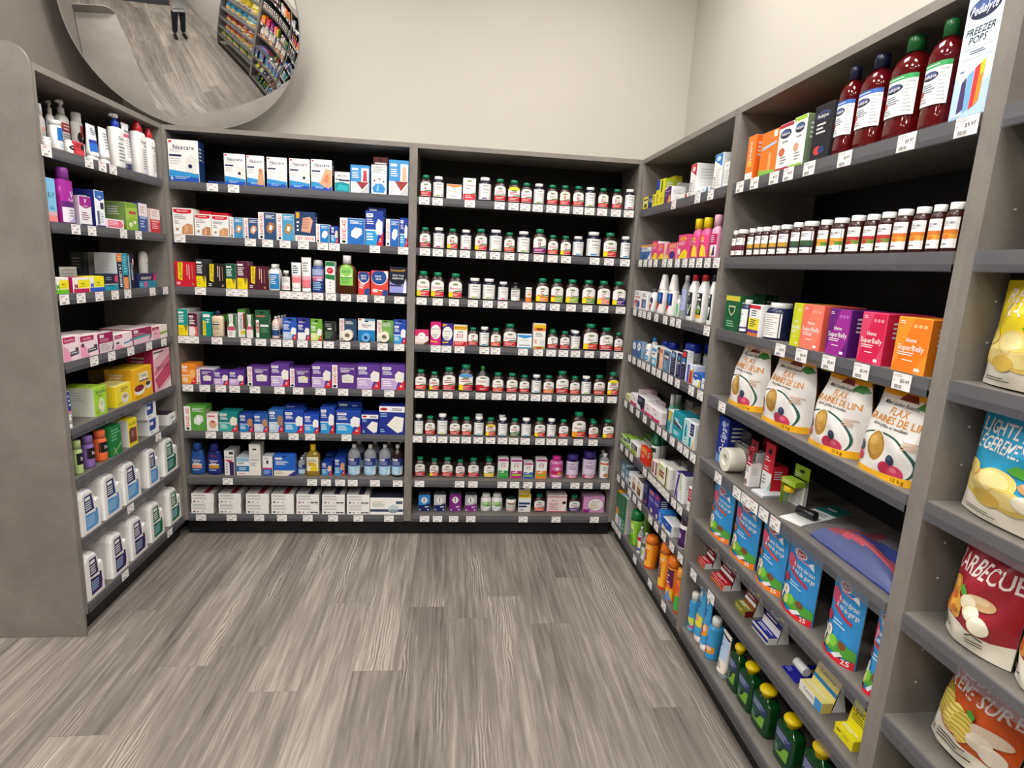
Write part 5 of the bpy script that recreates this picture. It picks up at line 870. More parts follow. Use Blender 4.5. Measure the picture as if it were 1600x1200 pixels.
('B','supplement_bottle',1.129,.05,0,.055,.055,.152,'clear white capped bottle with orange heading',('rub','R0,.78,1,.9,e06a3a;L.2,.4,.8,.7,3,g;E.6,.16,.3,.12,c88a4a',dict(col='d8d4c8',lab=(.05,.72,.92,'w'),p=[(.94,0),(1,.03),(1,.72),(.9,.78),(.5,.86),(.46,.88)],cap=[(.5,.86),(.5,.985),(.46,1),(0,1)]))),
('B','supplement_bottle',1.135,.12,0,.043,.043,.151,'clear white capped bottle behind the orange heading one',('rub','',dict(col='d8d4c8',p=[(.94,0),(1,.03),(1,.72),(.9,.78),(.5,.86),(.46,.88)],cap=[(.5,.86),(.5,.985),(.46,1),(0,1)]))),
]),
('V', 7, 'supplement goods', [
('C','multivitamin_box',.091,.055,0,.066,.06,.099,'blue and navy multivitamin carton',('@one|2f8fd8|1c2462','2f8fd8','1c2462','5a5a66')),
('C','multivitamin_box',.179,.055,0,.067,.06,.1,'silver and navy multivitamin carton',('@one|c4c4c6|1c2462','c4c4c6','1c2462','5a5a66')),
('C','multivitamin_box',.268,.055,0,.066,.06,.104,'all purple multivitamin carton',('@one|84288a|84288a','84288a','84288a','5a5a66')),
('C','multivitamin_box',.357,.055,0,.067,.06,.1,'silver and purple multivitamin carton',('@one|b8b8bc|8a2a8a','b8b8bc','8a2a8a','5a5a66')),
('B','supplement_bottle',.445,.055,0,.062,.062,.1,'left one of two white fibre bottles',('wht','R.05,.42,.95,.85,5ab82a;P2f7a2a,.1,.42,.95,.42,.9,.56;L.15,.6,.7,.8,2,d8f0b0;L.1,.1,.6,.3,2,b8c8d0;P8ad0e0,.5,.02,.95,.02,.95,.2')),
('B','supplement_bottle',.51,.055,0,.062,.062,.101,'right one of two white fibre bottles',('wht','R.05,.42,.95,.85,5ab82a;P2f7a2a,.1,.42,.95,.42,.9,.56;L.15,.6,.7,.8,2,d8f0b0;L.1,.1,.6,.3,2,b8c8d0;P8ad0e0,.5,.02,.95,.02,.95,.2')),
('B','supplement_bottle',.592,.055,0,.058,.058,.089,'small white bottle with dark green cap',('wht','R.1,.68,.9,.9,7a5a2a;R.4,.72,.9,.86,c8a24a;L.1,.2,.9,.6,4,8a8a80;R0,0,1,.1,e0806a',dict(cc='10302a'))),
('C','fibre_box',.665,.055,.112,.068,.06,.062,'upper yellow and white carton of a stack',('R0,0,1,1,f2f0e8;R0,.02,1,.3,e0c030;R.05,.42,.5,.6,2a3560;R.0,.72,1,.9,e8c83a;E.2,.8,.1,.06,6a6a2a','f0eee6','2a3050')),
('C','fibre_box',.669,.055,0,.072,.06,.11,'lower white carton with navy bands, under yellow one',('R0,0,1,1,f0f0ee;R0,.8,1,1,e8c83a;R0,.86,.8,.94,c89a1a;R.02,.42,.95,.54,2a3a6a;R.02,.26,.7,.36,2a3a6a;L.1,.04,.6,.16,1,g','f0f0ee','2a3050')),
('B','vitamin_bottle',.758,.055,0,.067,.048,.102,'green capped bottle with coral base',('jam','@jam||e8604a||',dict(bg='f2f0ee'))),
('C','supplement_box',.86,.055,0,.115,.07,.107,'pale pink carton picturing a dark haired head',('R0,0,1,1,f4dcdc;R0,.92,1,1,f0e0e0;R0,.86,1,.91,d08088;R0,0,1,.05,c02a4a;T.4,.68,.075,a04a5a,Materna,.5;L.1,.1,.6,.56,5,c8888e;E.88,.55,.1,.1,2a1a1a;Pf6eaea,.7,.1,1,.05,1,.5,.86,.48','f2d4d6','e8c4c8','f0e2e0')),
('B','vitamin_bottle',.967,.055,0,.07,.051,.099,'green capped bottle with purple base',('jam','@jam||4a3a8a||',dict(bg='eef0f6'))),
('C','supplement_box',1.081,.055,0,.126,.09,.098,'pink boxy carton with white circle',('R0,0,1,1,d896c8;R0,0,.3,.2,9a2a86;E.58,.5,.4,.42,9a3a8a;E.58,.5,.37,.39,f4efec;T.58,.68,.085,6a3a6a,Centrum,.5;L.3,.2,.85,.58,4,c8a878','d896c8','c478b0','e6bcdc')),
]),
('N', 0, 'pain relief cartons', [
('C','ointment_box',.082,.006,0,.074,.05,.06,'small yellow and black carton at the far left end',('R0,0,1,1,e8d820;R.1,.72,.95,.84,k;R.1,.5,.9,.66,d8d8d0;P3a3a2a,.2,.2,.8,.1,.9,.4,.3,.45;T.5,.2,.12,k,M,.4','e8d820','2a3a7a')),
('C','ointment_box',.082,.06,0,.061,.05,.064,'small navy carton second from the far end',('R0,0,1,1,24408a;R.1,.6,.9,.9,8a9ac0','24408a')),
('C','ointment_box',.135,.114,0,.074,.04,.16,'tallest yellow carton behind the dark panel one',('R0,0,1,1,e6d418','e6d418','ece022')),
('C','ointment_box',.209,.006,0,.045,.06,.06,'short yellow carton third from the far end',('R0,0,1,1,e8e020;R.5,.2,.8,.9,c09a4a;L.1,.3,.4,.9,3,k','e8e020','f0e630')),
('C','denture_box',.239,.1,0,.077,.06,.112,'plain white carton behind the purple one',('','f2f0f0','eeecec')),
('C','ointment_box',.259,.006,0,.049,.05,.12,'blue topped yellow carton',('R0,0,1,1,e8e020;R0,.62,1,1,2a4ab0;E.4,.5,.36,.12,e8e020;L.2,.1,.7,.45,4,5a5a2a','e8e020','e0d61a')),
('C','ointment_box',.316,.006,0,.057,.06,.118,'tall yellow carton with dark panel',('R0,0,1,1,e8e020;R.2,.5,.6,.95,6a7a2a;E.6,.42,.36,.1,e0d040;L.2,.08,.8,.3,3,8a7a1a','e8e020','98a81a')),
('C','denture_box',.398,.006,0,.079,.07,.071,'purple and orange carton with white side',('R0,0,1,1,5a2a6a;Pf2f2f0,0,.86,.6,1,0,1;L.1,.7,.9,.8,1,d8b8e0;Pf09a4a,.5,0,1,0,1,.45,.8,.5;L.1,.4,.6,.62,2,a86ab0','5a2a6a','f2f0f0','w')),
('C','denture_box',.557,.006,0,.164,.05,.019,'white carton with red end lying flat',('R0,0,1,1,w;R.82,0,.95,1,b8303a;T.3,.6,.34,2a2a3a,Rexall,.5;L.1,.08,.7,.3,1,g','w')),
('C','truss_box',.681,.006,0,.062,.11,.126,'tall white carton with red corner',('R0,0,1,1,w;Pc0222e,0,1,1,1,1,.6,.02,.82;E.5,.85,.26,.08,f0d0d0;V.2,.24,.3,2a2a3a,Rexall,.4;L.4,.1,.9,.5,5,lg','w','e4e4e4')),
('C','truss_box',.721,.12,0,.045,.08,.172,'navy and grey carton behind the lettered card',('R0,0,.4,1,2a3350','d0d2d6','c4c8cc')),
('C','denture_box',.777,.006,0,.128,.05,.019,'white carton with blue end lying flat',('R0,0,1,1,w;P2a7fb8,.82,0,1,0,1,1,.88,1;T.3,.62,.34,2a2a3a,Rexall,.45;L.1,.1,.75,.32,1,lb;R.55,.45,.75,.8,lb','w')),
('C','truss_box',.91,.006,0,.068,.11,.126,'tall white carton with blue corner',('R0,0,1,1,w;P2a7cc4,0,1,1,1,1,.62,.02,.84;E.5,.87,.26,.07,d0e0f0;V.15,.2,.22,2a2a3a,Rexall,.35;L.3,.06,.95,.58,7,lg','w','d8dce0')),
('C','care_card',.99,.006,0,.054,.02,.085,'white card printed with large letters',('R0,0,1,1,f4f4f0;T.5,.86,.12,4a5a5a,EC,.7;L.1,.1,.9,.72,8,b0b4ac','f4f4f0')),
]),
('N', 1, 'stomach remedies', [
('C','stomach_box',.049,.08,0,.055,.06,.098,'red carton behind the blue tablet box',('','c8202e','a81a26')),
('C','stomach_box',.159,.006,0,.166,.05,.072,'blue and white tablet box with yellow top',('R0,0,1,1,2a68a8;R0,.86,1,1,e8a030;R.1,.56,1,.84,w;L.1,.6,.9,.8,2,2a4a9a;P1d4f90,.05,0,.6,0,.6,.3,.3,.4;Pw,.7,0,1,0,1,.5','2a68a8','e0e0e0')),
('C','stomach_box',.29,.006,0,.082,.06,.084,'pink carton with yellow disc, nearer the red one',('@pep','e0407f','e8e0e0')),
('C','stomach_box',.377,.006,0,.085,.06,.071,'pink carton with yellow disc, nearer the navy berry one',('@pep','e0407f','e8c8b0')),
('C','stomach_box',.517,.006,0,.124,.06,.069,'pink carton with navy berry',('R0,0,1,1,e8507a;R.3,.7,.9,.92,e89a6a;E.6,.24,.28,.24,2a2a7a;Py,.0,0,.24,0,.2,.2,.02,.3;L.3,.48,.8,.66,2,f6c4d4','e8507a','f0d8e0')),
('C','stomach_box',.645,.006,0,.109,.06,.099,'largest pink carton with white oval',('@pep;E.16,.3,.12,.14,w','e0407f','e8508a')),
('B','stomach_bottle',.693,.07,0,.039,.027,.12,'shortest pink bottle with yellow cap',('pep','Py,.1,0,.9,0,.9,.3,.5,.45;E.5,.8,.3,.14,e86a8a')),
('B','stomach_bottle',.754,.006,0,.052,.036,.156,'tall pink bottle with yellow cap, nearer short one',('pep','Py,.05,0,1,0,.95,.45,.6,.6;E.5,.85,.32,.12,efa23a;L.2,.66,.9,.76,1,f0c0d0')),
('B','stomach_bottle',.836,.006,0,.056,.039,.155,'tall pink bottle with yellow cap, nearer pale one',('pep','Py,.05,0,1,0,.95,.45,.6,.6;E.5,.85,.32,.12,efa23a;L.2,.66,.9,.76,1,f0c0d0')),
('C','stomach_box',.887,.07,0,.038,.07,.101,'pink and yellow carton at the near post',('R0,0,1,1,e0507a;R.1,.6,.9,.8,e8b040;R0,0,1,.3,4a2a6a','e0507a')),
('B','stomach_bottle',.929,.006,0,.05,.035,.158,'pale pink bottle with pale pink cap',('pep','R0,.5,1,1,b81a5a;L.1,.6,.9,.95,4,f6d0e0;Py,.1,.02,.5,.02,.4,.42;P4a2060,.6,.02,.95,.02,.9,.44,.8,.44',dict(col='f2a8c4',cc='f0b4c8',lab=(.04,.56,.93,'w')))),
]),
('N', 2, 'laxative bottles', [
('C','laxative_box',.095,.006,0,.109,.05,.091,'white carton with red and blue rings',('R0,0,1,1,f2f0f0;L.1,.74,.9,.95,2,6a8a9a;R.1,.62,.9,.7,e06a6a;E.35,.3,.3,.22,d0404a;E.7,.26,.24,.22,3a6aa0;E.3,.22,.12,.12,f0c0c0','f2f0f0')),
('C','laxative_box',.201,.006,0,.09,.05,.089,'white carton with crossed red and blue print',('R0,0,1,1,f4f2f2;L.2,.72,.9,.95,2,8a6a7a;R.15,.1,.9,.6,5a3a6a;E.6,.34,.3,.22,5a9ac8;Pb82a3a,.15,.1,.4,.1,.3,.5,.15,.55','f4f2f2')),
('B','laxative_bottle',.231,.06,0,.039,.031,.105,'small white bottle with bright red cap',('ipa','R0,.5,1,1,24305e;Pc02a3a,0,0,.6,0,.9,.4,.4,.55,0,.5;E.5,.52,.22,.14,f0e0b0',dict(cc='d02030'))),
('B','laxative_bottle',.306,.006,0,.048,.039,.11,'small white bottle with grey cap, red and navy print',('ipa','R0,.5,1,1,24305e;Pc02a3a,0,0,.6,0,.9,.4,.4,.55,0,.5;E.5,.52,.22,.14,f0d8a0',dict(cc='5a5f68'))),
('B','enema_bottle',.412,.006,0,.077,.048,.182,'tall white taper capped bottle, farther one',('flt','R0,.4,1,1,1f2a80;Pd02034,0,0,.3,0,.75,.4,.5,.55,0,.5;P2a5a6a,.3,.45,.75,.42,.9,.6,.5,.6;Pw,.32,0,1,0,1,.42,.8,.42;E.7,.78,.14,.2,2f8fe0;L.08,.86,.3,.96,1,w')),
('B','enema_bottle',.537,.006,0,.074,.046,.183,'tall white taper capped bottle, nearer one',('flt','R0,.4,1,1,1f2a80;Pd02034,0,0,.3,0,.75,.4,.5,.55,0,.5;P2a5a6a,.3,.45,.75,.42,.9,.6,.5,.6;Pw,.32,0,1,0,1,.42,.8,.42;E.7,.78,.14,.2,2f8fe0;L.08,.86,.3,.96,1,w')),
('B','laxative_bottle',.589,.03,0,.026,.021,.095,'small bottle with mint green label',('ipa','R0,0,1,1,7ad8a0;L.1,.2,.8,.9,5,4aa070',dict(cc='w'))),
('B','enema_bottle',.692,.006,0,.037,.037,.182,'clear bottle with pale violet label',('rub','L.1,.1,.9,.95,9,7a86b8',dict(bg='aab2dc',lab=(.2,.68,.94,'aab2dc'),p=[(.96,0),(1,.03),(1,.68),(.9,.75),(.5,.85),(.46,.87)],cap=[(.5,.85),(.52,.985),(.48,1),(0,1)],cc='c8c8ca'))),
('B','alcohol_bottle',.772,.006,0,.053,.043,.186,'white bottle, red cap, blue V on black label',('ipa','R0,0,1,1,1c1f28;R.2,.86,.5,.96,w;L.1,.62,.8,.8,3,8a8e9a;P2a48b8,0,0,.4,0,.5,.1,.1,.5,0,.5;Pf0f0f0,.16,.5,.3,.5,.58,.1,.5,.06;Pf0f0f0,.9,.5,.98,.5,.6,.06,.5,.1;P5a8a4a,.3,.48,.8,.48,.6,.36',dict(bg='1c1f28'))),
('B','alcohol_bottle',.866,.006,0,.056,.045,.187,'white bottle, red cap, grapes on black label',('ipa','R0,.14,1,1,17181c;R.2,.84,.6,.96,w;R.1,.7,.9,.78,d8d8d8;L.1,.52,.8,.66,2,9a9a9a;E.62,.38,.3,.14,c8d0d0;E.62,.28,.3,.12,6a9a1a;R0,0,1,.13,f0a81a',dict(bg='17181c'))),
('B','alcohol_bottle',.966,.006,0,.032,.026,.188,'white bottle with dark cap, teal and black label',('ipa','R0,0,1,1,1a2028;R.2,.84,.6,.96,w;L.1,.6,.8,.78,3,8a8e9a;P6ab0aa,0,0,.45,0,.6,.3,.4,.55,0,.6;Pf0f0f0,.4,.5,.9,.5,.6,.1',dict(cc='1a2440',bg='1a2028'))),
]),
('N', 3, 'dental care goods', [
('C','dental_box',.119,.006,0,.071,.05,.077,'blue dental carton with white shield, far left',('R0,0,1,1,3a6a9c;Pe8eef2,.3,.45,.7,.45,.9,.7,.7,.95,.3,.95,.1,.7;L.1,.1,.8,.3,2,16305a;R.4,.65,.6,.75,3a6a9c','3a6a9c')),
('C','dental_box',.196,.006,0,.074,.05,.083,'blue dental carton with white shield, second from left',('R0,0,1,1,3a6a9c;Pe8eef2,.3,.45,.7,.45,.9,.7,.7,.95,.3,.95,.1,.7;L.1,.1,.8,.3,2,16305a;R.4,.65,.6,.75,3a6a9c','3a6a9c','8aa4c0')),
('B','rinse_bottle',.23,.06,0,.044,.031,.11,'white bottle with sky blue cap, red title',('rnd','R0,0,1,.34,2a6ac8;R0,.34,1,1,w;R0,.5,.6,.66,c8202e;L.1,.7,.8,.9,1,8a8aa0',dict(n=3,dr=.7,cc='3a8ad8'))),
('B','rinse_bottle',.309,.006,0,.041,.029,.108,'short white bottle with black cap',('rnd','R0,0,1,.4,2f8fd0;R0,.75,1,.85,4a9ad8;L.2,.5,.8,.7,1,3a4a6a;E.6,.2,.3,.12,a8d4f0',dict(n=3,dr=.7,cc='24242c'))),
('B','floss_tub',.354,.07,0,.041,.041,.11,'blue lidded tub behind the peach pack',('tub',)),
('C','dental_box',.428,.006,0,.067,.05,.094,'white and blue carton right of black cap bottle',('R0,0,1,1,f2f4f6;R0,.72,1,.88,4a9ad8;L.2,.5,.8,.66,1,3a4a5a;R0,0,1,.4,4fa8d8;E.5,.2,.3,.12,e8e8f0','f2f4f6')),
('B','floss_tub',.441,.07,0,.049,.049,.114,'blue lidded tub behind the pale top pack',('tub',)),
('C','flosser_pack',.483,.006,0,.032,.03,.095,'slim dark flosser pack',('L.2,.1,.8,.9,7,8a6a5a;E.5,.8,.3,.08,e0a87a','2a2a40','e4e4e8')),
('C','flosser_pack',.523,.006,0,.041,.03,.097,'peach flosser pack',('R0,0,1,1,f0b88a;E.5,.86,.4,.1,c86a6a;E.5,.5,.4,.1,f6d8b8','f0b88a','e4e4e8')),
('C','flosser_pack',.593,.006,0,.086,.03,.095,'grey blue flosser pack picturing teeth',('E.5,.72,.3,.12,e8e4e0;E.5,.62,.2,.05,8a3a3a;L.2,.1,.8,.5,4,b8c4d0;E.5,.84,.3,.08,3a4a6a','5f7f9f','e4e4e8')),
('C','flosser_pack',.672,.006,0,.052,.03,.102,'navy flosser pack with pale top',('E.5,.86,.36,.12,8ab0d8;L.2,.1,.8,.72,6,6a6a8a','262c4c','e4e4e8')),
('B','floss_tub',.693,.05,0,.07,.07,.143,'clear blue lidded tub of white picks, farther',('tub','E.25,.3,.2,.16,f2f2ee;E.6,.25,.25,.2,f4f4f0;E.45,.6,.3,.2,eceae4;E.8,.6,.2,.2,e4e2dc;E.2,.75,.16,.14,e8e6e0;E.65,.85,.25,.12,f2f0ec')),
('B','floss_tub',.716,.124,0,.059,.059,.142,'clear blue lidded tub of white picks, nearer',('tub','E.25,.3,.2,.16,f2f2ee;E.6,.25,.25,.2,e0deda;E.45,.6,.3,.2,c8c6c0;E.8,.6,.2,.2,e4e2dc;E.2,.75,.16,.14,d8d6d0;E.65,.85,.25,.12,f2f0ec')),
('C','flosser_pack',.737,.006,0,.046,.03,.105,'navy flosser pack with teal spot',('E.5,.8,.36,.1,3a8a9a;T.5,.62,.1,w,Plackers,.8;L.2,.1,.8,.55,4,8a8ab0','1d2450','e4e4e8')),
('C','flosser_pack',.79,.006,0,.052,.03,.123,'navy flosser pack with red top',('E.5,.88,.4,.1,e0342a;E.5,.68,.3,.08,3f8fd0;L.15,.52,.85,.62,1,w;L.2,.05,.8,.45,5,6a4a7a','1b2148','e4e4e8')),
('C','dental_box',.851,.012,0,.061,.05,.073,'blue carton with yellow and red stripe',('R0,0,.35,1,2a58c0;R.35,0,1,1,e8c020;Pc0203a,.4,0,.9,0,.8,.7,.5,.8;Pw,.6,.7,1,.85,1,1,.4,1','2a58c0','e8ecf4')),
('C','dental_box',.923,.012,0,.076,.05,.051,'blue and white carton with yellow wedge',('R0,0,1,1,f2f4f4;R0,.6,1,1,1f5ab8;L.1,.74,.7,.9,2,w;Pe8c82a,.7,0,1,0,1,.5,.85,.6;P1f5ab8,0,.6,.6,.6,.3,.42','1f5ab8','2a62c0')),
('C','dental_box',.988,.012,0,.047,.05,.049,'white capsule picture carton at the near post',('R0,0,1,1,2a62c0;R.1,.06,.95,.9,f2f4f4;L.3,.4,.8,.7,2,3a6a8a','2a62c0')),
]),
('N', 4, 'denture care goods', [
('C','denture_box',.049,.085,0,.054,.04,.05,'pink hang card carton behind the white and pink one',('R0,.5,1,1,f2e2e6;R0,0,1,.5,e8b8c8','f0dce2')),
('C','denture_box',.058,.129,0,.072,.04,.055,'pink hang card carton behind the navy one',('R0,.6,1,1,e4c0cc','e4c0cc')),
('C','denture_box',.093,.006,0,.075,.04,.034,'small pale yellow carton at the far left',('R0,0,1,1,d8dca8;E.5,.65,.34,.2,b8b88a;L.2,.1,.8,.3,1,8a8a5a','d8dca8')),
('C','denture_box',.127,.1,0,.053,.03,.041,'white hang card carton behind the farther Sensi box',('L.2,.5,.8,.9,3,d0a0b0','f2f0f0')),
('C','denture_box',.192,.006,0,.104,.05,.056,'white and pink carton beside the pale yellow one',('R0,0,1,1,f4ecee;Pd0306a,0,0,1,0,1,.3,.5,.22,0,.3;T.5,.6,.16,4a3a4a,Sensi,.8;R.1,.84,.5,.92,e0a0b0','f4ecee')),
('C','denture_box',.202,.1,0,.088,.03,.048,'pale pink hang card carton between both Sensi boxes',('L.2,.5,.8,.9,3,d0a0b0','efe0e4')),
('C','denture_box',.29,.1,0,.079,.03,.043,'dusky hang card carton behind the nearer Sensi box',('L.2,.5,.8,.9,3,d0a0b0','e8d4da')),
('C','denture_box',.307,.006,0,.11,.06,.068,'navy carton with pink corner, white side',('R0,0,1,1,1a1c38;L.1,.6,.7,.9,3,8a8ab0;Pd0306a,.6,0,1,0,1,.4;Pf0e8ec,0,0,.6,0,.4,.3,0,.36','1a1c38','f2f2f4')),
('C','denture_box',.418,.006,0,.09,.06,.058,'white and pink Sensi carton, farther one',('R0,0,1,1,f4ecee;Pd0306a,0,0,1,0,1,.3,.5,.22,0,.3;T.5,.6,.16,4a3a4a,Sensi,.8;R.1,.84,.5,.92,e0a0b0','f4ecee','efe6ea')),
('B','mouthwash_bottle',.467,.11,0,.064,.045,.117,'mint green mouthwash bottle, nearer one',('mth','L.15,.2,.9,.85,6,8ab0d0')),
('C','denture_box',.528,.006,0,.122,.06,.058,'white and pink Sensi carton, nearer one',('R0,0,1,1,f4ecee;Pd0306a,0,0,1,0,1,.3,.5,.22,0,.3;T.5,.6,.16,4a3a4a,Sensi,.8;R.1,.84,.5,.92,e0a0b0','f4ecee','efe6ea')),
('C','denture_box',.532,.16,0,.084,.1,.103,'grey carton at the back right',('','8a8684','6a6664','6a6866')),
('B','mouthwash_bottle',.524,.07,0,.043,.03,.131,'mint green mouthwash bottle, farther one',('mth','R0,0,1,1,e8f0f4;R.1,.1,.5,.9,2a5a9a;L.15,.2,.9,.85,6,8ab0d0')),
('C','denture_box',.711,.1,0,.093,.06,.102,'olive topped carton behind the pale teal one',('','8a8a80','9a9488','c0a880')),
('C','denture_box',.697,.006,0,.058,.05,.096,'teal, yellow and navy carton',('R0,0,.25,1,1c2148;R.25,0,1,1,1a98a8;Pe8c020,.3,1,1,1,.8,.6,.45,.45;Pw,.85,0,1,0,1,.95','1a98a8','e8eef0')),
('C','denture_box',.795,.006,0,.105,.07,.108,'large teal denture tablet box',('R0,0,1,1,1597a6;T.4,.74,.09,w,Polident,.7;P4a3a4a,.1,.5,.9,.42,.9,.52,.1,.64;Pw,.3,.64,1,.5,1,.56,.3,.7;R.1,.06,.85,.3,40b8c4;L.15,.1,.75,.26,2,d8f0f4','1597a6','1a8a98')),
('C','denture_box',.884,.006,0,.047,.05,.105,'pale teal carton beside the large teal box',('R0,0,1,1,b8dce0;E.55,.45,.26,.4,1f9aa8;L.2,.06,.8,.3,2,w','b8dce0','d0e4e8')),
('C','denture_box',.945,.006,0,.055,.05,.105,'white and navy carton with orange edge',('R0,0,1,1,f2f4f4;R.2,.5,.9,.98,232a60;L.3,.55,.8,.9,3,8a90c0;P1f98a0,.1,.02,.6,.02,.55,.4,.3,.46,.1,.4;Pf0a03a,.7,0,1,0,1,.5','f2f4f4','e4e8ea')),
('B','denture_bottle',.969,.06,0,.033,.033,.11,'dark bottle with white and blue label',('rnd','R0,0,1,1,f0f2f6;R0,0,1,.3,2a2aa8;R0,.3,1,.5,3a9ad0;L.1,.56,.9,.94,3,3a3a5a',dict(col='14163a',lab=(.12,.96,.95,'w'),p=[(1,0),(1,.97)],cap=[(.98,.96),(.98,.99),(.9,1),(0,1)]))),
]),
('N', 5, 'digestive goods', [
('C','digestive_box',.061,.085,0,.08,.05,.017,'green topped carton behind the second green one',('R0,.5,1,1,6a9a2a','dfe4da','dfe4da','6f9a2a')),
('C','digestive_box',.079,.006,0,.114,.06,.039,'green and white carton at the far left',('R0,0,1,1,f0f2ee;R0,.5,1,1,2a4a3a;L.2,.6,.8,.9,3,e8ece8;P8fc83a,0,0,1,0,1,.4,.5,.3,0,.5','e8f0e0','8fc23a','8fb84a')),
('C','digestive_box',.084,.139,0,.108,.05,.05,'dark green topped carton behind the olive based one',('R0,.5,1,1,4a7a2a','cfd4ca','cfd4ca','5a8a2a')),
('C','digestive_box',.171,.006,0,.056,.05,.06,'second green and white carton from far left',('R0,0,1,1,f0f2ee;R0,.5,1,1,2a4a3a;L.2,.6,.8,.9,3,e8ece8;P8fc83a,0,0,1,0,1,.4,.5,.3,0,.5','9acb4a','e8ece4','8fc23a')),
('C','digestive_box',.266,.006,0,.115,.07,.055,'white carton with dark green panel, olive base',('R0,0,1,1,f2f2ee;R.1,.42,.95,.94,1a3a2e;L.2,.5,.8,.85,3,d8e0d8;Pa0ac2a,.05,0,.95,0,.95,.3,.5,.38,.05,.34','f2f2ee','f0eeec','efecea')),
('B','fibre_bottle',.321,.11,0,.054,.054,.108,'white bottle with stepped green lid, behind',('gdl',)),
('C','digestive_pack',.419,.006,0,.094,.025,.083,'red and orange sachet pack',('R0,0,1,1,d8341a;R0,.66,1,1,f0924a;L.2,.3,.8,.55,2,f6c0a0;Pc82a1a,0,0,1,0,1,.2','d8341a')),
('B','fibre_bottle',.44,.035,0,.05,.05,.158,'white bottle with stepped green lid, front',('gdl','R0,.75,1,1,1a4a38;E.5,.35,.36,.24,7ac03a;E.5,.35,.2,.13,e8f0d8;L.1,.02,.8,.1,1,g')),
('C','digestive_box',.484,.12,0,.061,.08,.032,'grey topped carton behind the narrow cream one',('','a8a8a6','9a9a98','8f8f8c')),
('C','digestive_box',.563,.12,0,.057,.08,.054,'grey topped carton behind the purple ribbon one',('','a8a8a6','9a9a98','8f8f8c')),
('C','digestive_box',.563,.006,0,.038,.06,.067,'thin maroon carton, farther one',('R.2,.1,.9,.9,8a2a3a;L.3,.2,.8,.8,5,e0c0c0','f0e4e0')),
('C','digestive_box',.604,.006,0,.035,.06,.074,'thin maroon carton, nearer one',('R.2,.1,.9,.9,7a1a34;L.3,.2,.8,.8,5,e0c0c0','efe2de')),
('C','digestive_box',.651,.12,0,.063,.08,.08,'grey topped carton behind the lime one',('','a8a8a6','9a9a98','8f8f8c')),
('C','digestive_box',.672,.006,0,.088,.07,.084,'cream carton with green and brown print',('R0,0,1,1,f0ecc8;R.0,.0,.14,1,c8d060;R.2,.5,.9,.66,8a4a2a;R.2,.3,.9,.46,9a5a3a;L.2,.72,.9,.94,2,8aa04a','f0ecc8','f0eee6','f4f2ea')),
('C','digestive_box',.75,.006,0,.05,.08,.093,'narrow cream carton with black edge',('R0,0,.25,1,3a3a48;R.25,0,.6,1,d8d48a;R.6,0,1,1,f0eee4','f0eee4','e8e6e0','efede6')),
('C','digestive_box',.859,.006,0,.05,.06,.112,'purple ribbon printed carton',('R0,0,1,1,d8d0e0;P4a2a80,.1,0,.4,0,1,1,.6,1;P5a3a90,.6,0,.9,0,.5,.6,.3,.5','d8d0e0','c8c0d4','3a2a6a')),
('C','digestive_box',.907,.006,0,.043,.06,.121,'white and lime carton with purple top',('R0,0,1,1,f2f2f2;P9ac83a,.1,.4,.4,.4,.3,1,.1,1;L.4,.1,.9,.6,5,c8c8cc','f2f2f2','f0f0f0','3f2f70')),
('B','medicine_bottle',.92,.07,0,.026,.026,.101,'small brown bottle with blue and white label',('rub','R0,.8,1,1,4a9ad0;R0,0,1,.12,3a8ac8;L.1,.2,.9,.75,5,b0b4c0',dict(col='2a150c',m=1))),
('C','medicine_box',.998,.006,0,.038,.05,.099,'white carton with red panel at the near post',('R0,0,1,1,f4f2f0;R0,.4,1,.95,b8222e;L.15,.5,.85,.86,3,f0c8c8;L.15,.1,.85,.3,2,c0b8b8','f4f2f0')),
]),
('N', 6, 'remedy cartons', [
('C','remedy_box',.124,.006,0,.069,.06,.086,'grey blue carton at the far left',('R0,0,1,1,3a5a70;R.1,.5,.9,.9,8fb0c4;R.1,.06,.9,.4,e8eef2;L.2,.1,.8,.34,2,5a6a7a','4a6478','b0bcc4','5a6a74')),
('C','remedy_box',.195,.006,0,.058,.06,.075,'second grey blue carton',('R0,0,1,1,3a5a70;R.1,.5,.9,.9,8fb0c4;R.1,.06,.9,.4,e8eef2;L.2,.1,.8,.34,2,5a6a7a','4a6478','e8ecf0','4a5a64')),
('C','remedy_box',.25,.006,0,.044,.05,.065,'white and navy carton third from far left',('R0,0,1,1,f0f2f4;R.2,.05,.9,.4,3a4a6a;R.2,.6,.9,.9,a8c0d0','f0f2f4','f4f4f6','e8ecee')),
('C','remedy_box',.32,.006,0,.069,.06,.08,'white carton with brown panel, farther one',('R0,0,1,1,f2efe8;R.15,.1,.85,.55,7a4028;L.25,.2,.75,.5,3,c89a7a;R.15,.62,.85,.7,e0b040;L.2,.75,.8,.92,2,4a4a6a','f2efe8','f4f2ee','eceae4')),
('C','remedy_box',.401,.006,0,.08,.06,.088,'white carton with brown panel, nearer one',('R0,0,1,1,f2efe8;R.15,.1,.85,.55,7a4028;L.25,.2,.75,.5,3,c89a7a;R.15,.62,.85,.7,e0b040;L.2,.75,.8,.92,2,4a4a6a','f2efe8','f4f2ee','6a5a54')),
('C','remedy_box',.5,.006,0,.061,.09,.117,'navy carton with pale print',('R0,0,1,1,1d2350;L.2,.5,.8,.9,4,8a90b8;P9a3a6a,.1,.1,.9,.1,.9,.3','1d2350','24264e','1d1f40')),
('C','fibre_box',.517,.1,0,.041,.03,.058,'yellow wedge carton',('R0,0,1,1,3a2a5a;Pe8e020,.0,0,1,0,.8,.9','e8d820')),
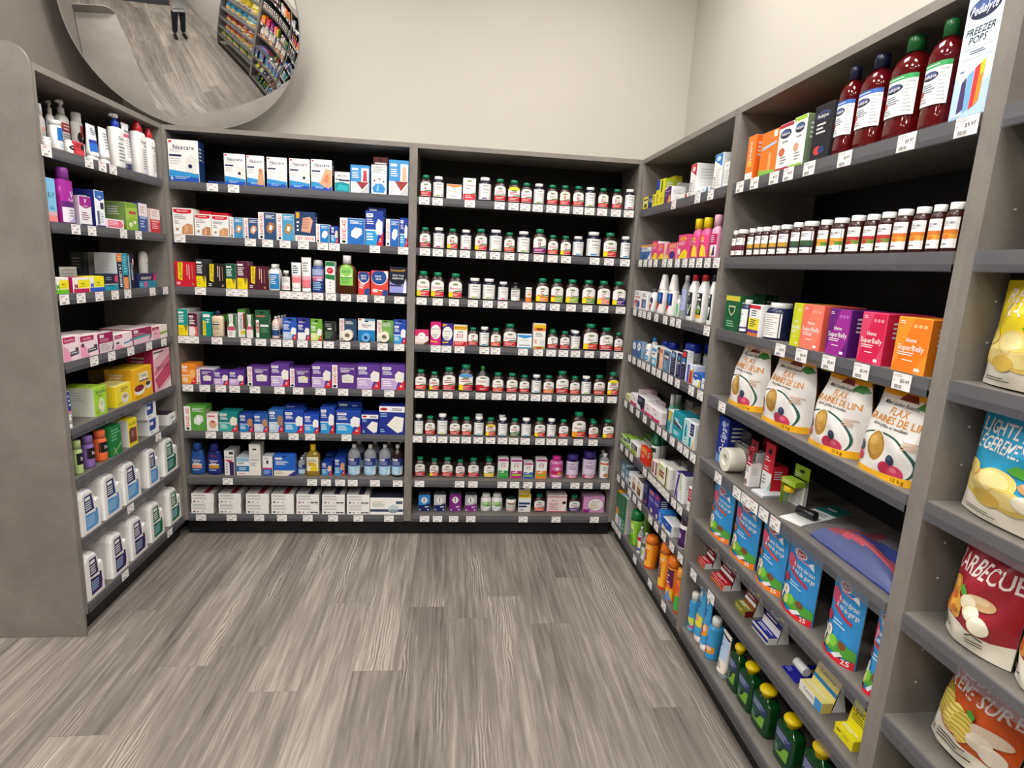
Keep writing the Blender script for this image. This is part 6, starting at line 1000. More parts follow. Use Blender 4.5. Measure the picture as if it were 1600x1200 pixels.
('C','laxative_box',.585,.006,0,.071,.06,.107,'purple blue carton with orange flash',('R0,0,1,1,4a3fa0;R.1,.84,.9,.96,e08a4a;T.5,.62,.1,d8d8f8,Dulcolax,.85;P3a2f8a,0,0,1,0,1,.4,.5,.5;E.7,.14,.2,.1,e8d8c0','4a3fa0','241f58','1c1a4a')),
('C','laxative_box',.659,.006,0,.061,.06,.113,'purple blue carton with pink flash',('R0,0,1,1,4a3fa0;R.1,.84,.9,.96,d0306a;T.5,.62,.1,d8d8f8,Dulcolax,.85;P3a2f8a,0,0,1,0,1,.4,.5,.5;E.7,.14,.2,.1,e8d8c0','4a3fa0','241f58','1c1a4a')),
('C','laxative_box',.714,.006,0,.047,.07,.059,'bright blue carton with fan print',('R0,0,1,1,2f6ad0;L.2,.5,.8,.9,3,c8dcf8;Pe0d8c0,.1,0,.6,0,.5,.3;P7ab0f0,.3,.3,1,.2,1,.4,.4,.45','2f6ad0','2a78e0','2a8ae0')),
('C','laxative_box',.799,.006,0,.108,.06,.05,'blue and white carton titled in white',('R0,0,1,1,f2f4f4;R0,.4,1,1,1f52b0;T.5,.72,.16,w,exlax,.85;P1f52b0,0,.4,1,.4,.5,.24;E.3,.12,.1,.1,e0b040','1f52b0','eceef0','f0f2f2')),
('B','fibre_jar',.851,.07,0,.057,.057,.127,'white jar, maroon lid, purple label, farther',('dep','E.5,.62,.3,.2,c8b4d0;L.25,.56,.75,.68,1,5a2a6a;L.15,.1,.85,.4,3,b89ac8;P3a1450,0,.5,1,.2,1,0,0,0')),
('B','fibre_jar',.941,.006,0,.06,.06,.131,'white jar, purple label, nearer the post',('dep','E.4,.6,.3,.2,c8b4d0;P3a1450,0,.5,1,.2,1,0,0,0',dict(cc='4a2040'))),
]),
('N', 7, 'cleaning and fibre goods', [
('C','fibre_box',.087,.006,0,.065,.08,.186,'green carton with orange base',('R0,0,1,1,0f6a3c;R.1,.3,.9,.34,5ab06a;R.0,.5,1,.54,2f8a52;R.1,0,1,.3,f0e8e0;L.2,.05,.9,.25,2,e8ece8;R.1,.3,.9,.5,ef8a3a','0f6a3c','c8ccc8','f0a020')),
('C','fibre_box',.152,.006,0,.052,.08,.195,'green carton with pale blue base',('R0,0,1,1,0f6a3c;R.1,.3,.9,.34,5ab06a;R.0,.5,1,.54,2f8a52;R.1,0,1,.3,a8c8e0;L.2,.05,.9,.25,2,e8ece8','0f6a3c','c8ccc8','a8c8e0')),
('C','fibre_box',.21,.006,0,.052,.1,.203,'green carton with clear sleeve side',('R0,0,1,1,0f6a3c;R.1,.3,.9,.34,5ab06a;R.0,.5,1,.54,2f8a52;R.1,0,1,.3,3a8a5a;L.2,.05,.9,.25,2,e8ece8','0f6a3c','b8b8b4','e0e4e0')),
('B','wipes_canister',.23,.11,0,.055,.049,.129,'lime wipes bottle, farther one',('lys','R0,0,1,1,8cc83c;Pd8e89a,.1,.5,.9,.5,.8,.9,.3,.95;R.15,.5,.85,.66,1a4a44;L.2,.53,.8,.63,1,9adcd0;P5a9a2a,.1,0,.9,0,.8,.4,.2,.4',dict(cc='b8d05a'))),
('B','wipes_canister',.342,.006,0,.069,.062,.187,'lime wipes canister with dark green lid',('lys','R0,0,1,1,8cc83c;Pd8e89a,.1,.5,.9,.5,.8,.9,.3,.95;R.15,.5,.85,.66,1a4a44;L.2,.53,.8,.63,1,9adcd0;P5a9a2a,.1,0,.9,0,.8,.4,.2,.4',dict(lab=(.05,.7,.95,None)))),
('B','baby_oil_bottle',.459,.006,0,.034,.034,.151,'clear white capped bottle, red and blue label',('rub','R0,.7,1,.95,c02a4a;E.5,.45,.4,.2,f0c860;R0,.1,1,.3,6a6ab0',dict(lab=(.1,.7,.94,'w')))),
('B','fibre_canister',.5,.075,0,.043,.043,.08,'second orange fibre canister, back turned',('can','Pf8a42a,0,0,1,0,1,1,0,1;R.0,.4,1,.95,5a1a4a;L.1,.5,.8,.9,4,f0c0d8;E.5,.4,.4,.14,f0702a;Pf8c02a,0,0,1,0,1,.3,.5,.42',dict(cap=[(1,.78),(1.02,.84),(.9,.93),(.86,1),(0,1)]))),
('B','baby_oil_bottle',.526,.006,0,.036,.036,.15,'clear white capped bottle, grey label',('rub','R0,.7,1,.95,5a5a5a;E.5,.4,.4,.2,b8c86a',dict(lab=(.1,.7,.94,'d8d8d4')))),
('B','fibre_canister',.58,.006,0,.061,.061,.16,'first orange fibre canister, beside clear bottles',('can','Pffb02a,0,0,1,0,1,1,0,1;R0,.3,.75,.7,5a1a4a;E.45,.72,.42,.14,f08a1e;S.48,.86,.1,w,Metamucil,.9;L.1,.36,.65,.62,3,e0b0d0;Pe0342a,0,0,1,0,1,.06,0,.04;P2a68c0,.0,.05,.3,.05,.2,.2;E.6,.16,.22,.1,f8c040')),
('B','fibre_canister',.77,.006,0,.054,.054,.219,'third orange fibre canister, title facing out',('can','Pffb02a,0,0,1,0,1,1,0,1;R0,.3,.75,.7,5a1a4a;E.45,.72,.42,.14,f08a1e;S.48,.86,.1,w,Metamucil,.9;L.1,.36,.65,.62,3,e0b0d0;Pe0342a,0,0,1,0,1,.06,0,.04;P2a68c0,.0,.05,.3,.05,.2,.2;E.6,.16,.22,.1,f8c040')),
('B','fibre_canister',.868,.006,0,.053,.053,.202,'fourth orange fibre canister with blue wedge',('can','Pf8a42a,0,0,1,0,1,1,0,1;R.0,.4,1,.95,5a1a4a;L.1,.5,.8,.9,4,f0c0d8;E.5,.4,.4,.14,f0702a;Pf8c02a,0,0,1,0,1,.3,.5,.42;P2a86d8,.2,0,1,0,.8,.34')),
('B','fibre_canister',.964,.006,0,.041,.041,.2,'last orange and green fibre canister at post',('can','R0,0,1,1,f0802a;R0,.06,1,.5,4ab04a;E.5,.72,.4,.16,e8502a;R0,0,1,.06,d83a2a',dict(cc='f0a03a'))),
]),
('F', 0, 'rehydration drinks', [
('C','rehydration_box',.114,.006,0,.05,.07,.14,'narrow orange carton with orange side',('R0,0,1,1,f0802a;R0,0,1,.16,f4f0e8;V.45,.62,.3,w,Hydralyte,.5;R.2,.3,.8,.42,f8b04a','ee7a24','e8681a','f0b08a')),
('C','rehydration_box',.228,.006,0,.098,.06,.131,'wider orange carton with blue flash',('R0,0,1,1,f07a22;R.75,.84,.95,.98,f6ece4;Pa8c8ec,.1,.6,.95,.68,.95,.74,.1,.66;R.55,.1,.7,.5,f8a868;P8ac04a,0,0,1,0,1,.08,0,.14','f07a22','d8601a')),
('C','rehydration_box',.319,.006,0,.076,.06,.134,'white rehydration carton with red ends',('R0,0,1,1,w;R0,.92,1,1,b02838;R0,0,1,.06,b02838;E.5,.78,.4,.1,1c2340;E.5,.81,.3,.05,4a5a8c;S.5,.78,.06,w,Pedialyte,.72;E.35,.4,.22,.09,c86a3a;L.3,.56,.8,.64,1,g;L.3,.12,.8,.3,3,8a8a90','w','e4e4e2','b02838')),
('C','rehydration_box',.391,.006,0,.064,.08,.138,'white rehydration carton with lime ends',('R0,0,1,1,w;R0,.92,1,1,9cc83a;R0,0,1,.06,9cc83a;E.5,.78,.4,.1,1c2340;E.5,.81,.3,.05,4a5a8c;S.5,.78,.06,w,Pedialyte,.72;E.35,.4,.22,.09,d8a080;L.3,.56,.8,.64,1,g;L.3,.12,.8,.3,3,8a8a90','w','6a7a60','9ab04a')),
('C','rehydration_box',.497,.006,0,.079,.09,.143,'black rehydration carton',('R0,0,1,1,1c1c20;E.5,.8,.4,.09,3a4a7a;E.5,.78,.38,.08,1c2340;S.5,.8,.06,w,Pedialyte,.7;L.2,.46,.8,.68,3,d8d8d8;E.4,.18,.22,.08,c83a3a;E.62,.18,.18,.07,2a3a6a','1c1c20','26262a','1c1c20')),
('B','rehydration_bottle',.569,.006,0,.062,.052,.213,'red drink bottle with navy cap, farther',('ped','@pedl|3a6ab8',dict(cc='1d2140'))),
('B','rehydration_bottle',.655,.006,0,.08,.064,.214,'red drink bottle with navy cap, nearer',('ped','@pedl|3a6ab8',dict(cc='1d2140'))),
('B','rehydration_bottle',.758,.006,0,.084,.067,.218,'red drink bottle with green cap, farther',('ped','@pedl|3aa05a',dict(cc='1a6a34',bg='f2f4ea'))),
('B','rehydration_bottle',.86,.006,0,.066,.053,.213,'red drink bottle with green cap, nearer',('ped','@pedl|3aa05a',dict(cc='1a6a34'))),
('C','freezer_pop_box',.965,.006,0,.083,.05,.226,'tall pale blue freezer pop carton',('R0,0,1,1,d4e4f2;Pb8d4ec,0,0,1,0,1,.3,.4,.2,0,.36;Pe8f0f8,0,.4,1,.5,1,.7,.3,.6;E.5,.865,.43,.085,1c2340;E.46,.885,.34,.05,4a5f9a;S.5,.865,.07,w,Pedialyte,.74;S.5,.7,.055,k,FREEZER,.8;S.46,.63,.055,k,POPS,.5;R.1,.56,.9,.563,6a8aa8;L.3,.51,.8,.545,2,3a4a6a;R.1,.48,.9,.483,6a8aa8;P4a3a6a,.2,.05,.38,.08,.34,.34,.22,.3;P7ab0e4,.38,.05,.52,.08,.52,.38,.36,.35;Pd03a3a,.54,.06,.66,.09,.68,.42,.54,.39;Pf0902a,.66,.08,.78,.12,.8,.45,.68,.42;Pf2c82a,.7,.32,.8,.34,.8,.45,.68,.42;L.12,.38,.26,.4,1,3a4a6a;L.1,.02,.5,.05,1,w','cfe0f0','b8d0e6')),
]),
('F', 1, 'amber supplement bottles', [
('B','supplement_bottle',.058,.006,0,.021,.021,.091,'white capped amber bottle, dark red band, first of two',('lif','L.2,.74,.9,.92,2,5a5a5a;R.0,.34,1,.58,6a2434;R.0,.26,1,.36,6a2434;L.1,.06,.8,.16,1,6a6a6a',dict(col='34120e',p=[(.95,0),(1,.03),(1,.73),(.94,.79),(.74,.83),(.7,.86)],cap=[(.78,.85),(.8,.86),(.8,.985),(.75,1),(0,1)],lab=(.08,.7,.97,'w')))),
('B','supplement_bottle',.092,.006,0,.045,.045,.093,'white capped amber bottle, dark red band, second of two',('lif','L.2,.74,.9,.92,2,5a5a5a;R.0,.34,1,.58,6a2434;R.0,.26,1,.36,6a2434;L.1,.06,.8,.16,1,6a6a6a',dict(col='34120e',p=[(.95,0),(1,.03),(1,.73),(.94,.79),(.74,.83),(.7,.86)],cap=[(.78,.85),(.8,.86),(.8,.985),(.75,1),(0,1)],lab=(.08,.7,.97,'w')))),
('B','supplement_bottle',.17,.006,0,.029,.029,.092,'white capped amber bottle, tan band, first of five',('lif','L.2,.74,.9,.92,2,5a5a5a;R.0,.34,1,.58,c89a3a;R.0,.26,1,.36,4a3a3a;L.1,.06,.8,.16,1,6a6a6a',dict(col='34120e',p=[(.95,0),(1,.03),(1,.73),(.94,.79),(.74,.83),(.7,.86)],cap=[(.78,.85),(.8,.86),(.8,.985),(.75,1),(0,1)],lab=(.08,.7,.97,'w')))),
('B','supplement_bottle',.218,.006,0,.027,.027,.093,'white capped amber bottle, tan band, second of five',('lif','L.2,.74,.9,.92,2,5a5a5a;R.0,.34,1,.58,c89a3a;R.0,.26,1,.36,4a3a3a;L.1,.06,.8,.16,1,6a6a6a',dict(col='34120e',p=[(.95,0),(1,.03),(1,.73),(.94,.79),(.74,.83),(.7,.86)],cap=[(.78,.85),(.8,.86),(.8,.985),(.75,1),(0,1)],lab=(.08,.7,.97,'w')))),
('B','supplement_bottle',.259,.006,0,.031,.031,.092,'white capped amber bottle, tan band, third of five',('lif','L.2,.74,.9,.92,2,5a5a5a;R.0,.34,1,.58,c89a3a;R.0,.26,1,.36,4a3a3a;L.1,.06,.8,.16,1,6a6a6a',dict(col='34120e',p=[(.95,0),(1,.03),(1,.73),(.94,.79),(.74,.83),(.7,.86)],cap=[(.78,.85),(.8,.86),(.8,.985),(.75,1),(0,1)],lab=(.08,.7,.97,'w')))),
('B','supplement_bottle',.308,.006,0,.032,.032,.092,'white capped amber bottle, tan band, fourth of five',('lif','L.2,.74,.9,.92,2,5a5a5a;R.0,.34,1,.58,c89a3a;R.0,.26,1,.36,4a3a3a;L.1,.06,.8,.16,1,6a6a6a',dict(col='34120e',p=[(.95,0),(1,.03),(1,.73),(.94,.79),(.74,.83),(.7,.86)],cap=[(.78,.85),(.8,.86),(.8,.985),(.75,1),(0,1)],lab=(.08,.7,.97,'w')))),
('B','supplement_bottle',.36,.006,0,.042,.042,.092,'white capped amber bottle, tan band, fifth of five',('lif','L.2,.74,.9,.92,2,5a5a5a;R.0,.34,1,.58,c89a3a;R.0,.26,1,.36,4a3a3a;L.1,.06,.8,.16,1,6a6a6a',dict(col='34120e',p=[(.95,0),(1,.03),(1,.73),(.94,.79),(.74,.83),(.7,.86)],cap=[(.78,.85),(.8,.86),(.8,.985),(.75,1),(0,1)],lab=(.08,.7,.97,'w')))),
('B','supplement_bottle',.426,.006,0,.035,.035,.094,'white capped amber bottle, dark green band, first of two',('lif','L.2,.74,.9,.92,2,5a5a5a;R.0,.34,1,.58,3a5a3a;R.0,.26,1,.36,2a3a3a;L.1,.06,.8,.16,1,6a6a6a',dict(col='34120e',p=[(.95,0),(1,.03),(1,.73),(.94,.79),(.74,.83),(.7,.86)],cap=[(.78,.85),(.8,.86),(.8,.985),(.75,1),(0,1)],lab=(.08,.7,.97,'w')))),
('B','supplement_bottle',.479,.006,0,.049,.049,.094,'white capped amber bottle, dark green band, second of two',('lif','L.2,.74,.9,.92,2,5a5a5a;R.0,.34,1,.58,3a5a3a;R.0,.26,1,.36,2a3a3a;L.1,.06,.8,.16,1,6a6a6a',dict(col='34120e',p=[(.95,0),(1,.03),(1,.73),(.94,.79),(.74,.83),(.7,.86)],cap=[(.78,.85),(.8,.86),(.8,.985),(.75,1),(0,1)],lab=(.08,.7,.97,'w')))),
('B','supplement_bottle',.555,.006,0,.037,.037,.092,'white capped amber bottle, orange-green band, first of two',('lif','T.6,.82,.09,4a4a4a,TERRAMIN,.6;L.3,.7,.9,.76,1,8a8a8a;R.0,.46,1,.6,f0983a;R.0,.3,1,.46,5a8a2a;E.55,.36,.2,.08,f0983a;L.1,.08,.8,.16,1,6a6a6a',dict(col='34120e',p=[(.95,0),(1,.03),(1,.73),(.94,.79),(.74,.83),(.7,.86)],cap=[(.78,.85),(.8,.86),(.8,.985),(.75,1),(0,1)],lab=(.08,.7,.97,'w')))),
('B','supplement_bottle',.611,.006,0,.045,.045,.093,'white capped amber bottle, orange-green band, second of two',('lif','T.6,.82,.09,4a4a4a,TERRAMIN,.6;L.3,.7,.9,.76,1,8a8a8a;R.0,.46,1,.6,f0983a;R.0,.3,1,.46,5a8a2a;E.55,.36,.2,.08,f0983a;L.1,.08,.8,.16,1,6a6a6a',dict(col='34120e',p=[(.95,0),(1,.03),(1,.73),(.94,.79),(.74,.83),(.7,.86)],cap=[(.78,.85),(.8,.86),(.8,.985),(.75,1),(0,1)],lab=(.08,.7,.97,'w')))),
('B','supplement_bottle',.677,.006,0,.04,.04,.094,'white capped amber bottle, brick red band, first of three',('lif','T.6,.82,.09,4a4a4a,TERRAMIN,.6;L.3,.7,.9,.76,1,8a8a8a;R.0,.46,1,.6,b83a34;R.0,.3,1,.46,7a8a3a;E.55,.36,.2,.08,b83a34;L.1,.08,.8,.16,1,6a6a6a',dict(col='34120e',p=[(.95,0),(1,.03),(1,.73),(.94,.79),(.74,.83),(.7,.86)],cap=[(.78,.85),(.8,.86),(.8,.985),(.75,1),(0,1)],lab=(.08,.7,.97,'w')))),
('B','supplement_bottle',.734,.006,0,.036,.036,.092,'white capped amber bottle, brick red band, second of three',('lif','T.6,.82,.09,4a4a4a,TERRAMIN,.6;L.3,.7,.9,.76,1,8a8a8a;R.0,.46,1,.6,b83a34;R.0,.3,1,.46,7a8a3a;E.55,.36,.2,.08,b83a34;L.1,.08,.8,.16,1,6a6a6a',dict(col='34120e',p=[(.95,0),(1,.03),(1,.73),(.94,.79),(.74,.83),(.7,.86)],cap=[(.78,.85),(.8,.86),(.8,.985),(.75,1),(0,1)],lab=(.08,.7,.97,'w')))),
('B','supplement_bottle',.783,.006,0,.037,.037,.093,'white capped amber bottle, brick red band, third of three',('lif','T.6,.82,.09,4a4a4a,TERRAMIN,.6;L.3,.7,.9,.76,1,8a8a8a;R.0,.46,1,.6,b83a34;R.0,.3,1,.46,7a8a3a;E.55,.36,.2,.08,b83a34;L.1,.08,.8,.16,1,6a6a6a',dict(col='34120e',p=[(.95,0),(1,.03),(1,.73),(.94,.79),(.74,.83),(.7,.86)],cap=[(.78,.85),(.8,.86),(.8,.985),(.75,1),(0,1)],lab=(.08,.7,.97,'w')))),
('B','supplement_bottle',.832,.006,0,.038,.038,.095,'white capped amber bottle, golden orange band, first of four',('lif','T.6,.82,.09,4a4a4a,TERRAMIN,.6;L.3,.7,.9,.76,1,8a8a8a;R.0,.46,1,.6,d8782a;R.0,.3,1,.46,e0a040;E.55,.36,.2,.08,d8782a;L.1,.08,.8,.16,1,6a6a6a',dict(col='34120e',p=[(.95,0),(1,.03),(1,.73),(.94,.79),(.74,.83),(.7,.86)],cap=[(.78,.85),(.8,.86),(.8,.985),(.75,1),(0,1)],lab=(.08,.7,.97,'w')))),
('B','supplement_bottle',.885,.006,0,.035,.035,.095,'white capped amber bottle, golden orange band, second of four',('lif','T.6,.82,.09,4a4a4a,TERRAMIN,.6;L.3,.7,.9,.76,1,8a8a8a;R.0,.46,1,.6,d8782a;R.0,.3,1,.46,e0a040;E.55,.36,.2,.08,d8782a;L.1,.08,.8,.16,1,6a6a6a',dict(col='34120e',p=[(.95,0),(1,.03),(1,.73),(.94,.79),(.74,.83),(.7,.86)],cap=[(.78,.85),(.8,.86),(.8,.985),(.75,1),(0,1)],lab=(.08,.7,.97,'w')))),
('B','supplement_bottle',.931,.006,0,.03,.03,.095,'white capped amber bottle, golden orange band, third of four',('lif','T.6,.82,.09,4a4a4a,TERRAMIN,.6;L.3,.7,.9,.76,1,8a8a8a;R.0,.46,1,.6,d8782a;R.0,.3,1,.46,e0a040;E.55,.36,.2,.08,d8782a;L.1,.08,.8,.16,1,6a6a6a',dict(col='34120e',p=[(.95,0),(1,.03),(1,.73),(.94,.79),(.74,.83),(.7,.86)],cap=[(.78,.85),(.8,.86),(.8,.985),(.75,1),(0,1)],lab=(.08,.7,.97,'w')))),
('B','supplement_bottle',.971,.006,0,.033,.033,.096,'white capped amber bottle, golden orange band, fourth of four',('lif','T.6,.82,.09,4a4a4a,TERRAMIN,.6;L.3,.7,.9,.76,1,8a8a8a;R.0,.46,1,.6,d8782a;R.0,.3,1,.46,e0a040;E.55,.36,.2,.08,d8782a;L.1,.08,.8,.16,1,6a6a6a',dict(col='34120e',p=[(.95,0),(1,.03),(1,.73),(.94,.79),(.74,.83),(.7,.86)],cap=[(.78,.85),(.8,.86),(.8,.985),(.75,1),(0,1)],lab=(.08,.7,.97,'w')))),
]),
('F', 2, 'tea and supplement goods', [
('C','supplement_box',.063,.13,0,.079,.05,.128,'dark green carton behind the shield one',('','0f4a2c','0d4028')),
('C','supplement_box',.117,.006,0,.103,.06,.121,'dark green carton with shield',('R0,0,1,1,0f5a34;R0,.86,1,1,d8c83a;Pc8d8a0,.25,.72,.75,.72,.72,.56,.5,.42,.28,.56;P0f4a2c,.3,.68,.7,.68,.66,.56,.5,.47,.34,.56;L.2,.1,.8,.3,3,8ac09a','0f5a34','0f5430')),
('B','supplement_bottle',.188,.006,0,.035,.045,.112,'white capped navy bottle beside shield carton',('lif','L.1,.3,.8,.9,6,6a6e78;R0,.12,1,.2,5a3a7a',dict(col='1c2450'))),
('C','probiotic_box',.275,.006,0,.069,.08,.1,'white and yellow carton with red top',('R0,0,1,1,f2f2f0;R0,.88,1,1,d0283a;L.2,.62,.85,.84,3,3a3a48;R0,.2,1,.58,f0e03a;L.15,.28,.85,.54,4,4a4a3a;R0,.1,1,.2,6a3a8a;R0,0,1,.1,d8782a','f2f2f0','e6e6e4')),
('C','drink_mix_box',.303,.145,0,.08,.1,.11,'drink mix box row behind the coral one',('','8a3a50','6a2a3a','7a3040')),
('B','supplement_bottle',.352,.006,0,.081,.087,.112,'wide navy bottle with white label',('lif','L.05,.72,.4,.92,1,2a3a6a;L.05,.1,.4,.66,4,7a7e88;L.45,.06,.95,.94,10,b0a8a0',dict(col='161c44',p=[(.95,0),(1,.03),(1,.74),(.92,.82),(.7,.87)],cap=[(.76,.86),(.78,.87),(.78,.985),(.72,1),(0,1)]))),
('C','drink_mix_box',.511,.006,0,.045,.12,.12,'lime yellow drink mix box',('R0,0,1,1,c8cc1e;Pd0d424,0,0,.7,0,1,.4,1,1,.5,1;L.06,.88,.3,.95,2,f6e8e0;E.55,.86,.06,.035,e4e890;E.7,.86,.06,.035,e4e890;E.85,.86,.06,.035,e4e890;T.5,.6,.075,w,blume,.42;T.52,.46,.1,w,SuperBelly,.9;L.12,.3,.85,.38,2,f8ece8;L.3,.2,.75,.24,1,f8ece8;R.72,.05,.88,.11,f6f0ee','c8cc1e','a8aa1a','a8ac20')),
('C','drink_mix_box',.581,.006,0,.091,.12,.12,'coral drink mix box',('R0,0,1,1,f4735e;Pf4826a,0,0,.7,0,1,.4,1,1,.5,1;L.06,.88,.3,.95,2,f6e8e0;E.55,.86,.06,.035,f8a898;E.7,.86,.06,.035,f8a898;E.85,.86,.06,.035,f8a898;T.5,.6,.075,w,blume,.42;T.52,.46,.1,w,SuperBelly,.9;L.12,.3,.85,.38,2,f8ece8;L.3,.2,.75,.24,1,f8ece8;R.72,.05,.88,.11,f6f0ee','f4735e','d85a48','e0604a')),
('C','drink_mix_box',.694,.006,0,.084,.12,.117,'purple drink mix box',('R0,0,1,1,6a1a7a;Pa02a94,0,0,.7,0,1,.4,1,1,.5,1;L.06,.88,.3,.95,2,f6e8e0;E.55,.86,.06,.035,b86ac0;E.7,.86,.06,.035,b86ac0;E.85,.86,.06,.035,b86ac0;T.5,.6,.075,w,blume,.42;T.52,.46,.1,w,SuperBelly,.9;L.12,.3,.85,.38,2,f8ece8;L.3,.2,.75,.24,1,f8ece8;R.72,.05,.88,.11,f6f0ee','6a1a7a','4a1260','5a1a6a')),
('C','drink_mix_box',.816,.006,0,.081,.12,.118,'pink drink mix box',('R0,0,1,1,e0466e;Pd81e50,0,0,.7,0,1,.4,1,1,.5,1;L.06,.88,.3,.95,2,f6e8e0;E.55,.86,.06,.035,f090a8;E.7,.86,.06,.035,f090a8;E.85,.86,.06,.035,f090a8;T.5,.6,.075,w,blume,.42;T.52,.46,.1,w,SuperBelly,.9;L.12,.3,.85,.38,2,f8ece8;L.3,.2,.75,.24,1,f8ece8;R.72,.05,.88,.11,f6f0ee','e0466e','b81a3c','c8305a')),
('C','drink_mix_box',.936,.006,0,.092,.12,.117,'orange drink mix box',('R0,0,1,1,f0962a;Pf27f1e,0,0,.7,0,1,.4,1,1,.5,1;L.06,.88,.3,.95,2,f6e8e0;E.55,.86,.06,.035,f6bc7a;E.7,.86,.06,.035,f6bc7a;E.85,.86,.06,.035,f6bc7a;T.5,.6,.075,w,blume,.42;T.52,.46,.1,w,SuperBelly,.9;L.12,.3,.85,.38,2,f8ece8;L.3,.2,.75,.24,1,f8ece8;R.72,.05,.88,.11,f6f0ee','f0962a','c86c14','d87a18')),
]),
('F', 3, 'flax bags', [
('F','flax_bag',.215,.016,0,.202,.1,.208,'small looking flax bag at the far left',(1,)),
('F','flax_bag',.449,.016,0,.227,.1,.204,'second flax bag from the far left',(2,)),
('F','flax_bag',.69,.016,0,.194,.1,.195,'third flax bag, leaning on the nearest one',(3,)),
('F','flax_bag',.895,.016,0,.199,.1,.197,'nearest flax bag with twisted yellow top',(4,)),
]),
('F', 4, 'first aid goods', [
('C','swab_box',.08,.05,0,.079,.09,.175,'tall blue cotton swab box',('R0,0,1,1,1f3aa0;P6aa0e0,0,0,1,0,1,.1,0,.2;E.5,.86,.2,.07,c0ccec;V.5,.5,.5,w,Q-tips,.6;L.75,.5,.95,.95,3,a8b8e8','1f3aa0','16206a')),
('C','razor_pack',.089,.144,0,.086,.03,.108,'first black pack with slanted lettering',('R0,0,1,1,1a1a1c;P3a3a40,.1,.7,.9,.9,.9,1,.1,1;S.5,.62,.14,d8d8d8,HYDROCOLL,.85;L.15,.3,.8,.48,2,8a8a8a','1a1a1c')),
('K','tape_card',.192,.02,0,.143,.062,.1,'large cream tape roll on clear card',('R0,0,1,1,5a5a58;L.1,.8,.9,.95,2,9a9a98','55564f','efe9da',.3,.36,.36)),
('C','razor_pack',.172,.09,0,.066,.03,.151,'second black pack with slanted lettering',('R0,0,1,1,1a1a1c;P3a3a40,.1,.7,.9,.9,.9,1,.1,1;S.5,.62,.14,d8d8d8,HYDROCOLL,.85;L.15,.3,.8,.48,2,8a8a8a','1a1a1c')),
('C','finger_care_box',.217,.145,0,.046,.03,.136,'maroon header carton behind the red one',('R0,0,1,1,8a1424;L.3,.3,.7,.5,1,e8c0c0','8a1424')),
('C','finger_care_box',.224,.135,0,.034,.03,.134,'maroon header carton behind the white ones',('R0,0,1,1,8a1424;L.3,.3,.7,.5,1,e8c0c0','8a1424')),
('C','finger_care_box',.24,.086,0,.045,.045,.096,'white hang carton with hand picture, farthest',('R0,0,1,1,f2f0ee;R0,.92,1,1,a81e30;L.15,.5,.85,.88,4,5a5a5a;E.4,.22,.3,.12,b87a60;E.7,.42,.06,.03,k','f2f0ee','eceae8',None,.04,'9a1a2c')),
('C','finger_care_box',.309,.036,0,.029,.04,.079,'white hang carton with black side print',('R0,0,1,1,f2f0ee;R0,.9,1,1,c02038;L.08,.6,.7,.85,4,6a6a6a;E.3,.16,.28,.13,a05a48','f2f0ee','ecebe9',None,.055,'b01c30')),
('C','finger_care_box',.353,.078,0,.058,.055,.089,'red and white hang carton with red side',('R0,0,1,1,f2f2f0;R0,.72,1,1,cc2034;P8ac4b0,.6,0,1,0,1,.5;L.1,.2,.5,.6,3,8a8a8a;L.1,.76,.8,.95,2,f0c0c4','cc2034','c81c30','b81a2c',.07,'c81c30')),
]),
('F', 5, 'throat lozenge pouches', [
('P','lozenge_pouch',.174,.014,0,.157,.05,.194,'orange based blue lozenge pouch, farthest of three',('o',1)),
('P','lozenge_pouch',.35,.014,0,.159,.05,.208,'orange based blue lozenge pouch, middle of three',('o',2)),
('P','lozenge_pouch',.517,.014,0,.141,.05,.207,'orange based blue lozenge pouch, nearest of three',('o',3)),
('P','lozenge_pouch',.665,.014,0,.147,.05,.202,'red based blue lozenge pouch, farthest of three',('r',4)),
('P','lozenge_pouch',.854,.014,0,.118,.05,.216,'red based blue lozenge pouch, middle of three',('r',5)),
('P','lozenge_pouch',.982,.014,0,.058,.05,.214,'red based blue lozenge pouch behind the near post',('r',6)),
]),
('F', 6, 'mouth sore remedies', [
('O','oral_gel_carton',.055,.04,0,.063,.03,.024,'red oral gel carton at the far end',('R0,0,1,1,d82a34;R0,0,1,.3,f0802a;L.2,.4,.9,.7,1,f4c0c0','R0,0,1,1,7a1220;R.1,.52,.72,.86,2a0a10;T.42,.69,.22,w,Orajel,.5;R0,0,1,.2,w;L.1,.26,.8,.44,1,f0e0e0;Py,.76,.72,1,.72,1,1,.7,1','f2f0ee','c8202e','7a1220',.085)),
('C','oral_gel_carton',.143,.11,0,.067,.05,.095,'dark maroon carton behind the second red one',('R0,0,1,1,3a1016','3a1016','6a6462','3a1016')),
('O','oral_gel_carton',.195,.04,0,.098,.03,.024,'red oral gel carton second from far end',('R0,0,1,1,d82a34;R0,0,1,.3,f0802a;L.2,.4,.9,.7,1,f4c0c0','R0,0,1,1,7a1220;R.1,.52,.72,.86,2a0a10;T.42,.69,.22,w,Orajel,.5;R0,0,1,.2,w;L.1,.26,.8,.44,1,f0e0e0;Py,.76,.72,1,.72,1,1,.7,1','f2f0ee','c8202e','7a1220',.09)),
('O','oral_gel_carton',.37,.04,0,.07,.03,.024,'brown and olive oral gel carton',('R0,0,1,1,8a8a2a;L.1,.2,.9,.8,2,d8d08a','R0,0,1,1,7a3a20;R.1,.52,.72,.86,1a0a08;T.42,.69,.22,w,Orajel,.5;R0,0,1,.2,w;L.1,.26,.8,.44,1,f0e0e0;Py,.76,.72,1,.72,1,1,.7,1','7a1420','8f8a2c','8a4a20',.088)),
